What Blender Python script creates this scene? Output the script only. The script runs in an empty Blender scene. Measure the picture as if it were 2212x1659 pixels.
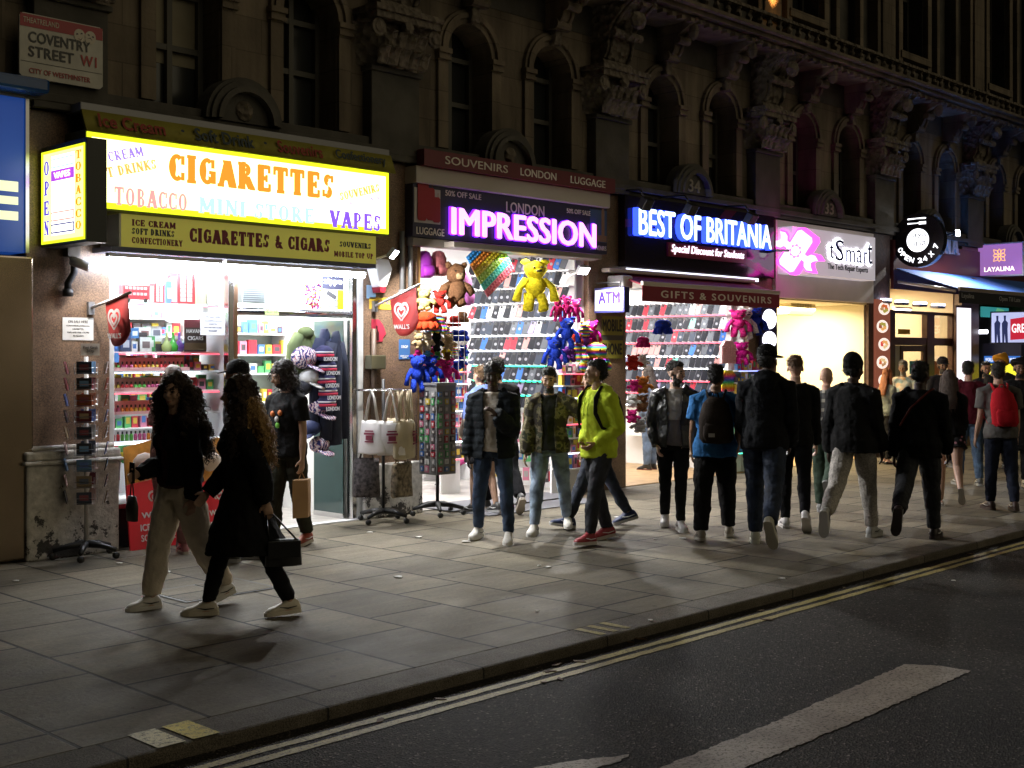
import bpy, bmesh, math, random
from mathutils import Vector, Matrix, noise
import numpy as np
R = math.radians
rnd = random.Random(7)
S = bpy.context.scene
COL = S.collection

# ------------------------------------------------------------------ camera
F, HOR, CAMZ, CAMD, TH = 1240.0, 356.0, 1.85, 11.0, R(43.94)
VS = 2212 / 1024
cam = bpy.data.objects.new('camera', bpy.data.cameras.new('camera')); COL.objects.link(cam)
cam.data.sensor_width = 36; cam.data.lens = F / 1024 * 36
cam.data.shift_y = -(384 - HOR) / 1024
cam.data.clip_end = 400; cam.data.clip_start = .1
FW = Vector((math.cos(TH), math.sin(TH), 0)); RT = Vector((math.sin(TH), -math.cos(TH), 0))
cam.location = (0, -CAMD, CAMZ)
cam.rotation_euler = (R(90), 0, TH - R(90))
S.camera = cam
# ------------------------------------------------------------------ night sky and the weak warm street light
wd = bpy.data.worlds.new("World"); S.world = wd; wd.use_nodes = True
nt = wd.node_tree; bg = nt.nodes['Background']
sky = nt.nodes.new('ShaderNodeTexSky'); sky.sky_type = 'NISHITA'; sky.sun_disc = False
sky.sun_elevation = R(28); sky.sun_rotation = R(160)
nt.links.new(sky.outputs[0], bg.inputs[0]); bg.inputs[1].default_value = 0.0008
sl = bpy.data.lights.new('sun', 'SUN'); sl.energy = .27; sl.angle = R(60); sl.color = (1, .86, .56)
so = bpy.data.objects.new('sun', sl); COL.objects.link(so); so.location = (10, -20, 20)
so.rotation_euler = Vector((-.34, .94, -.55)).to_track_quat('-Z', 'Y').to_euler()
S.view_settings.view_transform = 'Standard'; S.view_settings.look = 'None'
S.view_settings.exposure = .32; S.view_settings.gamma = 1; S.view_settings.use_curve_mapping = False
S.cycles.use_denoising = True
S.cycles.max_bounces = 6; S.cycles.diffuse_bounces = 3; S.cycles.glossy_bounces = 3; S.cycles.transparent_max_bounces = 12
S.cycles.sample_clamp_indirect = 4.0
S.cycles.caustics_reflective = False; S.cycles.caustics_refractive = False

# ------------------------------------------------------------------ measuring: photo points taken back to real planes
def ray(vx, vy):
    return FW + RT * ((vx / VS - 512) / F) + Vector((0, 0, (HOR - vy / VS) / F))
def W(vx, vy, Y=0.0):
    d = ray(vx, vy); t = (Y + CAMD) / d.y
    return d.x * t, CAMZ + d.z * t
def SX(vx, vy, X):
    d = ray(vx, vy); t = X / d.x
    return d.y * t - CAMD, CAMZ + d.z * t
def G(vx, vy, z=0.0):
    d = ray(vx, vy); t = (z - CAMZ) / d.z
    return d.x * t, d.y * t - CAMD

# ------------------------------------------------------------------ materials
MATS = {}
def mat(name, col, rough=.6, metal=0, em=None, var=0, vs=8, bump=0, bs=60, spec=.5, alpha=None):
    if name in MATS: return MATS[name]
    m = bpy.data.materials.new(name); m.use_nodes = True; MATS[name] = m
    n = m.node_tree.nodes; l = m.node_tree.links; b = n['Principled BSDF']
    b.inputs['Base Color'].default_value = (*col, 1); b.inputs['Roughness'].default_value = rough
    b.inputs['Metallic'].default_value = metal; b.inputs['Specular IOR Level'].default_value = spec
    if em:
        b.inputs['Emission Color'].default_value = (*em[0], 1); b.inputs['Emission Strength'].default_value = em[1]
    if var or bump:
        tc = n.new('ShaderNodeTexCoord')
    if var:
        t = n.new('ShaderNodeTexNoise'); t.inputs['Scale'].default_value = vs; t.inputs['Detail'].default_value = 6
        l.new(tc.outputs['Object'], t.inputs['Vector'])
        r = n.new('ShaderNodeMapRange'); r.inputs[1].default_value = .3; r.inputs[2].default_value = .7
        r.inputs[3].default_value = 1 - var; r.inputs[4].default_value = 1 + var
        l.new(t.outputs['Fac'], r.inputs[0])
        x = n.new('ShaderNodeMix'); x.data_type = 'RGBA'; x.blend_type = 'MULTIPLY'; x.inputs[0].default_value = 1
        x.inputs[6].default_value = (*col, 1); l.new(r.outputs[0], x.inputs[7]); l.new(x.outputs[2], b.inputs['Base Color'])
    if bump:
        t2 = n.new('ShaderNodeTexNoise'); t2.inputs['Scale'].default_value = bs; t2.inputs['Detail'].default_value = 5
        l.new(tc.outputs['Object'], t2.inputs['Vector'])
        bp = n.new('ShaderNodeBump'); bp.inputs['Strength'].default_value = bump; bp.inputs['Distance'].default_value = .02
        l.new(t2.outputs['Fac'], bp.inputs['Height']); l.new(bp.outputs[0], b.inputs['Normal'])
    return m
def lit(name, col, st=1.0, base=None):
    return mat(name, base or tuple(min(.8, c) for c in col), .9, em=(col, st), spec=.03)
def ramp(n, l, src, stops):
    r = n.new('ShaderNodeValToRGB'); e = r.color_ramp.elements
    while len(e) < len(stops): e.new(.5)
    for i, (p, c) in enumerate(stops): e[i].position = p; e[i].color = (*c, 1)
    l.new(src, r.inputs[0]); return r.outputs[0]
def base_nodes(name, rough=.6):
    m = bpy.data.materials.new(name); m.use_nodes = True; MATS[name] = m
    return m, m.node_tree.nodes, m.node_tree.links, m.node_tree.nodes['Principled BSDF']
def nz(n, l, vec, sc, det=5, rough=.55):
    t = n.new('ShaderNodeTexNoise'); t.inputs['Scale'].default_value = sc; t.inputs['Detail'].default_value = det
    t.inputs['Roughness'].default_value = rough; l.new(vec, t.inputs['Vector']); return t.outputs['Fac']
def mul(n, l, a, bb, f=1.0, mode='MULTIPLY'):
    x = n.new('ShaderNodeMix'); x.data_type = 'RGBA'; x.blend_type = mode; x.inputs[0].default_value = f
    for s, i in ((a, 6), (bb, 7)):
        if isinstance(s, tuple): x.inputs[i].default_value = (*s, 1)
        else: l.new(s, x.inputs[i])
    return x.outputs[2]
def bumpn(n, l, b, h, st, dist=.01):
    bp = n.new('ShaderNodeBump'); bp.inputs['Strength'].default_value = st; bp.inputs['Distance'].default_value = dist
    l.new(h, bp.inputs['Height']); l.new(bp.outputs[0], b.inputs['Normal'])

def make_surface_mats():
    # pavement: york stone slabs in courses running from the wall to the kerb
    m, n, l, b = base_nodes('pavement_slabs'); tc = n.new('ShaderNodeTexCoord')
    mp = n.new('ShaderNodeMapping'); mp.inputs['Rotation'].default_value = (0, 0, R(90)); l.new(tc.outputs['Object'], mp.inputs[0])
    br = n.new('ShaderNodeTexBrick'); l.new(mp.outputs[0], br.inputs['Vector'])
    br.inputs['Color1'].default_value = (.125, .114, .088, 1); br.inputs['Color2'].default_value = (.250, .226, .176, 1)
    br.inputs['Mortar'].default_value = (.012, .011, .009, 1); br.inputs['Scale'].default_value = 1
    br.inputs['Mortar Size'].default_value = .013; br.inputs['Mortar Smooth'].default_value = .2
    br.inputs['Brick Width'].default_value = .92; br.inputs['Row Height'].default_value = .70; br.offset = .43; br.squash = .8; br.squash_frequency = 3
    o = tc.outputs['Object']
    st = ramp(n, l, nz(n, l, o, .9, 6), [(.3, (.62, .6, .58)), (.65, (1.12, 1.08, 1))])
    gr = ramp(n, l, nz(n, l, o, 35, 6), [(.25, (.75, .74, .72)), (.75, (1.12, 1.1, 1.08))])
    sp = ramp(n, l, nz(n, l, o, 9, 3), [(.66, (1, 1, 1)), (.74, (.55, .53, .5))])
    vg = n.new('ShaderNodeTexVoronoi'); vg.inputs['Scale'].default_value = 2.6; vg.inputs['Randomness'].default_value = 1; l.new(o, vg.inputs['Vector'])
    gum = ramp(n, l, vg.outputs['Distance'], [(.045, (.5, .5, .5)), (.06, (1, 1, 1))])
    mps = n.new('ShaderNodeMapping'); mps.inputs['Scale'].default_value = (.5, 3, 1); mps.inputs['Rotation'].default_value = (0, 0, .5); l.new(o, mps.inputs[0]); sk = ramp(n, l, nz(n, l, mps.outputs[0], 3, 7, .7), [(.3, (.72, .72, .72)), (.7, (1.12, 1.12, 1.12))])
    c = mul(n, l, mul(n, l, mul(n, l, mul(n, l, mul(n, l, br.outputs[0], st), gr), sp), gum), sk); l.new(c, b.inputs['Base Color'])
    rr = n.new('ShaderNodeMapRange'); rr.inputs[3].default_value = .58; rr.inputs[4].default_value = .85; b.inputs['Specular IOR Level'].default_value = .28
    l.new(nz(n, l, o, 3, 5), rr.inputs[0]); l.new(rr.outputs[0], b.inputs['Roughness'])
    ad = n.new('ShaderNodeMath'); ad.operation = 'MULTIPLY_ADD'; ad.inputs[1].default_value = -1.2; l.new(br.outputs['Fac'], ad.inputs[0]); l.new(nz(n, l, o, 22, 8, .7), ad.inputs[2])
    bumpn(n, l, b, ad.outputs[0], .6, .014)
    # asphalt
    m, n, l, b = base_nodes('asphalt'); tc = n.new('ShaderNodeTexCoord'); o = tc.outputs['Object']
    v = n.new('ShaderNodeTexVoronoi'); v.inputs['Scale'].default_value = 85; l.new(o, v.inputs['Vector'])
    c1 = ramp(n, l, v.outputs['Color'], [(.0, (.012, .0105, .009)), (.5, (.036, .032, .028)), (.85, (.07, .062, .054)), (.96, (.26, .23, .20))])
    st = ramp(n, l, nz(n, l, o, .7, 6), [(.3, (.55, .55, .55)), (.7, (1.35, 1.3, 1.25))])
    l.new(mul(n, l, c1, st), b.inputs['Base Color']); b.inputs['Roughness'].default_value = .78; b.inputs['Specular IOR Level'].default_value = .3
    bumpn(n, l, b, v.outputs['Distance'], 1, .02)
    # granite kerb
    m, n, l, b = base_nodes('kerb_granite'); tc = n.new('ShaderNodeTexCoord'); o = tc.outputs['Object']
    br = n.new('ShaderNodeTexBrick'); br.inputs['Scale'].default_value = 1; br.inputs['Brick Width'].default_value = 1.15; br.inputs['Row Height'].default_value = 30
    br.inputs['Mortar Size'].default_value = .008; br.inputs['Color1'].default_value = (.115, .100, .080, 1); br.inputs['Color2'].default_value = (.16, .14, .115, 1); br.inputs['Mortar'].default_value = (.03, .03, .03, 1)
    mp = n.new('ShaderNodeMapping'); mp.inputs['Location'].default_value = (0, 15, 0); l.new(o, mp.inputs[0]); l.new(mp.outputs[0], br.inputs['Vector'])
    g = ramp(n, l, nz(n, l, o, 140, 3), [(.35, (.45, .45, .45)), (.5, (1, 1, 1)), (.68, (1.6, 1.6, 1.6))])
    d = ramp(n, l, nz(n, l, o, 4, 6), [(.3, (.6, .58, .55)), (.7, (1.1, 1.1, 1.1))])
    l.new(mul(n, l, mul(n, l, br.outputs[0], g), d), b.inputs['Base Color']); b.inputs['Roughness'].default_value = .75; b.inputs['Specular IOR Level'].default_value = .25
    bumpn(n, l, b, nz(n, l, o, 90, 4), .7, .01)
    # worn paint
    for nm, cc in (('paint_white', (.50, .43, .36)), ('paint_yellow', (.42, .34, .10)), ('paint_bright_yellow', (.85, .70, .08)), ('paint_cream', (.88, .82, .55))):
        m, n, l, b = base_nodes(nm); tc = n.new('ShaderNodeTexCoord'); o = tc.outputs['Object']
        w = ramp(n, l, nz(n, l, o, 48, 8, .75), [(.38, (.16, .15, .13)), (.50, (1, 1, 1))])
        d = ramp(n, l, nz(n, l, o, 3, 6), [(.25, (.55, .53, .5)), (.7, (1.05, 1.05, 1.05))])
        l.new(mul(n, l, mul(n, l, cc, w), d), b.inputs['Base Color']); b.inputs['Roughness'].default_value = .6
        bumpn(n, l, b, nz(n, l, o, 120, 4), .5, .01)
    # soot-streaked limestone
    m, n, l, b = base_nodes('stone'); tc = n.new('ShaderNodeTexCoord'); o = tc.outputs['Object']
    mp = n.new('ShaderNodeMapping'); mp.inputs['Scale'].default_value = (1, 1, .16); l.new(o, mp.inputs[0])
    st = ramp(n, l, nz(n, l, mp.outputs[0], 4, 7), [(.28, (.42, .40, .38)), (.7, (1.15, 1.12, 1.05))])
    g = ramp(n, l, nz(n, l, o, 1.1, 5), [(.3, (.7, .7, .7)), (.7, (1.1, 1.1, 1.1))])
    bj = n.new('ShaderNodeTexBrick'); mj = n.new('ShaderNodeMapping'); mj.inputs['Rotation'].default_value = (R(90), 0, 0); l.new(o, mj.inputs[0]); l.new(mj.outputs[0], bj.inputs['Vector']); bj.inputs['Scale'].default_value = 1; bj.inputs['Brick Width'].default_value = .8; bj.inputs['Row Height'].default_value = .36; bj.inputs['Mortar Size'].default_value = .006
    bj.inputs['Color1'].default_value = (.85, .85, .85, 1); bj.inputs['Color2'].default_value = (1.1, 1.1, 1.1, 1); bj.inputs['Mortar'].default_value = (.6, .6, .6, 1)
    l.new(mul(n, l, mul(n, l, mul(n, l, (.225, .185, .14), st), g), bj.outputs[0]), b.inputs['Base Color']); b.inputs['Roughness'].default_value = .85
    bumpn(n, l, b, nz(n, l, o, 18, 8), .35, .02)
    # carved stone: leafy relief
    m, n, l, b = base_nodes('carved_stone'); tc = n.new('ShaderNodeTexCoord'); o = tc.outputs['Object']
    l.new(mul(n, l, (.21, .175, .135), ramp(n, l, nz(n, l, o, 9, 6), [(.3, (.5, .5, .5)), (.7, (1.1, 1.1, 1.1))])), b.inputs['Base Color'])
    b.inputs['Roughness'].default_value = .85; v = n.new('ShaderNodeTexVoronoi'); v.inputs['Scale'].default_value = 11; l.new(o, v.inputs['Vector'])
    bumpn(n, l, b, v.outputs['Distance'], 1, .06)
    # brown granite cladding
    m, n, l, b = base_nodes('brown_granite'); tc = n.new('ShaderNodeTexCoord'); o = tc.outputs['Object']
    g = ramp(n, l, nz(n, l, o, 70, 4, .8), [(.33, (.35, .3, .3)), (.5, (1, 1, 1)), (.68, (1.9, 1.7, 1.5))])
    d = ramp(n, l, nz(n, l, o, 2.2, 6), [(.3, (.55, .55, .55)), (.7, (1.2, 1.2, 1.2))])
    l.new(mul(n, l, mul(n, l, (.20, .132, .088), g), d), b.inputs['Base Color']); b.inputs['Roughness'].default_value = .38
    # painted render, flaking
    m, n, l, b = base_nodes('flaking_paint'); tc = n.new('ShaderNodeTexCoord'); o = tc.outputs['Object']
    sx = n.new('ShaderNodeSeparateXYZ'); l.new(o, sx.inputs[0])
    ma = n.new('ShaderNodeMath'); ma.operation = 'MULTIPLY_ADD'; ma.inputs[1].default_value = .22; l.new(sx.outputs[2], ma.inputs[0]); l.new(nz(n, l, o, 5, 9, .75), ma.inputs[2])
    pc = ramp(n, l, ma.outputs[0], [(.49, (.055, .05, .045)), (.515, (.62, .59, .54))])
    d = ramp(n, l, nz(n, l, o, 14, 7), [(.25, (.5, .5, .48)), (.7, (1.1, 1.1, 1.1))])
    l.new(mul(n, l, pc, d), b.inputs['Base Color']); b.inputs['Roughness'].default_value = .7
    bumpn(n, l, b, nz(n, l, o, 30, 8, .7), .6, .02)
    # pane glass
    m = bpy.data.materials.new('pane_glass'); m.use_nodes = True; MATS['pane_glass'] = m; n = m.node_tree.nodes; l = m.node_tree.links
    n.remove(n['Principled BSDF']); tr = n.new('ShaderNodeBsdfTransparent'); gl = n.new('ShaderNodeBsdfGlossy'); gl.inputs['Roughness'].default_value = .03
    tr.inputs[0].default_value = (.95, .97, .97, 1); lw = n.new('ShaderNodeLayerWeight'); lw.inputs['Blend'].default_value = .5; pw = n.new('ShaderNodeMath'); pw.operation = 'POWER'; pw.inputs[1].default_value = 4; l.new(lw.outputs['Facing'], pw.inputs[0]); fr = n.new('ShaderNodeMath'); fr.operation = 'MULTIPLY_ADD'; fr.inputs[1].default_value = .5; fr.inputs[2].default_value = .03; l.new(pw.outputs[0], fr.inputs[0]); mx = n.new('ShaderNodeMixShader')
    l.new(fr.outputs[0], mx.inputs[0]); l.new(tr.outputs[0], mx.inputs[1]); l.new(gl.outputs[0], mx.inputs[2]); l.new(mx.outputs[0], n['Material Output'].inputs[0])
    # plaid, camouflage, union flag cloth, rainbow plush
    m, n, l, b = base_nodes('plaid'); tc = n.new('ShaderNodeTexCoord'); sx = n.new('ShaderNodeSeparateXYZ'); l.new(tc.outputs['Object'], sx.inputs[0])
    outs = []
    for i, (k, ph) in enumerate(((1, 0), (2, .5))):
        a = n.new('ShaderNodeMath'); a.operation = 'MULTIPLY'; a.inputs[1].default_value = 58; l.new(sx.outputs[k], a.inputs[0])
        s2 = n.new('ShaderNodeMath'); s2.operation = 'SINE'; l.new(a.outputs[0], s2.inputs[0])
        outs.append(ramp(n, l, s2.outputs[0], [(.30, (.12, .12, .13)), (.62, (.62, .60, .55))]))
    l.new(mul(n, l, outs[0], outs[1]), b.inputs['Base Color']); b.inputs['Roughness'].default_value = .9
    m, n, l, b = base_nodes('camouflage'); tc = n.new('ShaderNodeTexCoord'); o = tc.outputs['Object']
    r = ramp(n, l, nz(n, l, o, 11, 3), [(.40, (.035, .028, .018)), (.47, (.12, .10, .05)), (.54, (.20, .17, .10)), (.61, (.05, .055, .03))])
    l.new(r, b.inputs['Base Color']); b.inputs['Roughness'].default_value = .9
    n_ = [x for x in n if x.type == 'VALTORGB'][0]; n_.color_ramp.interpolation = 'CONSTANT'
    m, n, l, b = base_nodes('flag_cloth'); tc = n.new('ShaderNodeTexCoord'); wv = n.new('ShaderNodeTexWave'); wv.inputs['Scale'].default_value = 9; wv.inputs['Distortion'].default_value = 9; wv.inputs['Detail Scale'].default_value = 2
    l.new(tc.outputs['Object'], wv.inputs[0]); r = ramp(n, l, wv.outputs['Fac'], [(0, (.02, .02, .12)), (.42, (.65, .63, .65)), (.58, (.42, .02, .04)), (.8, (.65, .63, .65))])
    l.new(r, b.inputs['Base Color']); b.inputs['Roughness'].default_value = .9
    [x for x in n if x.type == 'VALTORGB'][0].color_ramp.interpolation = 'CONSTANT'
    m, n, l, b = base_nodes('rainbow_plush'); tc = n.new('ShaderNodeTexCoord'); sx = n.new('ShaderNodeSeparateXYZ'); l.new(tc.outputs['Object'], sx.inputs[0])
    a = n.new('ShaderNodeMath'); a.operation = 'MULTIPLY'; a.inputs[1].default_value = 4.5; l.new(sx.outputs[2], a.inputs[0]); fr = n.new('ShaderNodeMath'); fr.operation = 'FRACT'; l.new(a.outputs[0], fr.inputs[0])
    r = ramp(n, l, fr.outputs[0], [(0, (.7, .02, .25)), (.2, (.75, .2, .02)), (.4, (.75, .65, .03)), (.6, (.05, .5, .12)), (.8, (.04, .1, .6)), (.95, (.35, .04, .5))])
    l.new(r, b.inputs['Base Color']); b.inputs['Roughness'].default_value = .95
    # floral cloth
    m, n, l, b = base_nodes('floral_cloth'); tc = n.new('ShaderNodeTexCoord'); v = n.new('ShaderNodeTexVoronoi'); v.inputs['Scale'].default_value = 17; l.new(tc.outputs['Object'], v.inputs['Vector'])
    l.new(ramp(n, l, v.outputs['Distance'], [(.22, (.45, .2, .24)), (.30, (.012, .012, .014))]), b.inputs['Base Color']); b.inputs['Roughness'].default_value = .9
    m, n, l, b = base_nodes('pale_print_cloth'); tc = n.new('ShaderNodeTexCoord'); v = n.new('ShaderNodeTexVoronoi'); v.inputs['Scale'].default_value = 14; l.new(tc.outputs['Object'], v.inputs['Vector'])
    l.new(mul(n, l, (.62, .6, .5), ramp(n, l, v.outputs['Color'], [(.25, (.5, .7, .85)), (.5, (1, 1, 1)), (.8, (1, .7, .5))])), b.inputs['Base Color']); b.inputs['Roughness'].default_value = .9
make_surface_mats()
M = lambda k: MATS[k]
WHITE = mat('white_paint', (.78, .78, .77), .5); BLACK = mat('black_paint', (.012, .012, .013), .45)
DARK_SHADED = mat('dark_shaded_stone', (.085, .078, .066), .85, var=.3, vs=3, bump=.3, bs=18); STEEL = mat('steel', (.55, .55, .57), .28, 1); GREYM = mat('grey_metal', (.25, .25, .26), .45, .6)  # dark shaft stone; also carries the painted shade of sill, hoods and cornice
TUBE = lit('lamp_tube', (.82, .88, 1), 14); RUBBER = mat('rubber', (.02, .02, .02), .6)
SHELFW = mat('shelf_white', (.8, .8, .8), .5); CHROME = mat('chrome', (.62, .62, .64), .18, 1)

# ------------------------------------------------------------------ mesh building
ORG = {}
class MB:
    def __init__(s): s.v = []; s.f = []; s.m = []
    def add(s, vs, fs, mi=0):
        n = len(s.v); s.v += [Vector(p) for p in vs]; s.f += [[i + n for i in q] for q in fs]; s.m += [mi] * len(fs); return s
    def box(s, x0, x1, y0, y1, z0, z1, mi=0):
        x0, x1 = sorted((x0, x1)); y0, y1 = sorted((y0, y1)); z0, z1 = sorted((z0, z1))
        v = [(x, y, z) for z in (z0, z1) for y in (y0, y1) for x in (x0, x1)]
        return s.add(v, [(0, 2, 3, 1), (4, 5, 7, 6), (0, 1, 5, 4), (2, 6, 7, 3), (0, 4, 6, 2), (1, 3, 7, 5)], mi)
    def obox(s, c, ax, ay, az, mi=0):
        c = Vector(c); ax = Vector(ax); ay = Vector(ay); az = Vector(az)
        v = [c + ax * i + ay * j + az * k for k in (-1, 1) for j in (-1, 1) for i in (-1, 1)]
        return s.add(v, [(0, 2, 3, 1), (4, 5, 7, 6), (0, 1, 5, 4), (2, 6, 7, 3), (0, 4, 6, 2), (1, 3, 7, 5)], mi)
    def prism(s, poly, o, ux, uy, dep, mi=0):
        o = Vector(o); ux = Vector(ux); uy = Vector(uy); n = len(poly); d = Vector(dep)
        a = [o + ux * p[0] + uy * p[1] for p in poly]
        return s.add(a + [p + d for p in a], [list(range(n)), list(range(2 * n - 1, n - 1, -1))] + [[i, i + n, (i + 1) % n + n, (i + 1) % n] for i in range(n)], mi)
    def loft(s, secs, n=12, cap=True, mi=0):
        vs = []; fs = []
        for c, ax, ay in secs:
            c = Vector(c); ax = Vector(ax); ay = Vector(ay)
            vs += [c + ax * math.cos(2 * math.pi * i / n) + ay * math.sin(2 * math.pi * i / n) for i in range(n)]
        for k in range(len(secs) - 1):
            fs += [(k * n + i, k * n + (i + 1) % n, (k + 1) * n + (i + 1) % n, (k + 1) * n + i) for i in range(n)]
        if cap: fs += [list(range(n - 1, -1, -1)), [len(vs) - n + i for i in range(n)]]
        return s.add(vs, fs, mi)
    def tube(s, pts, r, n=8, mi=0, flat=1.0, ref=None):
        pts = [Vector(p) for p in pts]; secs = []; rs = r if isinstance(r, (list, tuple)) else [r] * len(pts)
        up = None
        for i, p in enumerate(pts):
            t = (pts[min(i + 1, len(pts) - 1)] - pts[max(i - 1, 0)]); t = t.normalized() if t.length > 1e-9 else Vector((0, 0, 1))
            if up is None:
                h = Vector(ref) if ref else (Vector((0, 0, 1)) if abs(t.z) < .9 else Vector((1, 0, 0))); up = (h - t * h.dot(t)).normalized()
            else: up = (up - t * up.dot(t)).normalized()
            secs.append((p, up * rs[i], t.cross(up) * rs[i] * flat))
        return s.loft(secs, n, True, mi)
    def lathe(s, prof, c=(0, 0, 0), n=16, mi=0, ax=(1, 0, 0), ay=(0, 1, 0), az=(0, 0, 1)):
        c = Vector(c); ax = Vector(ax); ay = Vector(ay); az = Vector(az)
        return s.loft([(c + az * z, ax * max(r, .0004), ay * max(r, .0004)) for r, z in prof], n, True, mi)
    def ell(s, c, r, n=12, mi=0, rot=None):
        c = Vector(c); k = n // 2 + 1; A = rot or Matrix.Identity(3); secs = []
        for i in range(k):
            a = math.pi * i / (k - 1); q = max(math.sin(a), .02)
            secs.append((c + A @ Vector((0, 0, -math.cos(a) * r[2])), A @ Vector((r[0] * q, 0, 0)), A @ Vector((0, r[1] * q, 0))))
        return s.loft(secs, n, True, mi)
    def build(s, name, mats, parent=None, smooth=False, bevel=0, org=None):
        me = bpy.data.meshes.new(name); o = Vector(org) if org is not None else (ORG[parent.name] if parent else Vector((0, 0, 0)))
        me.from_pydata([p - o for p in s.v], [], s.f)
        return finish(me, name, mats, parent, smooth, bevel, o, s.m)
def finish(me, name, mats, parent, smooth, bevel, o, mi=None):
    for m in (mats if isinstance(mats, (list, tuple)) else [mats]): me.materials.append(m)
    if mi is not None: me.polygons.foreach_set('material_index', mi)
    if smooth: me.polygons.foreach_set('use_smooth', [True] * len(me.polygons))
    me.update()
    ob = bpy.data.objects.new(name, me); COL.objects.link(ob); ORG[ob.name] = Vector(o)
    if parent: ob.parent = parent
    else: ob.location = o
    if bevel:
        b = ob.modifiers.new('edge', 'BEVEL'); b.width = bevel; b.segments = 2; b.limit_method = 'ANGLE'; b.angle_limit = R(40)
    return ob
def tag(o, label=None, cat=None, group=None, kind=None):
    if label: o['label'] = label
    if cat: o['category'] = cat
    if group: o['group'] = group
    if kind: o['kind'] = kind
    return o
def thing(name, label, cat, loc, group=None):
    o = bpy.data.objects.new(name, None); COL.objects.link(o); o.location = loc; o.empty_display_size = .1
    ORG[o.name] = Vector(loc); return tag(o, label, cat, group)
def single(name, mb, mats, label, cat, group=None, smooth=False, bevel=0, kind=None):
    z = min(p.z for p in mb.v); c = sum(mb.v, Vector()) / len(mb.v)
    return tag(mb.build(name, mats, None, smooth, bevel, (c.x, c.y, z)), label, cat, group, kind)
def copy_tree(o, parent=None, loc=None):
    c = o.copy(); COL.objects.link(c)
    if parent: c.parent = parent
    if loc is not None: c.location = loc
    ORG[c.name] = Vector(c.location)
    for ch in list(o.children): copy_tree(ch, c)
    return c

# ------------------------------------------------------------------ lettering
def text_raw(s, bold=0, ext=0.0, space=1.0, shear=0):
    cu = bpy.data.curves.new('t', 'FONT'); cu.body = s; cu.extrude = ext; cu.space_character = space * (1 + bold * 1.2)
    cu.resolution_u = 3; cu.shear = shear; cu.fill_mode = 'BOTH'
    ob = bpy.data.objects.new('t', cu); me = ob.to_mesh()
    vs = [Vector(v.co) for v in me.vertices]; fs = [list(p.vertices) for p in me.polygons]
    ob.to_mesh_clear(); bpy.data.objects.remove(ob); bpy.data.curves.remove(cu)
    if bold:                                     # heavier strokes: shifted copies, each a hair prouder
        V = []; Fc = []
        for k, (a, b) in enumerate(((-1, 0), (1, 0), (-.7, .7), (.7, -.7), (0, 0))):
            n = len(V); V += [Vector((v.x + a * bold, v.y + b * bold, v.z * (1 + .006 * k) if v.z > 0 else v.z)) for v in vs]; Fc += [[i + n for i in f] for f in fs]
        return V, Fc
    return vs, fs
def put_flat(raw, o, ux, uy, w, h, depth=.0):
    vs, fs = raw; o = Vector(o); ux = Vector(ux); uy = Vector(uy); nn = ux.cross(uy)
    x0 = min(v.x for v in vs); x1 = max(v.x for v in vs); y0 = min(v.y for v in vs); y1 = max(v.y for v in vs); z0 = min(v.z for v in vs); z1 = max(v.z for v in vs)
    return [o + ux * ((v.x - x0) / (x1 - x0) * w) + uy * ((v.y - y0) / (y1 - y0) * h) + nn * ((v.z - z0) / (z1 - z0) * depth if z1 > z0 else 0) for v in vs], fs
def text(s, m, name, parent, o, ux, uy, w, h, bold=.0, depth=.006, space=1, shear=0, raw=None):
    mb = MB(); mb.add(*put_flat(raw or text_raw(s, bold, .1, space, shear), o, ux, uy, w, h, depth))
    return mb.build(name, m, parent)
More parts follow.
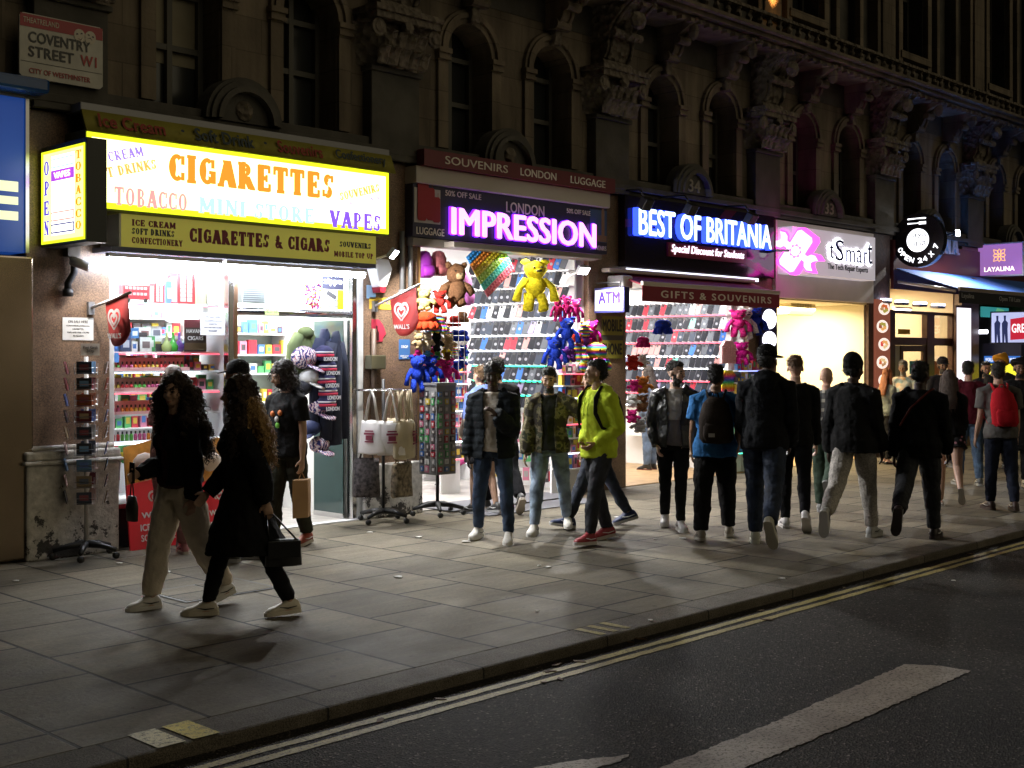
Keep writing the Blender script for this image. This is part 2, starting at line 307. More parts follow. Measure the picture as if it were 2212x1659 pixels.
# slab-serif letters drawn from strokes, for the printed serif signs
def st(x0, y0, x1, y1, t): return ('L', x0, y0, x1, y1, t)
T_, t_ = .24, .12
SERIF = {
 'C': (.78, [('A', .42, .5, .38, .5, 50, 310, T_), ('L', .70, .62, .70, .95, t_), ('L', .70, .05, .70, .34, t_)]),
 'I': (.44, [st(.22, 0, .22, 1, T_), ('H', .22, 0, .44), ('H', .22, 1, .44)]),
 'G': (.84, [('A', .42, .5, .38, .5, 50, 330, T_), ('L', .70, .62, .70, .95, t_), st(.72, .05, .72, .42, .18), ('H', .68, .42, .34)]),
 'A': (.88, [st(.14, 0, .44, 1, .15), st(.74, 0, .44, 1, T_), st(.24, .32, .66, .32, t_), ('H', .14, 0, .34), ('H', .74, 0, .36)]),
 'R': (.86, [st(.22, 0, .22, 1, T_), ('A', .40, .74, .27, .25, -90, 90, .2), st(.22, .95, .42, .95, t_), st(.22, .50, .42, .50, t_), st(.42, .5, .72, 0, .22), ('H', .2, 0, .40), ('H', .74, 0, .28), ('H', .14, 1, .26)]),
 'E': (.76, [st(.22, 0, .22, 1, T_), st(.1, .94, .66, .94, t_), st(.1, .06, .68, .06, t_), st(.22, .5, .52, .5, t_), ('L', .66, .7, .66, 1, .1), ('L', .68, 0, .68, .3, .1), ('L', .52, .36, .52, .64, .09)]),
 'T': (.80, [st(.40, 0, .40, 1, T_), st(.04, .94, .76, .94, t_), ('L', .07, .68, .07, 1, .1), ('L', .73, .68, .73, 1, .1), ('H', .40, 0, .42)]),
 'S': (.68, [('A', .34, .74, .24, .24, 20, 270, .2), ('A', .34, .26, .25, .25, -160, 90, .21), ('L', .58, .66, .58, .94, .1), ('L', .09, .06, .09, .34, .1)]),
 'O': (.86, [('A', .43, .5, .37, .5, 0, 360, .22)]),
 'B': (.80, [st(.22, 0, .22, 1, T_), ('A', .40, .75, .24, .24, -90, 90, .18), ('A', .42, .27, .27, .26, -90, 90, .2), st(.1, .95, .42, .95, t_), st(.1, .05, .44, .05, t_), st(.22, .51, .42, .51, t_)]),
 'M': (1.08, [st(.18, 0, .18, 1, .16), st(.90, 0, .90, 1, T_), st(.2, 1, .53, .15, .2), st(.86, 1, .53, .15, .13), ('H', .18, 0, .34), ('H', .90, 0, .36), ('H', .14, 1, .2), ('H', .94, 1, .2)]),
 'N': (.90, [st(.18, 0, .18, 1, .14), st(.74, 0, .74, 1, .14), st(.18, 1, .74, 0, .22), ('H', .18, 0, .32), ('H', .14, 1, .24), ('H', .74, 1, .30)]),
 'V': (.86, [st(.14, 1, .44, 0, T_), st(.72, 1, .44, 0, .14), ('H', .14, 1, .36), ('H', .72, 1, .3)]),
 'P': (.78, [st(.22, 0, .22, 1, T_), ('A', .40, .72, .27, .27, -90, 90, .2), st(.1, .95, .42, .95, t_), st(.22, .46, .42, .46, t_), ('H', .22, 0, .42)]),
 'U': (.86, [st(.18, .3, .18, 1, T_), st(.70, .3, .70, 1, .14), ('A', .44, .33, .26, .32, 180, 360, .18), ('H', .18, 1, .36), ('H', .70, 1, .3)]),
 'F': (.72, [st(.22, 0, .22, 1, T_), st(.1, .94, .66, .94, t_), st(.22, .5, .5, .5, t_), ('L', .64, .68, .64, 1, .1), ('L', .5, .36, .5, .64, .09), ('H', .22, 0, .4)]),
 'D': (.84, [st(.22, 0, .22, 1, T_), ('A', .36, .5, .38, .47, -90, 90, .22), st(.1, .95, .38, .95, t_), st(.1, .05, .38, .05, t_)]),
 'K': (.88, [st(.22, 0, .22, 1, T_), st(.24, .42, .70, 1, .13), st(.38, .56, .74, 0, .22), ('H', .22, 0, .4), ('H', .2, 1, .36), ('H', .72, 1, .28), ('H', .76, 0, .28)]),
 'L': (.72, [st(.22, 0, .22, 1, T_), st(.1, .06, .66, .06, t_), ('L', .66, 0, .66, .32, .1), ('H', .22, 1, .42)]),
 'Y': (.84, [st(.42, 0, .42, .46, T_), st(.14, 1, .42, .42, .2), st(.70, 1, .42, .42, .13), ('H', .42, 0, .4), ('H', .14, 1, .32), ('H', .70, 1, .28)]),
 '&': (.90, [('A', .38, .76, .20, .22, 0, 360, .14), ('A', .36, .27, .28, .27, 60, 330, .18), st(.26, .64, .80, 0, .2), st(.60, .42, .80, .42, .1)]),
 ' ': (.40, []),
}
def serif_raw(s, wg=1.0):
    mb = MB(); x = 0; zz = 0
    def quad(p, q, tk):
        nonlocal zz; tk *= wg
        p = Vector((*p, 0)); q = Vector((*q, 0)); d = (q - p).normalized(); nn = Vector((-d.y, d.x, 0)) * tk / 2; zz += .012
        a = [p - nn, q - nn, q + nn, p + nn]; dz = Vector((0, 0, .1 + zz))
        mb.add(a + [k + dz for k in a], [(3, 2, 1, 0), (4, 5, 6, 7), (0, 1, 5, 4), (1, 2, 6, 5), (2, 3, 7, 6), (3, 0, 4, 7)])
    for ch in s:
        w, sk = SERIF.get(ch, SERIF['O']); zz = 0
        for k in sk:
            if k[0] == 'L':
                _, a, b, c, d, tk = k
                if abs(a - c) < 1e-6 or abs(b - d) < 1e-6: quad((x + a, b), (x + c, d), tk)
                else:
                    zz += .012; dz = Vector((0, 0, .1 + zz)); h = tk * .62 * wg
                    q = [Vector((x + a - h, b, 0)), Vector((x + a + h, b, 0)), Vector((x + c + h, d, 0)), Vector((x + c - h, d, 0))]
                    if b > d: q = q[::-1]
                    mb.add(q + [p + dz for p in q], [(3, 2, 1, 0), (4, 5, 6, 7), (0, 1, 5, 4), (1, 2, 6, 5), (2, 3, 7, 6), (3, 0, 4, 7)])
            elif k[0] == 'H':
                _, a, b, wd_ = k; yy = b + (.045 if b < .5 else -.045); quad((x + a - wd_ / 2, yy), (x + a + wd_ / 2, yy), .09)
            else:
                _, cx, cy, rx, ry, a0, a1, tk = k; tk *= wg; n = max(6, int(abs(a1 - a0) / 18)); zz += .012; ring = []
                for i in range(n + 1):
                    an = R(a0 + (a1 - a0) * i / n); ca, sa = math.cos(an), math.sin(an); th = tk * (.5 + .5 * abs(ca))
                    ring.append((Vector((x + cx + ca * rx, cy + sa * ry, 0)), Vector((x + cx + ca * (rx - th), cy + sa * (ry - tk * .5), 0))))
                dz = Vector((0, 0, .1 + zz)); vs = []; fs = []
                for p, q in ring: vs += [p, q, p + dz, q + dz]
                for i in range(n):
                    j = 4 * i; fs += [(j + 2, j + 6, j + 7, j + 3)[::-1], (j, j + 4, j + 6, j + 2)[::-1], (j + 1, j + 3, j + 7, j + 5)[::-1]]
                mb.add(vs, fs)
        x += w + .06 + (wg - 1) * .12
    return mb.v, mb.f
UX, UZ, NY = Vector((1, 0, 0)), Vector((0, 0, 1)), Vector((0, -1, 0))
def wtext(s, m, name, parent, v0, v1, Y, hgt=None, bold=.0, depth=.006, serif=False, shear=0, space=1):
    """lettering on a facade-parallel plane; v0 / v1 are the photo positions of its bottom left and top right corner"""
    x0, z0 = W(v0[0], v0[1], Y); x1, z1 = W(v1[0], v1[1], Y)
    return text(s, m, name, parent, (x0, Y, z0), UX, UZ, x1 - x0, hgt or z1 - z0, bold, depth, space, shear, serif_raw(s) if serif else None)
def rot_frame(a, n=(0, -1, 0), ux=(1, 0, 0), uy=(0, 0, 1)):
    ux = Vector(ux); uy = Vector(uy); return ux * math.cos(a) + uy * math.sin(a), uy * math.cos(a) - ux * math.sin(a)
# ================================================================== SETTING
KY, KW, RZ = -5.78, .31, -.065            # kerb front, kerb width, road level
def quad_sheet(name, pts, m, kind='structure'):
    mb = MB(); mb.add(pts, [list(range(len(pts)))]); return tag(mb.build(name, m), kind=kind)
tag(MB().box(-30, 70, KY + KW, .30, -.30, 0).build('pavement', M('pavement_slabs')), kind='structure')
tag(MB().box(-30, 70, KY, KY + KW - .004, -.35, .004).build('kerb', M('kerb_granite'), bevel=.018), kind='structure')
quad_sheet('road', [(-60, -60, RZ), (110, -60, RZ), (110, KY + .02, RZ), (-60, KY + .02, RZ)], M('asphalt'))
def rough_strip(name, x0, x1, y0, y1, z, m, n=240, j=.006):
    mb = MB(); vs = []
    for i in range(n + 1):
        x = x0 + (x1 - x0) * i / n; vs += [(x, y0 + rnd.uniform(-j, j), z), (x, y1 + rnd.uniform(-j, j), z)]
    mb.add(vs, [(2 * i, 2 * i + 2, 2 * i + 3, 2 * i + 1) for i in range(n)]); return tag(mb.build(name, m), kind='structure')
ya = G(1114, 1473, RZ)[1]; yb = G(1114, 1489, RZ)[1]
rough_strip('yellow_line', -5, 50, ya - .03, ya + .03, RZ + .004, M('paint_yellow'), 600)
rough_strip('yellow_line', -5, 50, yb - .03, yb + .03, RZ + .004, M('paint_yellow'), 600)
def c4(x, y): return ((1800 + .8915 * x) / 1.7052, (1900 + .8915 * y) / 1.7052)
def c3(x, y): return (x * .859 / 1.7052, (1900 + .859 * y) / 1.7052)
def ground_poly(name, pts, m, z):
    q = [Vector((*G(*p, z), z)) for p in pts]; out = []
    for i, a in enumerate(q):                                # paint edges broken by the rough asphalt
        b2 = q[(i + 1) % len(q)]; n = max(1, int((b2 - a).length / .03))
        out += [a.lerp(b2, k / n) + Vector((rnd.uniform(-.008, .008), rnd.uniform(-.008, .008), 0)) for k in range(n)]
    quad_sheet(name, out, m)
ground_poly('road_marking', [c4(330, 1180), c4(700, 1042), c4(1110, 880), c4(1420, 745), c4(1715, 614), c4(1850, 618), c4(1995, 640), c4(1560, 830), c4(1260, 955), c4(1040, 1046), c4(760, 1180)], M('paint_white'), RZ + .004)
ground_poly('road_marking', [c4(-200, 1150), c4(180, 1042), c4(360, 1010), c4(582, 986), c4(540, 1012), c4(440, 1044), c4(150, 1150)], M('paint_white'), RZ + .004)
for q, m in (([(555, 932), (642, 912), (776, 970), (690, 990)], 'paint_cream'), ([(718, 897), (790, 880), (918, 936), (850, 954)], 'paint_bright_yellow')):
    p = [G(*c3(*k), .008) for k in q]; xa = sum(k[0] for k in p) / 4
    quad_sheet('kerb_marking', [(xa - .075, KY + .02, .0085), (xa + .075, KY + .02, .0085), (xa + .075, KY + KW, .0085), (xa - .075, KY + KW, .0085)], M(m))
for k in range(3):
    xa = G(*c4(380 + 55 * k, 470 - 12 * k), .008)[0]
    quad_sheet('kerb_marking', [(xa - .03, KY + .04, .0085), (xa + .03, KY + .04, .0085), (xa + .03, KY + KW - .03, .0085), (xa - .03, KY + KW - .03, .0085)], M('paint_yellow'))

# ================================================================== THE LONG STONE BUILDING
PER = 3.92; P = lambda i: 8.97 + PER * (i - 1)
bld = thing('stone_building', 'long soot-stained stone terrace with carved capitals and arched windows above the shops', 'building', (14, .4, 0))
def part(mb, name, m, smooth=False, bevel=0, par=None): return mb.build(name, m, par or bld, smooth, bevel)
I0, I1 = -1, 7; XL, XR = P(I0), P(I1)
ST, DARKG = M('stone'), mat('window_glass', (.03, .032, .032), .2)
FRAME = mat('window_frame_paint', (.09, .085, .07), .6); BLIND = mat('window_blind', (.26, .23, .16), .8, var=.15, vs=3); wi = 0
# first-floor wall: boxes round the openings and arch spandrels
SPR, AR, WB, WT = 5.56, .37, 4.34, 6.9
wall = MB()
OPEN = [P(i) + c for i in range(I0, I1) for c in (1.66, 3.17)]
e = XL
for c in OPEN:
    wall.box(e, c - AR, 0, .5, WB, WT); e = c + AR
    n = 12; arc = [(AR * math.cos(math.pi * k / n), SPR + AR * math.sin(math.pi * k / n)) for k in range(n + 1)]
    wall.prism([(AR, WT - .001), *[(a, z) for a, z in arc], (-AR, WT - .001)], (c, 0, 0), UX, UZ, (0, .5, 0))
wall.box(e, XR, 0, .5, WB, WT); wall.box(XL, XR, .0, .5, 4.10, WB - .002)
part(wall, 'wall', ST)
for c in OPEN:                                             # windows: sash frame and dark panes
    f = MB(); z0 = WB
    for xx in (c - AR + .03, c - .02, c + AR - .03): f.box(xx - .03, xx + .03, .30, .36, z0, SPR + .35)
    for zz in (z0 + .04, 5.0, SPR): f.box(c - AR + .002, c + AR - .002, .305, .355, zz - .03, zz + .03)
    w = part(f, 'window', FRAME); g = MB().box(c - AR + .004, c + AR - .004, .37, .39, z0, SPR + AR); part(g, 'pane', DARKG, par=w); wi += 1
    if wi % 5 in (1, 3): part(MB().box(c - AR + .05, c - (.05 if wi % 5 == 1 else -AR + .05), .362, .368, z0 + (.0 if wi % 5 == 1 else .5), SPR + .2), 'blind', BLIND, par=w)
    mo = MB(); n = 14                                      # arch moulding with imposts
    for k, (r0, r1, yy) in enumerate(((AR + .002, AR + .07, -.05), (AR + .072, AR + .13, -.09), (AR + .132, AR + .17, -.06))):
        vs = []; fs = []
        for i in range(n + 1):
            a = math.pi * i / n; ca, sa = math.cos(a), math.sin(a)
            vs += [(c + r0 * ca, yy, SPR + r0 * sa), (c + r1 * ca, yy, SPR + r1 * sa), (c + r0 * ca, .0, SPR + r0 * sa), (c + r1 * ca, 0, SPR + r1 * sa)]
        for i in range(n):
            j = 4 * i; fs += [(j, j + 1, j + 5, j + 4), (j + 1, j + 3, j + 7, j + 5), (j, j + 4, j + 6, j + 2)]
        mo.add(vs, fs)
    for sgn in (-1, 1):
        x = c + sgn * (AR + .085)
        mo.box(x - .105, x + .105, -.10, 0, SPR - .06, SPR - .002); mo.box(x - .09, x + .09, -.075, 0, SPR - .10, SPR - .062); mo.box(x - .1, x + .1, -.09, 0, SPR - .14, SPR - .102)
        mo.box(x - .08, x + .08, -.05, 0, WB + .02, SPR - .142)
    part(mo, 'arch_moulding', ST)
    part(MB().box(c - .07, c + .07, -.16, 0, SPR + AR + .0, SPR + AR + .2), 'keystone', M('carved_stone'), bevel=.02)
sc = MB()                                                  # sill course over the shop signs
for y, za, zb in ((-.10, 4.10, 4.16), (-.17, 4.162, 4.24), (-.12, 4.242, 4.33)): sc.box(XL, XR, y, 0, za, zb)
part(sc, 'sill_course', DARK_SHADED, bevel=.01)  # sill darkened for the shadow it stands in
NUM = {2: '34', 3: '33'}
for i in range(I0, I1):
    p = P(i)
    s = MB().box(p, p + .72, -.16, .3, 4.10, 5.08)         # pilaster shaft
    s.box(p - .03, p + .75, -.20, 0, 5.082, 5.14); part(s, 'pilaster', DARK_SHADED, bevel=.01)
    cp = MB()                                              # corinthian capital: bell, leaves, scrolls, abacus
    b0, b1 = 5.142, 5.62
    cp.loft([((p + .36, -.0, z), (w * 1.15, 0, 0), (0, w * .62, 0)) for z, w in ((b0, .40), (5.3, .41), (5.5, .47), (b1, .53))], 4)
    for row, (zz, cnt, hh) in enumerate(((b0, 5, .22), (b0 + .15, 4, .25))):
        for k in range(cnt):
            x = p + .06 + .60 * (k + .5 * (row % 2)) / (cnt - 1 + .001 + (row % 2)); y = -.27 - .03 * row
            cp.loft([((x, y, zz), (.075, 0, 0), (0, .03, 0)), ((x, y - .03, zz + hh * .5), (.085, 0, 0), (0, .035, 0)), ((x, y - .09, zz + hh * .85), (.06, 0, 0), (0, .04, 0)), ((x, y - .13, zz + hh * .78), (.03, 0, 0), (0, .03, 0))], 6)
    for x in (p - .06, p + .78):
        cp.lathe([(.03, -.02), (.10, -.02), (.10, .02), (.06, .02), (.06, .035), (.02, .035)], (x, -.35, 5.52), 14, ax=(1, 0, 0), ay=(0, 0, 1), az=(0, -1, 0))
        cp.tube([(x, -.33, 5.6), (x + (.1 if x < p else -.1), -.33, 5.5), (x + (.22 if x < p else -.22), -.32, 5.3)], [.035, .03, .02], 6)
    cp.ell((p + .36, -.36, 5.58), (.09, .06, .10), 8)
    cp.box(p - .12, p + .84, -.40, .1, b1 + .002, 5.70); cp.box(p - .15, p + .87, -.43, .1, 5.702, 5.77)
    part(cp, 'capital', M('carved_stone'), bevel=.008)
    def console(x, w, z0, z1, reach, name, mm):            # S-scroll bracket
        prof = []; n = 14
        for k in range(n + 1):
            q = k / n; prof.append((.14 + reach * (q ** 1.7) + .09 * math.sin(q * math.pi * 2) * (1 - q * .3), z0 + (z1 - z0) * q))
        poly = [(-a, z) for a, z in prof]; poly = [(0.2, z0)] + poly + [(0.2, z1)]
        b = MB().prism(poly, (x - w / 2, 0, 0), (0, 1, 0), UZ, (w, 0, 0))
        b.tube([(x - w / 2 - .03, -.19, z0 + .05), (x + w / 2 + .03, -.19, z0 + .05)], .075, 10)
        b.tube([(x - w / 2 - .02, -.16 - reach * .42, z0 + (z1 - z0) * .52), (x + w / 2 + .02, -.16 - reach * .42, z0 + (z1 - z0) * .52)], .06, 10)
        b.ell((x, -.22 - reach * .66, z0 + (z1 - z0) * .72), (w * .26, .09, .13), 8)
        for k in (-1, 1):
            b.tube([(x + k * w * .38, -.15 - a * 1.0 - .01, z) for a, z in [(pr[0] - .14, pr[1]) for pr in prof[2:]]], .03, 6)
        part(b, name, mm, bevel=.006)
    console(p + .36, .56, 5.772, 6.62, .58, 'bracket', M('carved_stone'))
    for c in (1.66, 3.17): console(p + c, .22, SPR + AR + .2, 6.62, .55, 'small_bracket', ST)
    # half-round hood with the street number over each shop
    hx = p + 2.2; hd = MB(); n = 16
    for r0, r1, y0 in ((0, .30, -.20), (.302, .36, -.30), (.362, .42, -.26), (.422, .46, -.22)):
        vs = []; fs = []
        for k in range(n + 1):
            a = math.pi * k / n; ca, sa = math.cos(a), math.sin(a)
            vs += [(hx + r0 * ca, y0, 4.24 + r0 * sa), (hx + r1 * ca, y0, 4.24 + r1 * sa), (hx + r0 * ca, .0, 4.24 + r0 * sa), (hx + r1 * ca, 0, 4.24 + r1 * sa)]
        for k in range(n): j = 4 * k; fs += [(j, j + 1, j + 5, j + 4), (j + 1, j + 3, j + 7, j + 5), (j, j + 4, j + 6, j + 2)]
        hd.add(vs, fs)
    h = part(hd, 'number_hood', DARK_SHADED)  # hood colour takes in the shadow around it
    if i in NUM: text(NUM[i], mat('number_lettering', (.32, .29, .24), .6), 'number', h, (hx - .15, -.202, 4.27), UX, UZ, .30, .19, .02, .01)
    else: part(MB().ell((hx, -.2, 4.36), (.11, .05, .11), 10), 'boss', M('carved_stone'), True, par=h)
co = MB()                                                  # cornice
co.box(XL, XR, -.62, .3, 6.622, 6.68); co.box(XL, XR, -.74, .3, 6.682, 6.75); co.box(XL, XR, -.84, .3, 6.752, 6.80)
x = XL
while x < XR: co.box(x, x + .09, -.70, -.60, 6.57, 6.6205); x += .22
part(co, 'cornice', ST)
bal = MB()                                                 # low carved parapet on the cornice
x = XL + .1
while x < XR - .3: bal.lathe([(.05, 0), (.05, .03), (.03, .05), (.055, .11), (.03, .17), (.05, .19), (.05, .21)], (x, -.70, 6.802), 8); x += .28
bal.box(XL, XR, -.77, -.62, 7.014, 7.06)
part(bal, 'parapet', M('carved_stone'))
up = MB(); ZT = 13.5; e = XL                               # upper storeys
for i in range(I0, I1):
    p = P(i)
    up.box(e, p + 1.2, .0, .5, 6.902, ZT); up.box(p + 1.2, p + 2.2, 0.0, .5, 6.902, 7.6); up.box(p + 1.2, p + 2.2, .0, .5, 10.0, 10.9); up.box(p + 1.2, p + 2.2, .0, .5, 13, ZT)
    up.box(p + 2.2, p + 2.75, .0, .5, 6.902, ZT); up.box(p + 2.75, p + 3.45, .12, .5, 6.902, ZT); e = p + 3.45
up.box(e, XR, 0, .5, 6.902, ZT); part(up, 'upper_wall', DARK_SHADED)  # upper wall darker than the strips in front of it
part(MB().box(XL, XR, -.012, -.002, 6.22, 6.62), 'cornice_shade', DARK_SHADED)  # dark strip added to the wall for the shade under the cornice
for i in range(I0, I1):
    p = P(i); s = MB()
    s.box(p + .02, p + .70, -.20, 0, 6.902, ZT); s.box(p + .14, p + .58, -.24, -.2005, 7.2, ZT)
    for xa, xb in ((1.02, 1.18), (2.22, 2.38), (2.62, 2.74), (3.46, 3.58)): s.box(p + xa, p + xb, -.11, 0, 6.902, ZT)
    s.box(p + .98, p + 2.42, -.16, 0, 10.1, 10.25)
    part(s, 'pilaster', ST, bevel=.01)
    for za, zb in ((7.6, 10.0), (10.9, 13)):
        f = MB(); c = p + 1.7
        for xx in (c - .47, c, c + .47): f.box(xx - .03, xx + .03, .28, .34, za, zb)
        for zz in (za + .03, (za + zb) / 2, zb - .03): f.box(c - .499, c + .499, .285, .335, zz - .03, zz + .03)
        w = part(f, 'window', FRAME); part(MB().box(c - .499, c + .499, .36, .38, za, zb), 'pane', DARKG, par=w)
        part(MB().box(c - .62, c + .62, -.14, 0, za - .14, za - .002), 'window_sill', ST, bevel=.01)
part(MB().box(XL, XR, .5, 5.5, 3.6, ZT), 'rear_block', ST)
part(MB().box(XL - 6, XL, 0, 5.5, 0, ZT), 'side_block', ST)
GR = M('brown_granite')
for i in range(I0, I1):                                    # ground floor piers between the shops
    p = P(i); part(MB().box(p - .02, p + .80, -.04, 3.4, 0, 4.098), 'pier', GR if i != 4 else mat('dark_brown_brick', (.07, .035, .025), .6, var=.4, vs=14, bump=.4, bs=20), bevel=.01)
pl = MB(); px = P(0)
pl.box(px - .07, px + .83, -.17, -.0405, 0, .86); pl.box(px - .10, px + .86, -.21, -.0405, .862, .90); pl.box(px - .08, px + .84, -.185, -.0405, .902, .985); pl.box(px - .05, px + .81, -.13, -.0405, .987, 1.03)
part(pl, 'plinth', M('flaking_paint'), bevel=.03)
part(MB().box(P(1) - .05, P(1) + .83, -.10, -.0405, 0, .62), 'plinth', M('flaking_paint'), bevel=.02)
x0 = P(0) + .35
part(MB().tube([(x0 + .06, -.1, 3.2), (x0 + .06, -.1, 2.62), (x0, -.1, 2.52), (x0, -.1, 2.40)], .035, 8).tube([(x0, -.1, 2.47), (x0, -.1, 2.40)], .05, 8), 'drain_pipe', BLACK, True)
x0 = P(1) + .52
for k in (0, .13): part(MB().tube([(x0 + k, -.08, 3.3), (x0 + k, -.08, 2.5), ], .03, 8).tube([(x0 + k, -.08, 2.62), (x0 + k, -.08, 2.48)], .042, 8), 'drain_pipe', GREYM, True)
x0 = W(805, 700, -.05)[0]
cb = MB().tube([(x0, -.07, 2.16), (x0, -.07, .9)], .03, 8); part(cb, 'conduit', mat('brown_metal', (.12, .08, .055), .5), True)
part(MB().box(x0 - .11, x0 + .11, -.16, -.045, 1.70, 1.86), 'junction_box', mat('olive_metal', (.10, .09, .05), .5), bevel=.01)
# warm wall-washer standing on the cornice
lx = P(3) + .36
lp = thing('wall_washer_light', 'small orange floodlight on the cornice washing a pilaster', 'light', (lx, -.5, 7.06))
MB().box(lx - .10, lx + .10, -.55, -.40, 7.062, 7.14).build('housing', BLACK, lp, bevel=.01)
MB().box(lx - .08, lx + .08, -.53, -.42, 7.142, 7.15).build('lens', lit('amber_lens', (1, .45, .1), 8), lp)
ld = bpy.data.lights.new('wall_washer_light', 'SPOT'); ld.energy = 160; ld.color = (1, .42, .1); ld.spot_size = R(50); ld.spot_blend = .5; ld.shadow_soft_size = .05
lo = bpy.data.objects.new('lamp', ld); COL.objects.link(lo); lo.parent = lp; lo.location = (0, .02, .13); lo.rotation_euler = Vector((0, .30, 1)).to_track_quat('-Z', 'Y').to_euler()

# ================================================================== SHOP UNITS (rooms behind the fronts)
def area(name, par, loc, rot_dir, sx, sy, w, col=(1, .98, .94)):
    d = bpy.data.lights.new(name, 'AREA'); d.shape = 'RECTANGLE'; d.size = sx; d.size_y = sy; d.energy = w; d.color = col
    o = bpy.data.objects.new(name, d); COL.objects.link(o); o.parent = par; o.location = Vector(loc) - ORG[par.name]
    o.rotation_euler = Vector(rot_dir).to_track_quat('-Z', 'Y').to_euler(); return o
INW = mat('interior_white', (.78, .78, .78), .6); WARMW = mat('interior_cream', (.80, .74, .56), .6)
FLOORT = mat('shop_floor', (.42, .40, .38), .4, var=.2, vs=6); WOODF = mat('wood_floor', (.42, .27, .13), .45, var=.3, vs=5)
def room(name, label, x0, x1, y0, y1, zc, wm, fm, side=True):
    t = thing(name, label, 'shop', ((x0 + x1) / 2, y0, 0))
    MB().box(x0, x1, y0, y1, -.06, .012).build('floor', fm, t)
    MB().box(x0, x1, y1, y1 + .08, .013, zc).build('back_wall', wm, t)
    if side:
        MB().box(x0 - .0, x0 + .03, y0 + .04, y1 - .002, .013, zc).build('side_wall', wm, t); MB().box(x1 - .03, x1, y0 + .04, y1 - .002, .013, zc).build('side_wall', wm, t)
    MB().box(x0, x1, y0, y1 + .08, zc + .002, zc + .08).build('ceiling', wm, t)
    return t
def shutter_box(par, x0, x1, z0, z1, y0, y1, m): return MB().box(x0, x1, y0, y1, z0, z1).build('head_panel', m, par, bevel=.01)
s1 = room('tobacconist_shop', 'brightly lit tobacco and sweet shop behind the yellow signs', P(0) + .80, P(1) - .02, .06, 3.2, 3.05, INW, FLOORT)
area('ceiling_lamp', s1, (6.5, .50, 3.0), (0, .12, -1), 1.2, .5, 170); area('ceiling_lamp', s1, (8.0, 1.2, 3.0), (0, .1, -1), 1.3, 1.4, 150)
s2 = room('souvenir_shop', 'open souvenir shop packed with phone cases under the purple lettering', P(1) + .80, P(2) - .02, .0, 4.2, 3.22, INW, FLOORT)
area('ceiling_lamp', s2, (11.2, .9, 3.19), (.12, .1, -1), 2.2, 1.5, 220); area('ceiling_lamp', s2, (11.2, 2.9, 3.19), (0, 0, -1), 2.2, 1.6, 90)
s3 = room('gift_shop', 'open gift shop with racks of phone cases under the blue lettering', P(2) + .80, P(3) - .02, .0, 4.2, 3.0, INW, WOODF)
area('ceiling_lamp', s3, (15.4, .9, 2.97), (.15, .1, -1), 2.0, 1.4, 180); area('ceiling_lamp', s3, (15.4, 2.9, 2.97), (0, 0, -1), 2.2, 1.6, 70)
s4 = room('repair_shop', 'cream repair shop with a bare bright interior under the white fascia', P(3) + .80, P(4) - .02, .0, 4.5, 2.78, WARMW, WOODF)
area('ceiling_lamp', s4, (19.2, 1.0, 2.75), (0, .1, -1), 2.0, 1.4, 240, (1, .84, .55)); area('ceiling_lamp', s4, (19.2, 3.1, 2.75), (0, 0, -1), 2.2, 1.8, 90, (1, .86, .55))
s5 = room('restaurant_shop', 'restaurant with brown timber windows behind the blue awning', P(4) + .80, P(5) - .02, .10, 3.6, 3.3, mat('interior_beige', (.62, .52, .36), .6), WOODF)
area('ceiling_lamp', s5, (23, 1.6, 3.25), (0, 0, -1), 1.8, 1.4, 170, (1, .82, .55))
s6 = room('theatre_ticket_shop', 'dark ticket shop front hung with theatre screens past the restaurant', P(5) + .80, P(6) - .02, .30, 3.2, 2.75, mat('interior_dark', (.06, .06, .07), .6), FLOORT)
# ================================================================== SIGNS AND SHOPFRONTS
PURP, NAVY, RED = mat('purple_print', (.12, .04, .40), .5), mat('navy_panel', (.03, .028, .06), .35), mat('red_enamel', (.34, .02, .03), .4)
# ---- street name plate on the pilaster
Y = -.22
xa, zt = W(42, 22, Y); xb, zb = W(222, 193, Y); zb2 = W(42, 165, Y)[1]; z0 = (zb + zb2) / 2
zt = W(42, 24, Y)[1]; w = xb - xa; h = zt - z0
t = thing('street_sign', 'white and red enamel street name plate reading COVENTRY STREET W1', 'sign', (xa, Y, z0))
b_ = MB(); b_.prism([(.03, 0), (w - .03, 0), (w, .03), (w, h - .03), (w - .03, h), (.03, h), (0, h - .03), (0, .03)], (xa, Y, z0), UX, UZ, (0, .03, 0)); b_.build('plate', mat('sign_white', (.52, .50, .44), .4, var=.15, vs=5), t)
MB().box(xa + .004, xb - .004, Y - .004, Y - .0005, z0 + h * .79, z0 + h * .985).build('red_band', RED, t)
dk, rd, cw = mat('sign_black', (.02, .02, .02), .4), mat('sign_red', (.40, .03, .03), .4), mat('sign_cream', (.62, .56, .46), .5)
def plate(s, m, fx0, fx1, fz0, fz1, bold=.02): text(s, m, 'lettering', t, (xa + fx0 * w, Y - .0045, z0 + fz0 * h), UX, UZ, (fx1 - fx0) * w, (fz1 - fz0) * h, bold, .003)
plate('THEATRELAND', cw, .04, .46, .85, .935, .01); plate('COVENTRY', dk, .10, .84, .555, .725); plate('STREET', dk, .10, .64, .33, .50); plate('W1', rd, .72, .92, .33, .50); plate('CITY OF WESTMINSTER', rd, .11, .84, .075, .155, .01)
MB().box(xa + .01, xb - .01, Y - .004, Y - .0005, z0 + .245 * h, z0 + .252 * h).build('rule', dk, t)
mk = MB()                                                   # comedy and tragedy masks
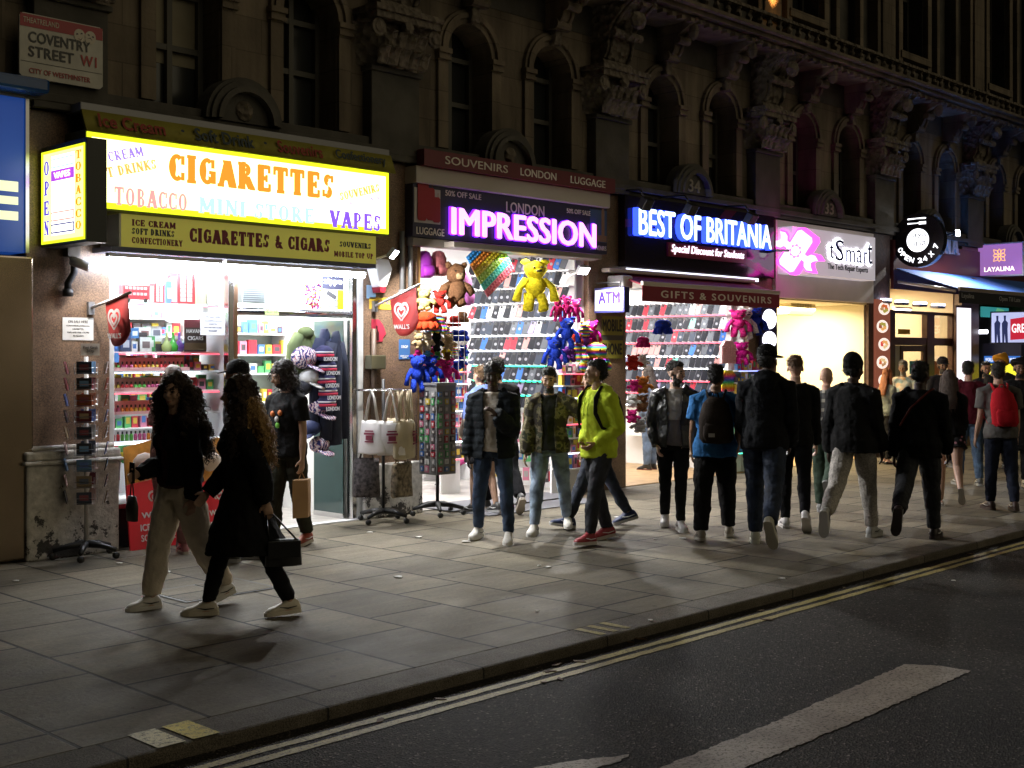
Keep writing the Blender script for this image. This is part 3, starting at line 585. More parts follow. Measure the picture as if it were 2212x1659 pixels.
for cx, an in ((.71, .25), (.84, -.25)):
    ux, uy = rot_frame(an); c = Vector((xa + cx * w, Y - .0065, z0 + .80 * h))
    mk.prism([(.055 * math.cos(a), .062 * math.sin(a)) for a in [k * math.pi / 8 for k in range(16)]], c, ux, uy, (0, .002, 0))
mk.build('mask_emblem', cw, t)
mf = MB()
for cx, an, sg in ((.71, .25, 1), (.84, -.25, -1)):
    ux, uy = rot_frame(an); c = Vector((xa + cx * w, Y - .0085, z0 + .80 * h))
    for e in (-.022, .022): mf.prism([(e - .012, .012), (e + .012, .012), (e + .006, .024), (e - .006, .024)], c, ux, uy, (0, .002, 0))
    mf.prism([(-.025, -.018), (0, -.018 - sg * .018), (.025, -.018), (0, -.026 - sg * .018)], c, ux, uy, (0, .002, 0))
mf.build('mask_features', dk, t)
# ---- blue shop sign and metal pilaster at the left edge
t = thing('bank_fascia', 'blue backlit sign panel with three cream bars cut by the photo edge', 'sign', (4.2, -.1, 1.9))
xr = W(53, 300, -.12)[0]; za, zb = W(30, 545, -.12)[1], W(30, 205, -.12)[1]
bl, bn, bk, bb_ = base_nodes('blue_panel'); b_ = bb_
b_.inputs['Base Color'].default_value = (.02, .06, .25, 1); b_.inputs['Emission Color'].default_value = (.012, .06, .30, 1); b_.inputs['Emission Strength'].default_value = .45; b_.inputs['Roughness'].default_value = .3
MB().box(3.0, xr, -.12, .2, za, zb).build('panel', bl, t)
for a, b2 in ((391, 413), (424, 441), (456, 475)):
    zz, z2 = W(20, b2, -.125)[1], W(20, a, -.125)[1]; MB().box(3.9, W(39, 400, -.125)[0], -.128, -.1205, zz, z2).build('bar', lit('cream_glow', (.62, .66, .42), 1), t)
MB().box(xr + .002, W(61, 300, -.12)[0], -.14, .2, za, zb).build('edge_trim', STEEL, t)
z2 = W(30, 186, -.3)[1]; MB().box(2.5, W(103, 190, -.3)[0], -.36, -.12, z2 - .03, z2 + .10).build('canopy', mat('blue_gloss', (.02, .07, .22), .2), t, bevel=.03)
xq = W(72, 900, -.12)[0]
MB().box(xq - .34, xq, -.13, .3, .02, za - .03).build('metal_pilaster', mat('brushed_bronze', (.21, .16, .11), .26, .85, var=.12, vs=2), t, bevel=.02)
MB().box(2.0, xq - .342, .05, .12, .02, za - .03).build('dark_glass', DARKG, t)
# ---- tobacconist: awning valance, lightbox fascia, olive board
OLIVE = mat('olive_awning', (.27, .24, .03), .7, var=.15, vs=3)
xa, xb = W(187, 281, -.42)[0], W(840, 375, -.42)[0]
t = thing('awning_valance', 'faded olive awning valance reading Ice Cream and Soft Drink above the lit sign', 'awning', ((xa + xb) / 2, -.3, 3.9))
za = W(187, 283, -.42)[1]; zb = W(195, 236, -.3)[1]
vv = MB(); n = 40; pv = []
for k in range(n + 1):
    x = xa - .02 + (xb - xa + .10) * k / n; pv += [(x, -.46 + .012 * math.sin(k * 1.3), za + .0), (x, -.36, zb - .02), (x, -.33, zb - .02), (x, -.43 + .012 * math.sin(k * 1.3), za)]
vv.add(pv, [q for k in range(n) for q in ((4 * k, 4 * k + 4, 4 * k + 5, 4 * k + 1), (4 * k + 1, 4 * k + 5, 4 * k + 6, 4 * k + 2), (4 * k + 3, 4 * k + 2, 4 * k + 6, 4 * k + 7), (4 * k, 4 * k + 3, 4 * k + 7, 4 * k + 4))])
vv.build('valance', OLIVE, t, True)
MB().box(xa - .02, xb + .08, -.34, -.05, zb - .03, zb + .05).build('cassette', GREYM, t, bevel=.01)
for s, a, b2, m in (('Ice Cream', 0.03, .22, 'print_red'), ('\u2022', .265, .275, 'print_navy'), ('Soft Drink', .31, .50, 'print_navy'), ('\u2022', .53, .54, 'print_navy'), ('Souvenirs', .58, .74, 'print_red'), ('Confectionery', .79, .985, 'print_navy')):
    mm = mat(m, (.30, .03, .01) if 'red' in m else (.03, .05, .06), .6)
    L = xb - xa; h = (zb - za) * (.12 if s == '\u2022' else .6)
    text(s, mm, 'lettering', t, (xa + a * L, -.452, za + (zb - za) * .22 + (.06 if s == '\u2022' else 0)), UX, Vector((0, .33, 1)).normalized(), (b2 - a) * L, h, .03, .004)
# lightbox
Y = -.45
t = thing('lightbox_sign', 'large glowing yellow shop sign lettered CIGARETTES above the tobacco shop', 'sign', (xa, Y, 3.26))
z0 = (W(228, 457, Y)[1] + W(840, 500, Y)[1]) / 2; z1 = (W(187, 282, Y)[1] + W(840, 375, Y)[1]) / 2; xa, xb = W(186, 282, Y)[0], W(841, 400, Y)[0]
MB().box(xa, xb, Y + .012, -.02, z0 - .02, z1 + .02).build('box', mat('olive_box', (.10, .10, .03), .5), t)
YB = lit('yellow_face_edge', (.80, .95, .02), 1.25); YC = lit('yellow_face', (1, .98, .52), 2.3)
e = .055
MB().box(xa + .01, xb - .01, Y, Y + .011, z0, z1).build('dim_face_edge', YB, t)
mface = MB().box(xa + e, xb - e, Y - .003, Y - .0005, z0 + e, z1 - e * .8)
m, n, l, b = base_nodes('yellow_face_lit'); tc = n.new('ShaderNodeTexCoord'); gg = n.new('ShaderNodeTexGradient')   # paler, stronger glow painted in for the overexposed middle of the face
sx = n.new('ShaderNodeSeparateXYZ'); l.new(tc.outputs['Generated'], sx.inputs[0])
b.inputs['Base Color'].default_value = (.7, .7, .2, 1); b.inputs['Emission Color'].default_value = (1, .98, .48, 1); b.inputs['Emission Strength'].default_value = 2.4
mface.build('face', m, t)
L = xb - xa; H = z1 - z0
def lb(s, col, fx0, fx1, fz0, fz1, serif=True, an=0, st_=1.0):
    mm = lit('glow_' + '_'.join('%02d' % int(c * 99) for c in col), col, st_); ux, uy = rot_frame(an)
    text(s, mm, 'lettering', t, Vector((xa + fx0 * L, Y - .0035, z0 + fz0 * H)), ux, uy, (fx1 - fx0) * L, (fz1 - fz0) * H, .03, .004, raw=serif_raw(s, 1.45 if s == 'CIGARETTES' else 1.15) if serif else None)
fv = lambda px: (W(px * .8709, 390, Y)[0] - xa) / L
lb('CIGARETTES', (1, .30, .03), fv(418), fv(826), .46, .87)
lb('TOBACCO', (.98, .36, .34), fv(283), fv(463), .055, .31)
lb('MINI STORE', (.50, .86, .76), fv(492), fv(778), .055, .29); lb('VAPES', (.24, .10, .78), fv(816), fv(943), .03, .30)
lb('ICE CREAM', (.36, .24, .86), .005, fv(362), .54, .68, True, .27); lb('SOFT DRINKS', (.92, .46, .12), .005, fv(395), .33, .47, True, .27)
lb('SOUVENIRS', (.95, .50, .10), fv(845), fv(945), .46, .59, True, .27); lb('CONFECTIONERY', (.55, .45, .80), fv(852), fv(954), .34, .43, True, .27)
# olive board beneath
Y2 = -.40; zt = (W(260, 458, Y2)[1] + W(812, 510, Y2)[1]) / 2 - .0; zb = (W(235, 535, Y2)[1] + W(812, 566, Y2)[1]) / 2; zt = min(zt, z0 - .03); OLZ = zb
xa2, xb2 = W(262, 500, Y2)[0], W(812, 530, Y2)[0]; L2 = xb2 - xa2; H2 = zt - zb
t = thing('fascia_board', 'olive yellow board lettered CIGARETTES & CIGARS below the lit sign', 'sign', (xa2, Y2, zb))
MB().box(xa2, xb2, Y2, -.03, zb, zt).build('board', mat('olive_board_spill_glow', (.70, .65, .14), .45, em=((.50, .46, .08), .22)), t)  # faint emission stands in for spill from the lightbox above
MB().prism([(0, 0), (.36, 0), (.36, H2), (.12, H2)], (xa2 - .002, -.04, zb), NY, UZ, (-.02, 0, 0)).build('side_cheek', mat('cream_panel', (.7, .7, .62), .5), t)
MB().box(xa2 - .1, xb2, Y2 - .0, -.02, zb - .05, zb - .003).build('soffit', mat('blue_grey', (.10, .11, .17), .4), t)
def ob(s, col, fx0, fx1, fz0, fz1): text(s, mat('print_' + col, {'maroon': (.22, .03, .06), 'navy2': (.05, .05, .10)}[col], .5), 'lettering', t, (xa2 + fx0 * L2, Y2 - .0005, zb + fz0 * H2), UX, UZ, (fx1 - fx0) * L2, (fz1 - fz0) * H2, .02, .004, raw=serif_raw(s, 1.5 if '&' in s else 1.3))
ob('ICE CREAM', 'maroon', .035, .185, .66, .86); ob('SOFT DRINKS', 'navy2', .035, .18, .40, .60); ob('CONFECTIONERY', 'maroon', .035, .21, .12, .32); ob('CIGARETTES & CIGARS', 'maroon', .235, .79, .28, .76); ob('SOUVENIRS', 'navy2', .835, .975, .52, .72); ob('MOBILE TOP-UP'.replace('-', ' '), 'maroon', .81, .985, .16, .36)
# projecting OPEN box
Xs = W(88, 420, -.08)[0]
ya_, zA = SX(185, 303, Xs); _, zB = SX(185, 517, Xs); yb_ = -.08
x2 = Xs + .19
t = thing('projecting_sign', 'projecting yellow lightbox reading OPEN and TOBACCO down its sides', 'sign', (Xs, -.5, zB))
MB().box(Xs + .004, x2, ya_ - .015, yb_, zB - .02, zA + .03).build('casing', mat('black_green_casing', (.02, .025, .022), .4), t, bevel=.004)
UL = NY; wS = yb_ - ya_ - .03; hS = zA - zB - .02
FO = Vector((Xs - .0005, yb_ - .015, zB + .005))
def lface(f0, f1, g0, g1, m, name, off=0.0): MB().prism([(f0 * wS, g0 * hS), (f1 * wS, g0 * hS), (f1 * wS, g1 * hS), (f0 * wS, g1 * hS)], FO + Vector((-off, 0, 0)), UL, UZ, (.004, 0, 0)).build(name, m, t)
lface(0, 1, 0, 1, YB, 'dim_face_edge', .001); lface(.06, .97, .03, .97, lit('yellow_face_soft', (.97, 1, .30), 1.5), 'face', .004); lface(.25, .78, .08, .93, lit('white_face', (1, 1, .9), 1.9), 'list_panel', .007)
def stack(s, col, f0, f1, g0, g1):
    mm = lit('glow_' + '_'.join('%02d' % int(c * 99) for c in col), col, 1.0); n = len(s); hh = (g1 - g0) / n
    for k, ch in enumerate(s): text(ch, mm, 'lettering', t, FO + Vector((-.0075, 0, 0)) + UL * f0 * wS + UZ * (g1 - (k + .85) * hh) * hS, UL, UZ, (f1 - f0) * wS, hh * .72 * hS, .0, .004, raw=serif_raw(ch))
stack('OPEN', (.10, .06, .62), .09, .20, .06, .92); stack('TOBACCO', (.90, .30, .02), .82, .94, .09, .95)
for k, (g0, g1, cc) in enumerate(((.80, .90, (.5, .9, .7)), (.66, .775, (.45, .08, .75)), (.23, .33, (.95, .35, .3)), (.10, .20, (.05, .05, .25)))):
    lface(.25, .78, g0, g1, lit('strip%d' % k, cc, .9), 'printed_strip', .0085)
    if k != 1: lface(.27, .76, g0 + .015, g1 - .015, MATS['white_face'], 'strip_centre', .0095)
text('VAPES', MATS['white_face'], 'lettering', t, FO + Vector((-.0125, 0, 0)) + UL * .33 * wS + UZ * .685 * hS, UL, UZ, .37 * wS, .065 * hS, .02, .003)
# ---- souvenir shop fascia
Y = -.18; t = thing('souvenir_fascia', 'navy shop fascia with purple neon IMPRESSION letters and red SOUVENIRS band', 'sign', (11.4, Y, 3.2))
xa, xb = W(892, 450, Y)[0], W(1311, 500, Y)[0]
zz = lambda a, b: (W(900, a, Y)[1] + W(1310, b, Y)[1]) / 2
zr1, zr0, zw0, zp0 = zz(322, 390), zz(366, 413), zz(400, 448), zz(517, 544)
MB().box(xa + .06, xb + .02, -.31, -.18, zr0 + .002, zr1).build('red_band', mat('maroon_board', (.14, .014, .022), .4), t)
MB().box(xa, xb, Y - .06, -.02, zw0 + .004, zr0).build('shutter_housing', mat('offwhite_metal', (.52, .47, .42), .4), t, bevel=.012)
MB().box(xa, xb, Y, -.02, zp0, zw0).build('navy_panel', NAVY, t)
L = xb - xa; H = zw0 - zp0; CREAM = mat('cream_lettering', (.78, .72, .64), .5)
for s, a, b2 in (('SOUVENIRS', .11, .41), ('LONDON', .475, .665), ('LUGGAGE', .745, .945)): text(s, CREAM, 'lettering', t, (xa + a * L, -.3105, zr0 + (zr1 - zr0) * .26), UX, UZ, (b2 - a) * L, (zr1 - zr0) * .5, .005, .006)
MB().box(xa + .02, xa + .43, Y - .004, Y - .0005, zp0 + .27 * H, zp0 + .93 * H).build('luggage_picture', mat('picture_white', (.55, .52, .5), .5), t)
lg = MB()
for x_, z_, w_, h_ in ((.04, .38, .17, .42), (.18, .33, .13, .38), (.28, .30, .12, .30), (.04, .31, .14, .22)):
    lg.prism([(.02, 0), (w_ - .02, 0), (w_, .02), (w_, h_ - .02), (w_ - .02, h_), (.02, h_), (0, h_ - .02), (0, .02)], (xa + .02 + x_, Y - .0045 - .002 * h_ * 10 - w_ * .02, zp0 + z_ * H), UX, UZ, (0, .002, 0))
    for q in (.25, .7): lg.box(xa + .02 + x_ + w_ * q, xa + .02 + x_ + w_ * q + .006, Y - .010, Y - .0095, zp0 + z_ * H + h_, zp0 + z_ * H + h_ + .05)
lg.build('suitcases_print', mat('print_suitcase_red', (.36, .02, .03), .5), t)
MB().box(xb - .36, xb - .01, Y - .004, Y - .0005, zp0 + .25 * H, zp0 + .95 * H).build('city_picture', mat('picture_dusk_blue', (.05, .10, .22), .5), t)
ct = MB().box(xb - .355, xb - .015, Y - .006, Y - .0045, zp0 + .26 * H, zp0 + .40 * H).box(xb - .30, xb - .2, Y - .006, Y - .0045, zp0 + .4005 * H, zp0 + .6 * H)
ct.prism([(0, 0), (.06, 0), (.06, .33), (.03, .42), (0, .33)], (xb - .12, Y - .0045, zp0 + .4005 * H), UX, UZ, (0, -.0015, 0)); ct.build('skyline_print', mat('print_sandstone', (.26, .15, .08), .5), t)
for s, a, b2, g0, g1 in (('50% OFF SALE', .145, .315, .84, .95), ('LONDON', .44, .64, .66, .88), ('50% OFF SALE', .765, .90, .80, .90), ('LUGGAGE', .015, .14, .05, .19), ('SOUVENIRS', .90, .995, .07, .17)): text(s, CREAM, 'lettering', t, (xa + a * L, Y - .0005, zp0 + g0 * H), UX, UZ, (b2 - a) * L, (g1 - g0) * H, .012, .005)
text('IMPRESSION', lit('neon_pink', (.92, .34, 1), 1.9), 'neon_letters', t, (xa + .165 * L, Y - .031, zp0 + .10 * H), UX, UZ, .755 * L, .53 * H, .022, .02)
text('IMPRESSION', lit('neon_violet_edge', (.20, .02, 1), 2.4), 'neon_backing', t, (xa + .160 * L, Y - .001, zp0 + .085 * H), UX, UZ, .765 * L, .56 * H, .034, .028)
sb = MB().box(xa + .02, xb - .2, -.16, -.02, zp0 - .10, zp0 - .004).box(xa + .5, xb - .3, -.34, -.165, zp0 - .10, zp0 - .03)
single('shutter_roller', sb, [mat('roller_metal', (.22, .19, .16), .5)], 'rolled metal shutter tucked below the purple IMPRESSION fascia', 'shutter', bevel=.01)
# ---- gift shop fascia
Y = -.16; t = thing('gift_fascia', 'dark glossy fascia with tall blue-white letters BEST OF BRITANIA', 'sign', (15.5, Y, 3.1))
xa, xb = W(1350, 450, Y)[0], W(1672, 520, Y)[0]; zt = (W(1350, 421, Y)[1] + W(1672, 468, Y)[1]) / 2; zb = (W(1345, 572, Y)[1] + W(1672, 605, Y)[1]) / 2; L = xb - xa; H = zt - zb
MB().box(xa, xb, Y, -.02, zb, zt).build('panel', mat('dark_gloss', (.018, .012, .016), .12), t)
dec = MB()                                                  # faded red flag stripes printed on the panel
for pts in ([(.0, .55), (.62, .70), (.62, .84), (.0, .66)], [(.55, .72), (.62, .70), (.72, 1), (.64, 1)], [(.63, .30), (.98, .02), (1, .0), (1, .10), (.70, .36)]): dec.prism([(a * L, b2 * H) for a, b2 in pts], (xa, Y - .0005, zb), UX, UZ, (0, -.002, 0))
dec.build('flag_print', mat('deep_red_print', (.11, .012, .016), .25), t)
text('BEST OF BRITANIA', lit('led_blue_side', (.03, .07, 1), 2.2), 'letter_returns', t, (xa + .045 * L, Y - .001, zb + .44 * H), UX, UZ, .90 * L, .40 * H, .035, .09)
text('BEST OF BRITANIA', lit('led_white_face', (.66, .86, 1), 1.7), 'led_letters', t, (xa + .050 * L, Y - .0935, zb + .45 * H), UX, UZ, .89 * L, .385 * H, .022, .008)
MB().box(xa + .25 * L, xa + .78 * L, Y - .03, Y - .0005, zb + .20 * H, zb + .40 * H).build('red_plaque', mat('red_plaque', (.20, .01, .02), .3), t)
text('Special Discount for Students', lit('led_soft_white', (.95, .85, 1), 1.5), 'lettering', t, (xa + .27 * L, Y - .036, zb + .23 * H), UX, UZ, .49 * L, .15 * H, .02, .005, shear=.18)
def spot_lamp(x, y, z, lab):
    q = thing('sign_floodlight', lab, 'floodlight', (x, y, z), 'switched-off floodlights over the gift shop sign')
    MB().tube([(x, -.1, z + .22), (x, y + .1, z + .20), (x, y, z + .06)], .015, 6).build('arm', BLACK, q, True)
    MB().obox((x, y, z), (.09, 0, 0), (0, .05, .03), (0, -.045, .07)).build('head', BLACK, q, bevel=.01)
x_, z_ = W(1395, 440, -.5); spot_lamp(x_, -.5, z_, 'black floodlight over the word BEST, switched off'); x_, z_ = W(1492, 452, -.62); spot_lamp(x_, -.62, z_, 'black floodlight hiding the F in the word OF'); x_, z_ = W(1622, 472, -.55); spot_lamp(x_, -.55, z_, 'black floodlight over the end of the word BRITANIA')
# led strip and awning
za = zb - .02; single('led_strip', MB().box(xa + .02, xb - .5, Y - .03, Y - .002, za - .05, za), [lit('led_strip_white', (.8, .82, 1), 2.2)], 'white LED strip under the BEST OF BRITANIA fascia', 'light strip')
t = thing('awning', 'maroon awning with valance lettered GIFTS & SOUVENIRS', 'awning', (15.5, -.3, 2.7))
yF = -.55; xa, xb = W(1383, 640, yF)[0], W(1680, 640, yF)[0]; z1 = (W(1385, 611, yF)[1] + W(1680, 633, yF)[1]) / 2; z0 = (W(1385, 655, yF)[1] + W(1680, 662, yF)[1]) / 2
MAR = mat('maroon_canvas', (.22, .018, .035), .75); zk = zb - .10
MB().prism([(-.1, zk - .02), (-.1, zk), (yF, z1), (yF, z1 - .02)], (xa, 0, 0), (0, 1, 0), UZ, (xb - xa, 0, 0)).build('canopy', MAR, t)
MB().box(xa, xb, yF - .05, yF - .005, z1 - .03, z1 + .03).build('front_bar', mat('bar_cream', (.6, .52, .45), .4), t, bevel=.008)
MB().box(xa + .005, xb - .005, yF - .035, yF - .025, z0, z1 - .032).build('valance', MAR, t)
text('GIFTS & SOUVENIRS', CREAM, 'lettering', t, (xa + .12 * (xb - xa), yF - .0355, z0 + .25 * (z1 - z0)), UX, UZ, .81 * (xb - xa), .42 * (z1 - z0), .02, .003, space=1.25)
MB().box(xa - .25, xb - .1, -.22, -.06, zk, zk + .06).build('cassette', mat('bar_cream', (.6, .52, .45), .4), t, bevel=.02)
x_, z_ = W(1345, 610, -.2); single('wall_heater', MB().box(x_ - .18, x_ + .05, -.35, -.06, z_ - .09, z_ + .09), [mat('heater_white', (.62, .6, .6), .4)], 'white plastic unit on the pier left of the maroon awning', 'unit', bevel=.03)
# ---- repair shop fascia
Y = -.10; xa, xb = W(1676, 560, Y)[0], W(1887, 600, Y)[0]; zt = (W(1676, 466, Y)[1] + W(1887, 501, Y)[1]) / 2; zb = (W(1676, 641, Y)[1] + W(1887, 656, Y)[1]) / 2
t = thing('repair_fascia', 'white boarded fascia with a pale panel lettered tSmart The Tech Repair Experts', 'sign', (xa, Y, zb)); H = zt - zb
cl = MB(); k = zb
cl.box(xa, xb, Y, -.02, zb, zb + .40)
k = zb + .402
while k < zt - .05: cl.box(xa, xb, Y, -.02, k, min(k + .105, zt)); k += .108
cl.build('cladding', mat('white_boards', (.74, .66, .64), .5, var=.05, vs=3), t)
gl_ = MB(); k = zb + .65
for q in range(7): gl_.obox((xa + .32, Y - .012, k + .05 * q), (.20, 0, 0), (0, .010, .008), (0, .0, .012))
gl_.build('vent_grille', mat('grille_grey', (.35, .32, .31), .5), t)
Y2 = -.38; pa, pb = W(1712, 560, Y2)[0], W(1891, 560, Y2)[0]; p1 = (W(1712, 487, Y2)[1] + W(1891, 514, Y2)[1]) / 2; p0 = (W(1712, 593, Y2)[1] + W(1891, 604, Y2)[1]) / 2
MB().box(pa, pb, Y2, Y - .004, p0, p1).build('panel', mat('pale_panel', (.8, .76, .8), .35, em=((.72, .66, .74), .36)), t, bevel=.01); L = pb - pa; H = p1 - p0
BLUEL = mat('letter_blue', (.03, .035, .20), .35)
ws = [('t', .40, .45, .40, .72), ('S', .47, .57, .36, .83), ('m', .60, .71, .36, .64), ('a', .73, .80, .36, .66), ('r', .825, .865, .36, .64), ('t', .87, .93, .36, .83)]
for s, a, b2, g0, g1 in ws: text(s, BLUEL, 'letter', t, (pa + a * L, Y2 - .035, p0 + g0 * H), UX, UZ, (b2 - a) * L, (g1 - g0) * H, 0, .008)
hb = MB()
for s, a, b2, g0, g1 in ws: hb.add(*put_flat(text_raw(s, .012, .1), (pa + (a - .012) * L, Y2 - .012, p0 + (g0 - .03) * H), UX, UZ, (b2 - a + .024) * L, (g1 - g0 + .06) * H, .008))
hb.build('halo_leds', lit('halo_white', (.9, .93, 1), 4), t)
text('The Tech Repair Experts', mat('letter_black', (.02, .02, .03), .4), 'lettering', t, (pa + .40 * L, Y2 - .0005, p0 + .13 * H), UX, UZ, .50 * L, .16 * H, .015, .006)
# projecting phone-and-spanner emblem
Xs = P(3) + .80; yo = SX(1772, 540, Xs)[0]; zc = SX(1731, 543, Xs)[1]; yw = -.04; wS = yw - yo; cy = (yo + yw) / 2 - .02
t = thing('projecting_emblem', 'glowing pink projecting emblem of a phone crossed with a spanner', 'sign', (Xs, cy, zc - .4))
MAG, PW = lit('magenta_edge', (1, .045, .62), 3.6), lit('pink_white_face', (1, .66, .95), 1.5)
def emb(grow, x0, dx, m, name):
    mb = MB(); ux, uy = rot_frame(R(-37), ux=NY, uy=UZ); o = Vector((x0, cy, zc)); a, b2 = .165 + grow, .33 + grow
    mb.prism([(-a + .05, -b2), (a - .05, -b2), (a, -b2 + .05), (a, b2 - .05), (a - .05, b2), (-a + .05, b2), (-a, b2 - .05), (-a, -b2 + .05)], o, ux, uy, (dx, 0, 0))
    ux, uy = rot_frame(R(-37), ux=NY, uy=UZ); o2 = o + Vector((-.004, 0, 0)); q = grow * .8
    for sg in (1, -1):
        mb.prism([(sg * .12, .05 + q), (sg * .23, .05 + q), (sg * .27, .11 + q), (sg * .34, .135 + q), (sg * (.43 + q), .10 + q), (sg * (.37 - q), .05), (sg * (.34 - q), .0), (sg * (.38 - q), -.05), (sg * (.44 + q), -.085 - q), (sg * .35, -.135 - q), (sg * .27, -.11 - q), (sg * .23, -.05 - q), (sg * .12, -.05 - q)][::sg], o2, ux, uy, (dx, 0, 0))
    mb.build(name, m, t)
emb(.03, Xs - .10, .16, MAG, 'rim'); emb(0, Xs - .112, .008, PW, 'face')
gr_ = MB(); oo = Vector((Xs - .1175, cy, zc)); n = 48
gp = [((.115 if (k // 3) % 2 else .092) * math.cos(2 * math.pi * k / n), (.115 if (k // 3) % 2 else .092) * math.sin(2 * math.pi * k / n)) for k in range(n)]
gr_.prism(gp, oo, NY, UZ, (.001, 0, 0)); gr_.build('cog', lit('cog_pink', (1, .22, .8), 1.1), t)
MB().prism([(.075 * math.cos(2 * math.pi * k / 24), .075 * math.sin(2 * math.pi * k / 24)) for k in range(24)], oo + Vector((-.002, 0, 0)), NY, UZ, (.001, 0, 0)).build('cog_centre', lit('lens_white', (1, .95, 1), 2.4), t)
MB().tube([(Xs, yw + .02, zc), (Xs, cy, zc)], .025, 6).build('bracket', BLACK, t)
single('sign_bracket', MB().tube([(P(3) + .35, -.05, zc - .03), (P(3) + .35, -.30, zc), (Xs - .05, -.34, zc + .02)], .022, 6), [BLACK], 'black metal arm holding the pink emblem at the pier', 'bracket')
# ---- restaurant: round sign, fascia letters, awning, purple sign
Xs = W(1928, 520, -.03)[0]; yo = SX(2039, 520, Xs)[0]; rr = (-.03 - yo) / 2; cy = -.03 - rr; zc = SX(1982, 519, Xs)[1]
t = thing('round_sign', 'round black projecting sign with cutlery and OPEN 24 X 7 in white', 'sign', (Xs, cy, zc - rr))
circ = lambda r, n=40: [(r * math.cos(2 * math.pi * k / n), r * math.sin(2 * math.pi * k / n)) for k in range(n)]
MB().prism(circ(rr), (Xs, cy, zc), NY, UZ, (.14, 0, 0)).build('drum', mat('black_gloss', (.012, .012, .016), .25), t)
WG = lit('white_glow', (.92, .94, 1), 2.0); oo = Vector((Xs - .006, cy, zc))
MB().prism(circ(rr * .43, 32), oo, NY, UZ, (.004, 0, 0)).build('white_disc', WG, t)
LK = mat('ink', (.02, .02, .03), .5)
for s, a, b2, g0, g1 in (('aya', -.20, .34, .06, .26), ('ina', -.16, .34, -.22, .03)): text(s, LK, 'lettering', t, oo + Vector((-.003, 0, 0)) + NY * a * rr + UZ * g0 * rr, NY, UZ, (b2 - a) * rr, (g1 - g0) * rr, 0, .002)
ll = MB()
for a in (-.32, -.26): ll.prism([(a * rr, -.24 * rr), (a * rr + .008, -.24 * rr), (a * rr + .008, .27 * rr), (a * rr, .27 * rr)], oo + Vector((-.004, 0, 0)), NY, UZ, (.002, 0, 0))
ll.prism([(-.30 * rr, -.30 * rr), (.30 * rr, -.30 * rr), (.30 * rr, -.275 * rr), (-.30 * rr, -.275 * rr)], oo + Vector((-.004, 0, 0)), NY, UZ, (.002, 0, 0)); ll.build('letter_stems', LK, t)
ar = MB(); s = 'OPEN 24 X 7'; angs = [206, 222, 237, 252, 0, 277, 292, 0, 314, 0, 340]
for ch, a in zip(s, angs):
    if ch == ' ': continue
    er = Vector((math.cos(R(a)), math.sin(R(a)))); up = -er; rt = Vector((-er.y, er.x)); c = er * rr * .75
    u3 = NY * rt.x + UZ * rt.y; w3 = NY * up.x + UZ * up.y; ww = rr * .17; hh = rr * .19
    ar.add(*put_flat(text_raw(ch, .03, .1), oo + NY * c.x + UZ * c.y - u3 * ww / 2 - w3 * hh / 2, u3, w3, ww, hh, .004))
ar.build('lettering', WG, t)
kf = MB().prism([(-.40, .02), (-.05, .025), (.28, .03), (.33, .0), (.28, -.028), (-.05, -.012), (-.40, -.03)], oo + UZ * rr * .80, NY * rr, UZ * rr, (.004, 0, 0))
kf.prism([(-.40, .025), (0, .012), (.06, .05), (.32, .05), (.32, .028), (.12, .026), (.12, .012), (.32, .011), (.32, -.011), (.12, -.012), (.12, -.026), (.32, -.028), (.32, -.05), (.06, -.05), (0, -.012), (-.40, -.025)], oo + UZ * rr * .63, NY * rr, UZ * rr, (.004, 0, 0)); kf.build('cutlery_emblem', WG, t)
MB().tube([(Xs + .07, -.0, zc), (Xs + .07, cy + rr * .9, zc)], .03, 6).build('bracket', BLACK, t)
xa, xb = P(4) + .84, P(5) + 3.9; zt = 4.02; zb = 3.40
t = thing('restaurant_fascia', 'maroon restaurant fascia with chunky white cut letters', 'sign', (xa, -.08, zb))
MB().box(xa, xb, -.09, -.02, zb - .3, zt).build('board', mat('maroon_fascia', (.085, .016, .014), .4), t)
x0, x1 = W(2012, 520, -.12)[0], W(2070, 520, -.12)[0]; zA, zB_ = W(2060, 550, -.12)[1], W(2060, 505, -.12)[1]
text('LAYALINA', mat('steel_letter', (.62, .60, .60), .3), 'letters', t, (x1 - 2.45, -.0905, zA), UX, UZ, 2.45, zB_ - zA, .03, .07, raw=serif_raw('LAYALINA'))
t = thing('awning', 'blue restaurant awning with black valance over the timber windows', 'awning', (24, -.5, 3.1))
yF = -1.27; xa = W(1936, 580, -.1)[0] + .02; xb = 28.4; zk = W(1936, 579, -.1)[1]; x_, zf = W(2070, 622, yF)
BLC = mat('blue_canvas', (.06, .18, .62), .7); NAVYC = mat('black_canvas', (.012, .012, .018), .8)
cn = MB(); n = 6
for k in range(n):
    a, b2 = xa + (xb - xa) * k / n, xa + (xb - xa) * (k + 1) / n - .004; cn.prism([(-.1, zk - .015), (-.1, zk), (-.7, (zk + zf) / 2 - .02), (yF, zf), (yF, zf - .015), (-.7, (zk + zf) / 2 - .035)], (a, 0, 0), (0, 1, 0), UZ, (b2 - a, 0, 0))
cn.build('canopy', BLC, t)
MB().box(xa, xb, yF - .05, yF - .005, zf - .05, zf + .02).build('front_bar', mat('bar_brown', (.30, .24, .19), .4), t, bevel=.01)
MB().box(xa + .003, xb, yF - .035, yF - .025, zf - .27, zf - .052).build('valance', NAVYC, t)
for s, a, b2 in (('Layalina', xa + .10, xa + .62), ('Open Till Late', xa + 1.75, xa + 2.75)): text(s, mat('grey_lettering', (.45, .45, .48), .6), 'lettering', t, (a, yF - .0355, zf - .20), UX, UZ, b2 - a, .11, 0, .003)
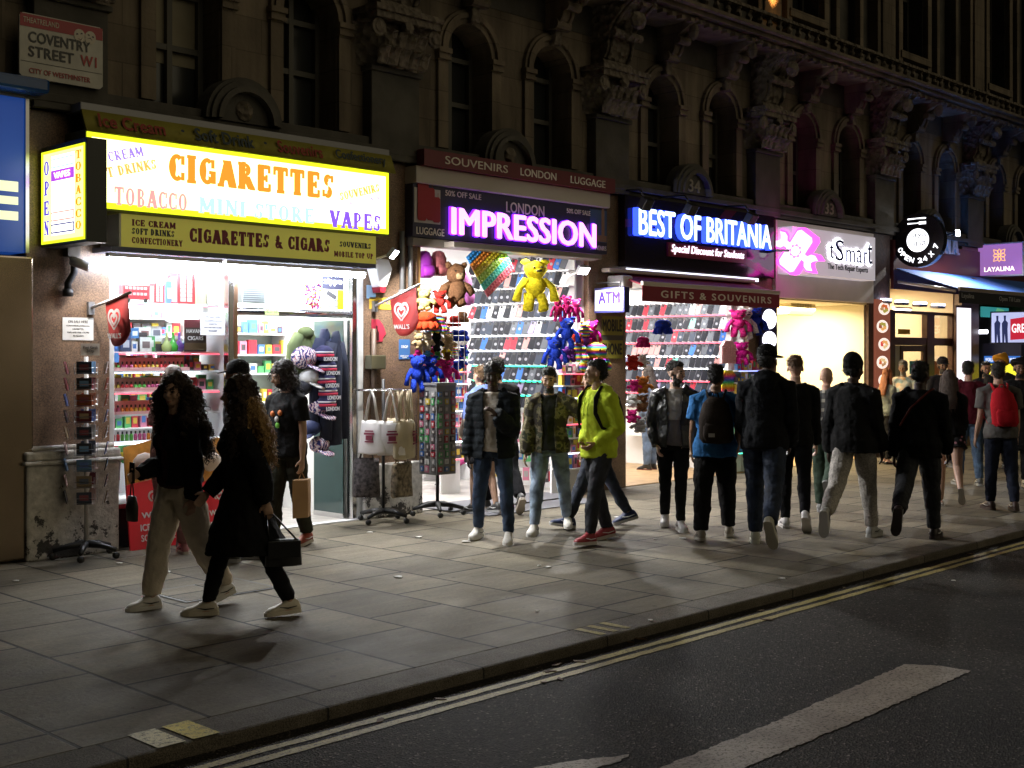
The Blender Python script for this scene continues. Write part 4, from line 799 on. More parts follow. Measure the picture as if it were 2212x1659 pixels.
MB().tube([(xa + .05, -.1, zk - .25), (xa + .05, yF + .05, zf - .05)], .03, 6).build('arm', mat('arm_cream', (.5, .45, .38), .4), t, True)
fl = thing('floodlight', 'glaring white floodlight on the maroon fascia by the cut letters', 'floodlight', (*W(2065, 503, -.45)[:1], -.45, W(2065, 503, -.45)[1]))
fx, fy, fz = fl.location
MB().obox((fx, fy, fz), (.08, 0, 0), (0, .03, 0), (0, 0, .06)).build('housing', BLACK, fl); MB().obox((fx, fy - .035, fz - .005), (.078, 0, 0), (0, .004, 0), (0, 0, .058)).build('lens', lit('flood_lens', (.85, .9, 1), 40), fl)
MB().tube([(fx, fy + .03, fz), (fx, -.1, fz - .05)], .015, 6).build('arm', BLACK, fl)
area('lamp', fl, (fx, fy - .06, fz), (-.25, -.45, -.85), .14, .10, 130)
Xs = W(2110, 560, -.02)[0]; yo = SX(2211, 560, Xs)[0]; z1 = SX(2111, 529, Xs)[1]; z0 = SX(2111, 594, Xs)[1] 
z1, z0 = SX(2200, 525, Xs)[1], SX(2200, 592, Xs)[1]
t = thing('projecting_sign', 'purple projecting lightbox with a gold knot emblem reading LAYALINA', 'sign', (Xs, yo / 2, z0))
MB().box(Xs + .004, Xs + .16, yo, -.02, z0 - .03, z1 + .03).build('casing', mat('casing_white', (.7, .68, .7), .4), t)
MB().box(Xs - .002, Xs + .003, yo + .03, -.05, z0, z1).build('face', lit('purple_glow', (.30, .13, .38), .85), t)
GG = lit('gold_glow', (1, .50, .12), 1.2); cy = yo / 2; zc = z0 + (z1 - z0) * .64; kn = MB()
for k in range(8):
    a = k * math.pi / 4; ux, uy = rot_frame(a, ux=NY, uy=UZ); o = Vector((Xs - .004, cy, zc)); r1 = .17 if k % 2 else .13
    lp_ = [(.02, 0), (r1 * .55, .045), (r1, 0), (r1 * .55, -.045)]
    for i in range(4):
        p, q = Vector(lp_[i]), Vector(lp_[(i + 1) % 4]); d = (q - p).normalized(); nn = Vector((-d.y, d.x)) * .006
        kn.prism([p - nn, q - nn, q + nn, p + nn], o + Vector((-.0006 * (i + 4 * (k % 2)), 0, 0)), ux, uy, (.002, 0, 0))
kn.build('knot_emblem', GG, t)
text('LAYALINA', lit('cream_white_glow', (1, .88, .72), 1.4), 'lettering', t, Vector((Xs - .003, -.05, z0 + (z1 - z0) * .12)) + NY * .13, NY, UZ, -yo - .36, (z1 - z0) * .15, .02, .003)
# ---- ATM box
Xs = W(1283, 648, -.07)[0]; y0 = -.07; y1 = SX(1347, 648, Xs)[0]; z1, z0 = SX(1347, 621, Xs)[1], SX(1347, 673, Xs)[1]
t = thing('cash_machine_sign', 'white lightbox lettered ATM with a blue rim', 'sign', (Xs, (y0 + y1) / 2, z0))
MB().box(Xs + .003, Xs + .12, y1 - .01, y0, z0 - .01, z1 + .01).build('casing', mat('atm_blue', (.02, .02, .12), .4), t, bevel=.008)
MB().box(Xs - .002, Xs + .002, y1 + .01, y0 - .02, z0 + .02, z1 - .02).build('face', lit('atm_white', (.92, .88, 1), .9, (.2, .2, .2)), t)
text('ATM', lit('atm_violet', (.12, .05, .55), 1, (.02, .01, .05)), 'lettering', t, (Xs - .0025, y0 - .08, z0 + .11), NY, UZ, y0 - y1 - .14, (z1 - z0) * .52, .04, .003)
MB().tube([(Xs + .06, y0, z1 + .08), (Xs + .06, y1 + .1, z1 + .08)], .012, 6).tube([(Xs + .06, y1 + .1, z1 + .08), (Xs + .06, y1 + .1, z1)], .008, 6).build('bracket', BLACK, t)
# ---- shop-front lamps
def batten(name, lab, x0, x1, y, z, r=.022, m=TUBE, grp=None):
    q = thing(name, lab, 'light', ((x0 + x1) / 2, y, z), grp)
    MB().box(x0, x1, y - .03, y + .03, z + r, z + r + .04).build('housing', WHITE, q); MB().tube([(x0 + .02, y, z), (x1 - .02, y, z)], r, 8).build('tube', m, q)
x0 = W(242, 555, -.44)[0]; x1 = W(488, 570, -.44)[0]; x2_ = W(800, 590, -.44)[0]; zt_ = zb_ol = W(500, 560, -.30)[1]
BR = lit('tube_bright', (.80, .86, 1), 80)
z_ = 2.86 if True else 0
batten('fluorescent_batten', 'fluorescent tube under the olive board above the sweet window', x0, x1, -.35, OLZ - .13, .03, BR, 'tubes under the olive board'); batten('fluorescent_batten', 'fluorescent tube under the olive board above the glass door', x1 + .05, x2_, -.35, OLZ - .13, .03, BR, 'tubes under the olive board')
def flood(v, Y, lab, aim, w):
    x, z = W(*v, Y); q = thing('floodlight', lab, 'floodlight', (x, Y, z))
    d = Vector(aim).normalized(); s_ = d.cross(UZ).normalized(); u_ = s_.cross(d)
    MB().obox((x, Y, z), s_ * .085, u_ * .06, d * .025).build('housing', mat('flood_grey', (.3, .3, .32), .4), q)
    MB().obox(Vector((x, Y, z)) + d * .029, s_ * .075, u_ * .05, d * .003).build('lens', MATS['flood_lens'], q)
    MB().tube([(x, Y, z), (x - .05, -.05, z - .08)], .014, 6).build('arm', WHITE, q)
    area('lamp', q, Vector((x, Y, z)) + d * .05, d, .15, .10, w); return q
flood((848, 547), -.42, 'dazzling white floodlight above the alarm box on the granite pier', (.42, -.62, -.62), 120)
flood((1259, 583), -.24, 'white floodlight hung beside the ATM box', (-.12, -.70, -.62), 105)
x, z = W(175, 570, -.22); q = thing('floodlight', 'small white camera lamp by the pipe under the OPEN box', 'floodlight', (x, -.22, z)); MB().tube([(x - .05, -.14, z + .03), (x + .05, -.28, z - .03)], .045, 10).build('housing', WHITE, q, True); MB().tube([(x - .04, -.05, z + .1), (x - .05, -.14, z + .03)], .012, 6).build('arm', WHITE, q); MB().obox((x - .03, -.1, z + .13), (.06, 0, 0), (0, .05, 0), (0, 0, .06)).build('junction_box', mat('box_brown', (.12, .10, .08), .5), q)
area('lamp', q, (x + .08, -.36, z - .06), (.25, -.45, -.85), .08, .06, 13)
# alarm box
x, z = W(816, 596, -.1); t = thing('alarm_box', 'white wedge shaped burglar alarm box with a red tip on the granite pier', 'alarm', (x, -.1, z - .2))
MB().prism([(-.13, .10), (-.06, .19), (.08, .19), (.14, .08), (.05, -.13), (-.05, -.13)], (x, -.20, z), UX, UZ, (0, .155, 0)).build('case', mat('alarm_white', (.8, .8, .8), .4), t, bevel=.015); MB().prism([(-.045, 0), (.045, 0), (.03, -.06), (-.03, -.06)], (x, -.19, z - .132), UX, UZ, (0, .14, 0)).build('red_tip', mat('alarm_red', (.25, .01, .02), .4), t)
# ================================================================== TOBACCONIST FRONT AND ITS GOODS
GLASS = M('pane_glass')
t = thing('shop_window', 'chrome framed sweet shop display window over a black stall riser', 'shop window', (6.5, .05, 0))
xw0, xw1 = P(0) + .80, W(488, 700, .03)[0]; zs = W(360, 1085, .02)[1]
MB().box(xw0, xw1 + .1, .0, .06, .013, zs).build('stall_riser', BLACK, t)
MB().box(xw0, xw1, .07, 1.1, zs - .03, zs).build('display_floor', SHELFW, t)
MB().box(xw0 + .06, xw1 - .002, .025, .035, zs, 3.0).build('pane', GLASS, t)
MB().box(xw0, xw0 + .06, -.02, .07, .013, 3.05).build('frame_post', mat('white_frame', (.6, .6, .58), .4, var=.2, vs=6), t, bevel=.008)
MB().box(xw1, xw1 + .07, -.02, .08, zs, 3.05).build('frame_post', CHROME, t, bevel=.01)
MB().box(xw1 + .072, xw1 + .13, -.0, .08, .013, 3.05).build('frame_post', mat('copper_frame', (.45, .28, .18), .3, 1), t, bevel=.01)
MB().box(xw0 + .06, xw1, -.02, .07, zs - .02, zs + .03).build('sill', CHROME, t, bevel=.008)
MB().box(xw0, xw1 + .1, 1.1, 1.14, .013, 3.05).build('back_panel', INW, t)
MB().box(xw1 + .02, xw1 + .05, .08, 1.1, zs, 3.05).build('side_panel', INW, t)
SH = [657, 760, 800, 842, 890, 945]
shz = [W(360, v, .35)[1] for v in SH]
gsh = mat('glass_shelf', (.45, .68, .62), .15)
for k, z in enumerate(shz): MB().box(xw0 + .07, xw1 - .01, .14, .55 if k else .6, z - .018, z).build('shelf', gsh if k == 0 else SHELFW, t)
REDLED = lit('red_led', (1, .10, .16), 2.2); WLED = lit('white_led', (.8, .86, 1), 4); GLED = lit('green_led', (.05, 1, .55), 2.2); BLED = lit('blue_led', (.25, .3, 1), 3)
for k in range(6): MB().box(xw0 + .07, xw1 - .01, .50, .52, shz[k] - .026, shz[k] - .0185).build('back_led', lit('shelf_led', (.85, .9, 1), 9), t)
for k in (0, 1, 3): MB().box(xw0 + .07, xw1 - .01, .128, .138, shz[k] - .03, shz[k] - .02).build('led_strip', REDLED, t)
MB().box(xw0 + .07, xw1 - .01, .128, .138, shz[5] - .035, shz[5] - .01).build('led_strip', WLED, t)
for k, v in enumerate((688, 726, 782, 823, 868, 920)): MB().box(xw0 + .07, xw1 - .01, .82, 1.095, W(360, v, .9)[1] - .015, W(360, v, .9)[1]).build('shelf', SHELFW, t)
def vb(vx0, vx1, vy0, vy1, Y):
    vm, vn = (vx0 + vx1) / 2, (vy0 + vy1) / 2; return W(vx0, vn, Y)[0], W(vx1, vn, Y)[0], W(vm, vy1, Y)[1], W(vm, vy0, Y)[1]
def carton(name, v, Y, d, col, label, cat, group=None, face=None, snap=None):
    x0, x1, z0, z1 = vb(*v, Y)
    if snap is not None: z1 += snap - z0; z0 = snap
    mb = MB().box(x0, x1, Y, Y + d, z0, z1); q = [mat('carton_%02d_%02d_%02d' % tuple(int(c * 99) for c in col), col, .55)]
    if face: q.append(mat('carton_%02d_%02d_%02d' % tuple(int(c * 99) for c in face), face, .5)); w = x1 - x0; h = z1 - z0; mb.box(x0 + w * .18, x1 - w * .18, Y - .003, Y - .0005, z0 + h * .25, z0 + h * .7, 1)
    return single(name, mb, q, label, cat, group, bevel=.004)
z0 = shz[0]
# model bus and phone boxes on the glass shelf
x0, x1, _, z1 = vb(262, 319, 620, 652, .3); t2 = thing('model_bus', 'toy red double decker bus on the glass shelf', 'toy bus', ((x0 + x1) / 2, .3, z0)); hb_ = z1 - z0 + .02
BUSR = mat('toy_red', (.42, .02, .03), .3)
MB().box(x0, x1, .26, .36, z0 + .03, z0 + hb_).build('body', BUSR, t2, bevel=.012)
wn = MB()
for k in range(6):
    for zz in (.42, .74): wn.box(x0 + .02 + k * (x1 - x0 - .04) / 6, x0 + .015 + (k + .85) * (x1 - x0 - .04) / 6, .2575, .2595, z0 + hb_ * zz, z0 + hb_ * (zz + .15))
wn.build('windows', mat('toy_pane', (.5, .45, .42), .3), t2)
for xx in (x0 + .05, x1 - .05): MB().lathe([(.022, 0), (.022, .015)], (xx, .262, z0 + .022), 12, ax=(1, 0, 0), ay=(0, 0, 1), az=(0, -1, 0)).build('wheel', BLACK, t2)
def phone_box(v, Y, lab, zb):
    x0, x1, _, z1 = vb(*v, Y); w = x1 - x0; h = z1 - W((v[0] + v[1]) / 2, v[3], Y)[1]; q = thing('model_phone_box', lab, 'model phone box', ((x0 + x1) / 2, Y + w / 2, zb))
    b = MB().box(x0, x1, Y, Y + w, zb, zb + .08 * h); 
    for xx in (x0, x1 - .14 * w):
        for yy in (Y, Y + .86 * w): b.box(xx, xx + .14 * w, yy, yy + .14 * w, zb + .08 * h, zb + .82 * h)
    b.box(x0, x1, Y, Y + w, zb + .82 * h, zb + .93 * h); b.lathe([(w * .68, .93 * h), (w * .6, .97 * h), (w * .3, h)], ((x0 + x1) / 2, Y + w / 2, zb), 4, ax=(.7, .7, 0), ay=(-.7, .7, 0))
    b.build('body', BUSR, q); g = MB().box(x0 + .14 * w, x1 - .14 * w, Y + .05 * w, Y + .95 * w, zb + .08 * h, zb + .82 * h); g.box(x0 + .05 * w, x0 + .95 * w, Y + .14 * w, Y + .86 * w, zb + .085 * h, zb + .815 * h); g.build('glazing', mat('toy_glass', (.62, .55, .5), .2), q)
    br = MB()
    for k in range(1, 6): br.box(x0 + .14 * w, x1 - .14 * w, Y + .01 * w, Y + .045 * w, zb + (.08 + .123 * k) * h, zb + (.09 + .123 * k) * h)
    br.box(x0 + .49 * w, x0 + .52 * w, Y + .01 * w, Y + .045 * w, zb + .08 * h, zb + .82 * h); br.build('glazing_bars', BUSR, q)
    MB().box(x0 + .16 * w, x1 - .16 * w, Y - .004, Y - .0005, zb + .84 * h, zb + .91 * h).build('name_strip', WHITE, q)
phone_box((334, 356, 609, 655), .25, 'smaller model red phone box on the glass shelf', z0); phone_box((384, 422, 582, 656), .27, 'taller model red phone box on the glass shelf', z0)
phone_box((287, 312, 978, 1060), .25, 'model red phone box low in the sweet shop window', zs)
carton('gift_box', (240, 262, 604, 650), .42, .1, (.10, .22, .45), 'blue gift box at the left end of the glass shelf', 'box', snap=z0, face=(.7, .7, .75)); carton('gift_box', (357, 382, 601, 652), .40, .1, (.06, .16, .40), 'blue gift box between the two model phone boxes', 'box', snap=z0, face=(.5, .6, .7))
carton('gift_box', (425, 446, 618, 656), .4, .12, (.55, .50, .30), 'plain beige box right of the tall model phone box', 'box', snap=z0); carton('gift_box', (447, 484, 604, 657), .42, .14, (.58, .53, .33), 'large beige box with a white label at the shelf end', 'box', snap=z0, face=(.75, .76, .8))
z = shz[1]
for k, (a, b2, c, d, col, fc, lab) in enumerate(((262, 283, 722, 758, (.03, .05, .13), (.5, .5, .55), 'dark blue box low on the left of the second shelf'), (283, 300, 700, 722, (.05, .18, .42), (.7, .75, .8), 'bright blue box stacked high on the second shelf'), (303, 328, 728, 760, (.72, .72, .7), (.2, .15, .15), 'white boxed cup in the lower left of the cup stack'), (329, 352, 728, 760, (.70, .70, .7), (.35, .3, .1), 'white boxed cup in the lower right of the cup stack'), (300, 326, 703, 727, (.74, .74, .72), (.25, .12, .12), 'white boxed cup in the upper left of the cup stack'), (327, 350, 700, 727, (.72, .72, .74), (.2, .2, .25), 'white boxed cup in the upper right of the cup stack'))):
    o = carton('gift_box', (a, b2, c, d), .30 + .02 * k, .1, col, lab, 'box', face=fc, snap=(z if d >= 758 else z + .135))
for k, (a, col, lab) in enumerate(((360, (.45, .55, .2), 'pale green glass water pipe on the second shelf'), (374, (.08, .5, .06), 'bright green glass water pipe on the second shelf'), (387, (.25, .12, .5), 'purple glass water pipe on the second shelf'))):
    x = W(a, 745, .3)[0]; single('glass_pipe', MB().lathe([(.03, 0), (.05, .02), (.055, .06), (.03, .10), (.014, .13), (.014, .19), (.02, .2)], (x, .3, z), 14), [mat('pipe_glass%d' % k, col, .1)], lab, 'water pipe', smooth=True)
# rows of small bottles in pink holders
BC = [((.50, .03, .04), 'red'), ((.62, .20, .02), 'orange'), ((.12, .42, .08), 'green'), ((.55, .42, .06), 'amber'), ((.55, .10, .25), 'pink')]
def bottle_mesh(col, nm):
    mb = MB().lathe([(.017, 0), (.018, .01), (.018, .055), (.008, .066)], (0, 0, 0), 8, 0); mb.lathe([(.009, .0665), (.009, .092)], (0, 0, 0), 8, 1)
    o = mb.build('liquid_bottle', [mat('bottle_' + nm, col, .25), BLACK], smooth=True); return o
for r in (2, 3, 4, 5):
    zz = shz[r]; x = xw0 + .12; y = .20
    hz = zz + (.035 if r < 4 else .03)
    if r < 5: single('bottle_holder', MB().box(xw0 + .09, xw0 + .98, .15, .155, zz + .001, hz).box(xw0 + .09, xw0 + .98, .26, .265, zz + .001, zz + .13), [mat('pink_plastic', (.80, .42, .42), .4)], 'pink plastic holder with small bottles, %s bottle shelf down' % ('first', 'second', 'third')[r - 2], 'holder')
    k = 0
    while x < xw0 + (.98 if r < 5 else 1.2):
        ci = (int(k / 3) * 2 + r) % 5; nm = BC[ci][1]; key = 'bm' + nm
        if key not in ORG: proto = bottle_mesh(*BC[ci]); ORG[key] = proto; o = proto
        else: o = ORG[key].copy(); COL.objects.link(o)
        o.location = (x, y, zz + .001); tag(o, '%s liquid bottle, %s bottle shelf down in the sweet shop window' % (nm, ('first', 'second', 'third', 'fourth')[r - 2]), 'bottle', 'small bottles in the sweet shop window'); x += .047; k += 1
CC = [((.45, .02, .04), 'red'), ((.72, .72, .7), 'white'), ((.05, .15, .42), 'blue'), ((.6, .45, .05), 'yellow'), ((.08, .35, .12), 'green'), ((.6, .2, .3), 'pink'), ((.06, .05, .06), 'black')]
def shelf_run(x0, x1, y, z, hmin, hmax, where, group, seed, cats=('packet', 'packet'), dx=(.05, .10)):
    r = random.Random(seed); x = x0; cnt = {}
    while x < x1 - .03:
        w = r.uniform(*dx); h = r.uniform(hmin, hmax); col, nm = r.choice(CC); c2 = r.choice(CC)[0]
        mb = MB().box(x, min(x + w, x1), y, y + .06, z + .001, z + h); mb.box(x + w * .2, min(x + w * .8, x1), y - .002, y - .0004, z + h * .3, z + h * .75, 1)
        cnt[nm] = cnt.get(nm, 0) + 1
        single(cats[0], mb, [mat('carton_' + nm, col, .5), mat('carton2_%02d' % int(c2[0] * 99), c2, .5)], '%s %s %s' % (nm, cats[1], where), cats[1], group); x += w + r.uniform(.006, .03)
shelf_run(xw0 + 1.0, xw1 - .03, .2, shz[2], .06, .12, 'on the right of the bottle shelf, first down', 'packets in the sweet shop window', 1)
shelf_run(xw0 + 1.0, xw1 - .03, .2, shz[3], .06, .13, 'on the right of the bottle shelf, second down', 'packets in the sweet shop window', 2)
shelf_run(xw0 + .1, xw1 - .03, .35, shz[3], .10, .16, 'at the back of the second bottle shelf', 'packets in the sweet shop window', 3)
shelf_run(xw0 + .1, xw1 - .03, .35, shz[1], .07, .20, 'at the back of the cup shelf', 'packets in the sweet shop window', 4)
shelf_run(xw0 + .1, xw1 - .03, .40, shz[2], .12, .2, 'behind the first bottle shelf', 'packets in the sweet shop window', 5)
shelf_run(xw0 + .1, xw1 - .03, .40, shz[4], .12, .2, 'behind the third bottle shelf', 'packets in the sweet shop window', 6)
for k, v in enumerate((688, 726, 782, 823, 868, 920)): shelf_run(xw0 + .09, xw1 - .03, .86, W(360, v, .9)[1], .09, .17, 'on the %s back shelf of the sweet shop window' % ('first', 'second', 'third', 'fourth', 'fifth', 'sixth')[k], 'packets on the back shelves of the sweet window', 200 + k, ('packet', 'packet'), (.05, .12))
x0, x1, za, zb = vb(240, 270, 955, 1040, .5); single('flag_panel', MB().box(x0, x1, .6, .62, za, zb), [mat('panel_red', (.45, .02, .06), .6)], 'red cloth panel low in the sweet shop window', 'cloth')
x0, x1, za, zb = vb(270, 300, 955, 1000, .4); hat = MB().ell(((x0 + x1) / 2, .5, za + .1), (.10, .1, .12), 14); o = single('knitted_hat', hat, [mat('hat_green', (.05, .28, .08), .9)], 'green, yellow and black knitted hat low in the window', 'hat', smooth=True)
ORG[o.name] = Vector(o.location); MB().lathe([(.102, 0), (.104, .03), (.098, .05)], ((x0 + x1) / 2, .5, za + .06), 16).build('yellow_stripe', mat('hat_yellow', (.65, .5, .04), .9), o, True)
# glass stickers and notices
def notice(name, v, Y, col, lines, label, cat, txt=(.08, .08, .08), th=.004, bold=.0, kind='rect'):
    x0, x1, z0, z1 = vb(*v, Y); q = thing(name, label, cat, ((x0 + x1) / 2, Y, z0)); w = x1 - x0; h = z1 - z0
    m = mat('paper_%02d_%02d_%02d' % tuple(int(c * 99) for c in col), col, .6)
    if kind == 'round': MB().prism([(w / 2 + w / 2 * math.cos(2 * math.pi * k / 28), h / 2 + h / 2 * math.sin(2 * math.pi * k / 28)) for k in range(28)], (x0, Y, z0), UX, UZ, (0, th, 0)).build('sheet', m, q)
    else: MB().box(x0, x1, Y, Y + th, z0, z1).build('sheet', m, q)
    for s, a, b2, c, d, *cc in lines:
        tm = mat('ink_%02d_%02d_%02d' % tuple(int(c_ * 99) for c_ in (cc[0] if cc else txt)), cc[0] if cc else txt, .6)
        text(s, tm, 'lettering', q, (x0 + a * w, Y - .0005, z0 + c * h), UX, UZ, (b2 - a) * w, (d - c) * h, bold, .002)
    return q, x0, x1, z0, z1
OSH = [('ON SALE HERE', .18, .82, .76, .88), ('COLD DRINKS,TOBACCO,', .12, .88, .60, .67), ('CIGARETTES,', .32, .68, .46, .53), ('VAPE AND FINE CIGARS', .14, .86, .31, .38), ('NO ALCOHOL', .34, .68, .16, .23)]
notice('notice', (135, 202, 686, 735), -.046, (.66, .64, .60), OSH, 'white ON SALE HERE notice stuck on the granite pier', 'notice')
notice('notice', (433, 486, 676, 724), .018, (.72, .72, .75), OSH, 'white ON SALE HERE notice stuck inside the window glass', 'notice', (.3, .3, .33))
notice('sticker', (352, 390, 657, 698), .012, (.75, .74, .72), [('HAVANA', .17, .83, .50, .62), ('CIGARS', .2, .8, .22, .34)], 'round white HAVANA CIGARS sticker on the window glass', 'sticker', (.45, .42, .38), kind='round')
q, x0, x1, z0, z1 = notice('poster', (398, 446, 690, 760), .10, (.03, .015, .012), [('HAVANA', .10, .90, .58, .70), ('CIGARS', .15, .85, .36, .48)], 'dark HAVANA CIGARS poster in the sweet shop window', 'poster', (.75, .73, .70), bold=.02)
MB().box(x0, x1, .097, .0995, z0 + .75 * (z1 - z0), z1).build('maroon_band', mat('poster_maroon', (.12, .01, .02), .5), q); MB().box(x0, x1, .097, .0995, z0 + .02, z0 + .28 * (z1 - z0)).build('leaf_band', mat('poster_brown', (.10, .06, .03), .5), q)
notice('price_card', (175, 215, 742, 768), -.30, (.40, .37, .31), [('Post Cards', .12, .9, .58, .8), ('30p', .3, .7, .2, .5)], 'handwritten Post Cards 30p card above the postcard spinner', 'price card', (.04, .04, .05))
notice('sticker', (244, 257, 762, 783), .012, (.08, .25, .6), [], 'small blue sticker on the window glass', 'sticker')
# glass door bay
t = thing('glass_door', 'glazed shop doorway with fanlight, chrome transom and open glass leaf', 'door', (8, .05, 0)); xd0, xd1 = xw1 + .13, P(1) - .02
zt0, zt1 = W(620, 684, .02)[1], W(620, 667, .02)[1]
MB().tube([(xd0, .03, (zt0 + zt1) / 2), (xd1 - .14, .03, (zt0 + zt1) / 2)], (zt1 - zt0) / 2, 12).build('transom', CHROME, t, True)
MB().box(xd0, xd1 - .15, .02, .03, zt1 + .002, 3.0).build('fanlight', GLASS, t)
MB().box(xd1 - .15, xd1 - .085, -.03, .08, .013, 3.05).build('frame_post', CHROME, t, bevel=.01); MB().box(xd1 - .083, xd1, -.04, .08, .0, 3.05).build('frame_post', MATS['white_frame'], t, bevel=.01)
MB().box(xd1 - .20, xd1 - .188, .08, .62, .05, zt0 - .02).build('door_leaf', mat('door_teal_glass', (.045, .075, .075), .08), t)
MB().box(xd1 - .205, xd1 - .183, .08, .62, .012, .07).build('kick_rail', CHROME, t); MB().tube([(xd1 - .22, .2, .95), (xd1 - .22, .2, 1.25)], .012, 6).build('handle', CHROME, t)
MB().box(xd0, xd1, -.06, .5, .0005, .0118).build('threshold', mat('threshold_white', (.6, .6, .62), .4, var=.1, vs=5), t)
# things on and behind the door glass
x0, x1, z0, z1 = vb(524, 575, 592, 654, .05); v_ = thing('air_vent', 'white louvred air vent above the shop door', 'vent', ((x0 + x1) / 2, .06, z0)); MB().box(x0, x1, .06, .16, z0, z1).build('casing', WHITE, v_)
lv = MB()
for k in range(14): lv.box(x0 + .015, x1 - .015, .048, .0595, z0 + (k + .25) * (z1 - z0) / 14, z0 + (k + .75) * (z1 - z0) / 14)
lv.build('louvres', mat('louvre_grey', (.22, .22, .21), .5), v_)
notice('sticker', (696, 742, 594, 625), .012, (.05, .05, .09), [('zippo', .06, .94, .22, .78)], 'dark lighter-brand sticker in the fanlight corner', 'sticker', (.8, .8, .82), bold=.05)
q, x0, x1, z0, z1 = notice('sticker', (694, 742, 626, 668), .012, (.72, .74, .70), [('CCTV', .2, .84, .26, .48), ('in operation', .1, .9, .08, .2)], 'white and yellow CCTV in operation sticker in the fanlight', 'sticker', (.1, .1, .1), bold=.01)
w = x1 - x0; h = z1 - z0; MB().prism([(w * .72, 0), (w, 0), (w, h), (w * .72, h)], (x0, .0115, z0), UX, UZ, (0, -.002, 0)).build('yellow_band', mat('cctv_yellow', (.6, .7, .02), .5), q); ux, uy = rot_frame(-.45); MB().prism([(-.07, -.025), (.07, -.025), (.07, .025), (-.07, .025)], (x0 + w * .45, .009, z0 + h * .72), ux, uy, (0, -.002, 0)).build('camera_picture', mat('ink_dark', (.08, .08, .08), .5), q)
notice('price_card', (573, 602, 668, 680), -.04, (.55, .72, .25), [('Sun 36', .1, .9, .25, .75)], 'small green price card on the chrome transom', 'price card')
fl = MB(); r = random.Random(3)
for k in range(70): x0, z_ = W(r.uniform(658, 692), r.uniform(614, 666), .25); fl.ell((x0, .25 + r.uniform(-.05, .05), z_), (.016, .016, .016), 6, r.choice((0, 0, 1, 2)))
single('flower_bunch', fl, [mat('petal_pink', (.6, .05, .18), .7), mat('petal_gold', (.6, .4, .1), .7), mat('petal_violet', (.35, .15, .6), .7)], 'bunch of pink and gold artificial flowers behind the fanlight', 'flowers', smooth=True)
# shelves at the back of the doorway
bs = thing('display_shelves', 'white shelving at the back of the tobacco shop doorway', 'shelves', (7.7, 1.4, 0)); bx0, bx1 = xd0 - .05, W(640, 700, 1.4)[0]
MB().box(bx0, bx1, 1.7, 1.72, .012, 2.7).build('back_panel', mat('shelf_glow_green', (.62, .74, .68), .4), bs); BZ = [W(560, v, 1.4)[1] for v in (720, 765, 806, 868, 930, 990)]
for z_ in BZ: MB().box(bx0, bx1, 1.4, 1.7, z_ - .02, z_).build('shelf', SHELFW, bs)
for k, z_ in enumerate(BZ[:5]): shelf_run(bx0 + .02, bx1 - .02, 1.45, z_, .08, .17, 'on the %s shelf down at the back of the doorway' % ('first', 'second', 'third', 'fourth', 'fifth')[k], 'goods on shelves behind the shop door', 20 + k, ('packet', 'packet'), (.05, .12))
# clothes hanging in the doorway
def cloth_disp(mb_, amt, sc, seed=0):
    for p in mb_.v:
        q = p * sc + Vector((seed, 0, 0)); p += Vector((noise.noise(q), noise.noise(q + Vector((9, 0, 0))), noise.noise(q + Vector((0, 9, 0))))) * amt
def hung_top(v, Y, col, label, hood=False):
    x0, x1, z0, z1 = vb(*v, Y); c = (x0 + x1) / 2; w = (x1 - x0) / 2; H = z1 - z0; mb = MB()
    mb.loft([((c, Y, z0), (w * .62, 0, 0), (0, .07, 0)), ((c, Y, z0 + H * .5), (w * .60, 0, 0), (0, .08, 0)), ((c, Y, z0 + H * .82), (w * .62, 0, 0), (0, .07, 0)), ((c, Y, z0 + H * .95), (w * .35, 0, 0), (0, .06, 0)), ((c, Y, z1), (w * .2, 0, 0), (0, .05, 0))], 14)
    for s in (-1, 1): mb.tube([(c + s * w * .35, Y, z0 + H * .9), (c + s * w * .75, Y, z0 + H * .7), (c + s * w * .9, Y, z0 + H * .05)], [.07, .075, .06], 10)
    if hood: mb.ell((c, Y - .03, z1 - .03), (.10, .09, .07), 10)
    cloth_disp(mb, .02, 6); return single('hung_sweatshirt', mb, [mat('cloth_%02d_%02d_%02d' % tuple(int(k * 99) for k in col), col, .9, var=.2, vs=5)], label, 'sweatshirt', smooth=True)
hung_top((626, 686, 712, 840), .16, (.10, .13, .05), 'olive green hoodie hung inside the shop doorway', True); hung_top((676, 724, 710, 930), .08, (.015, .02, .05), 'navy sweatshirt hung just inside the doorway, nearer the olive hoodie'); hung_top((702, 744, 716, 960), .0, (.012, .016, .035), 'navy sweatshirt hung against the open glass leaf')
def cap_item(vx, vy, Y, m, lab, cat='cap', r=.11, visor=True, ang=200):
    x, z = W(vx, vy, Y); mb = MB().ell((x, Y, z), (r, r, r * .8), 14)
    if visor: d = Vector((math.cos(R(ang)), math.sin(R(ang)), -.45)).normalized(); s = d.cross(UZ).normalized(); mb.loft([((x, Y, z - r * .2) + d * 0 if False else Vector((x, Y, z - r * .25)) + d * r * .6, s * r * .85, Vector((0, 0, .012))), (Vector((x, Y, z - r * .3)) + d * r * 1.3, s * r * .8, Vector((0, 0, .012))), (Vector((x, Y, z - r * .33)) + d * r * 1.65, s * r * .35, Vector((0, 0, .01)))], 10)
    return single('baseball_hat', mb, [m], lab, cat, smooth=True)
FLAGM = M('flag_cloth')
cap_item(655, 772, .10, FLAGM, 'flag-patterned cap at the top of the cap display', 'cap', .16, True, 300); cap_item(668, 815, .08, mat('cap_white', (.7, .7, .68), .8), 'white cap below the flag-patterned cap', 'cap', .12, True, 290); cap_item(652, 838, .1, mat('cap_dark', (.02, .02, .03), .8), 'black cap beside the white cap in the doorway', 'cap', .11)
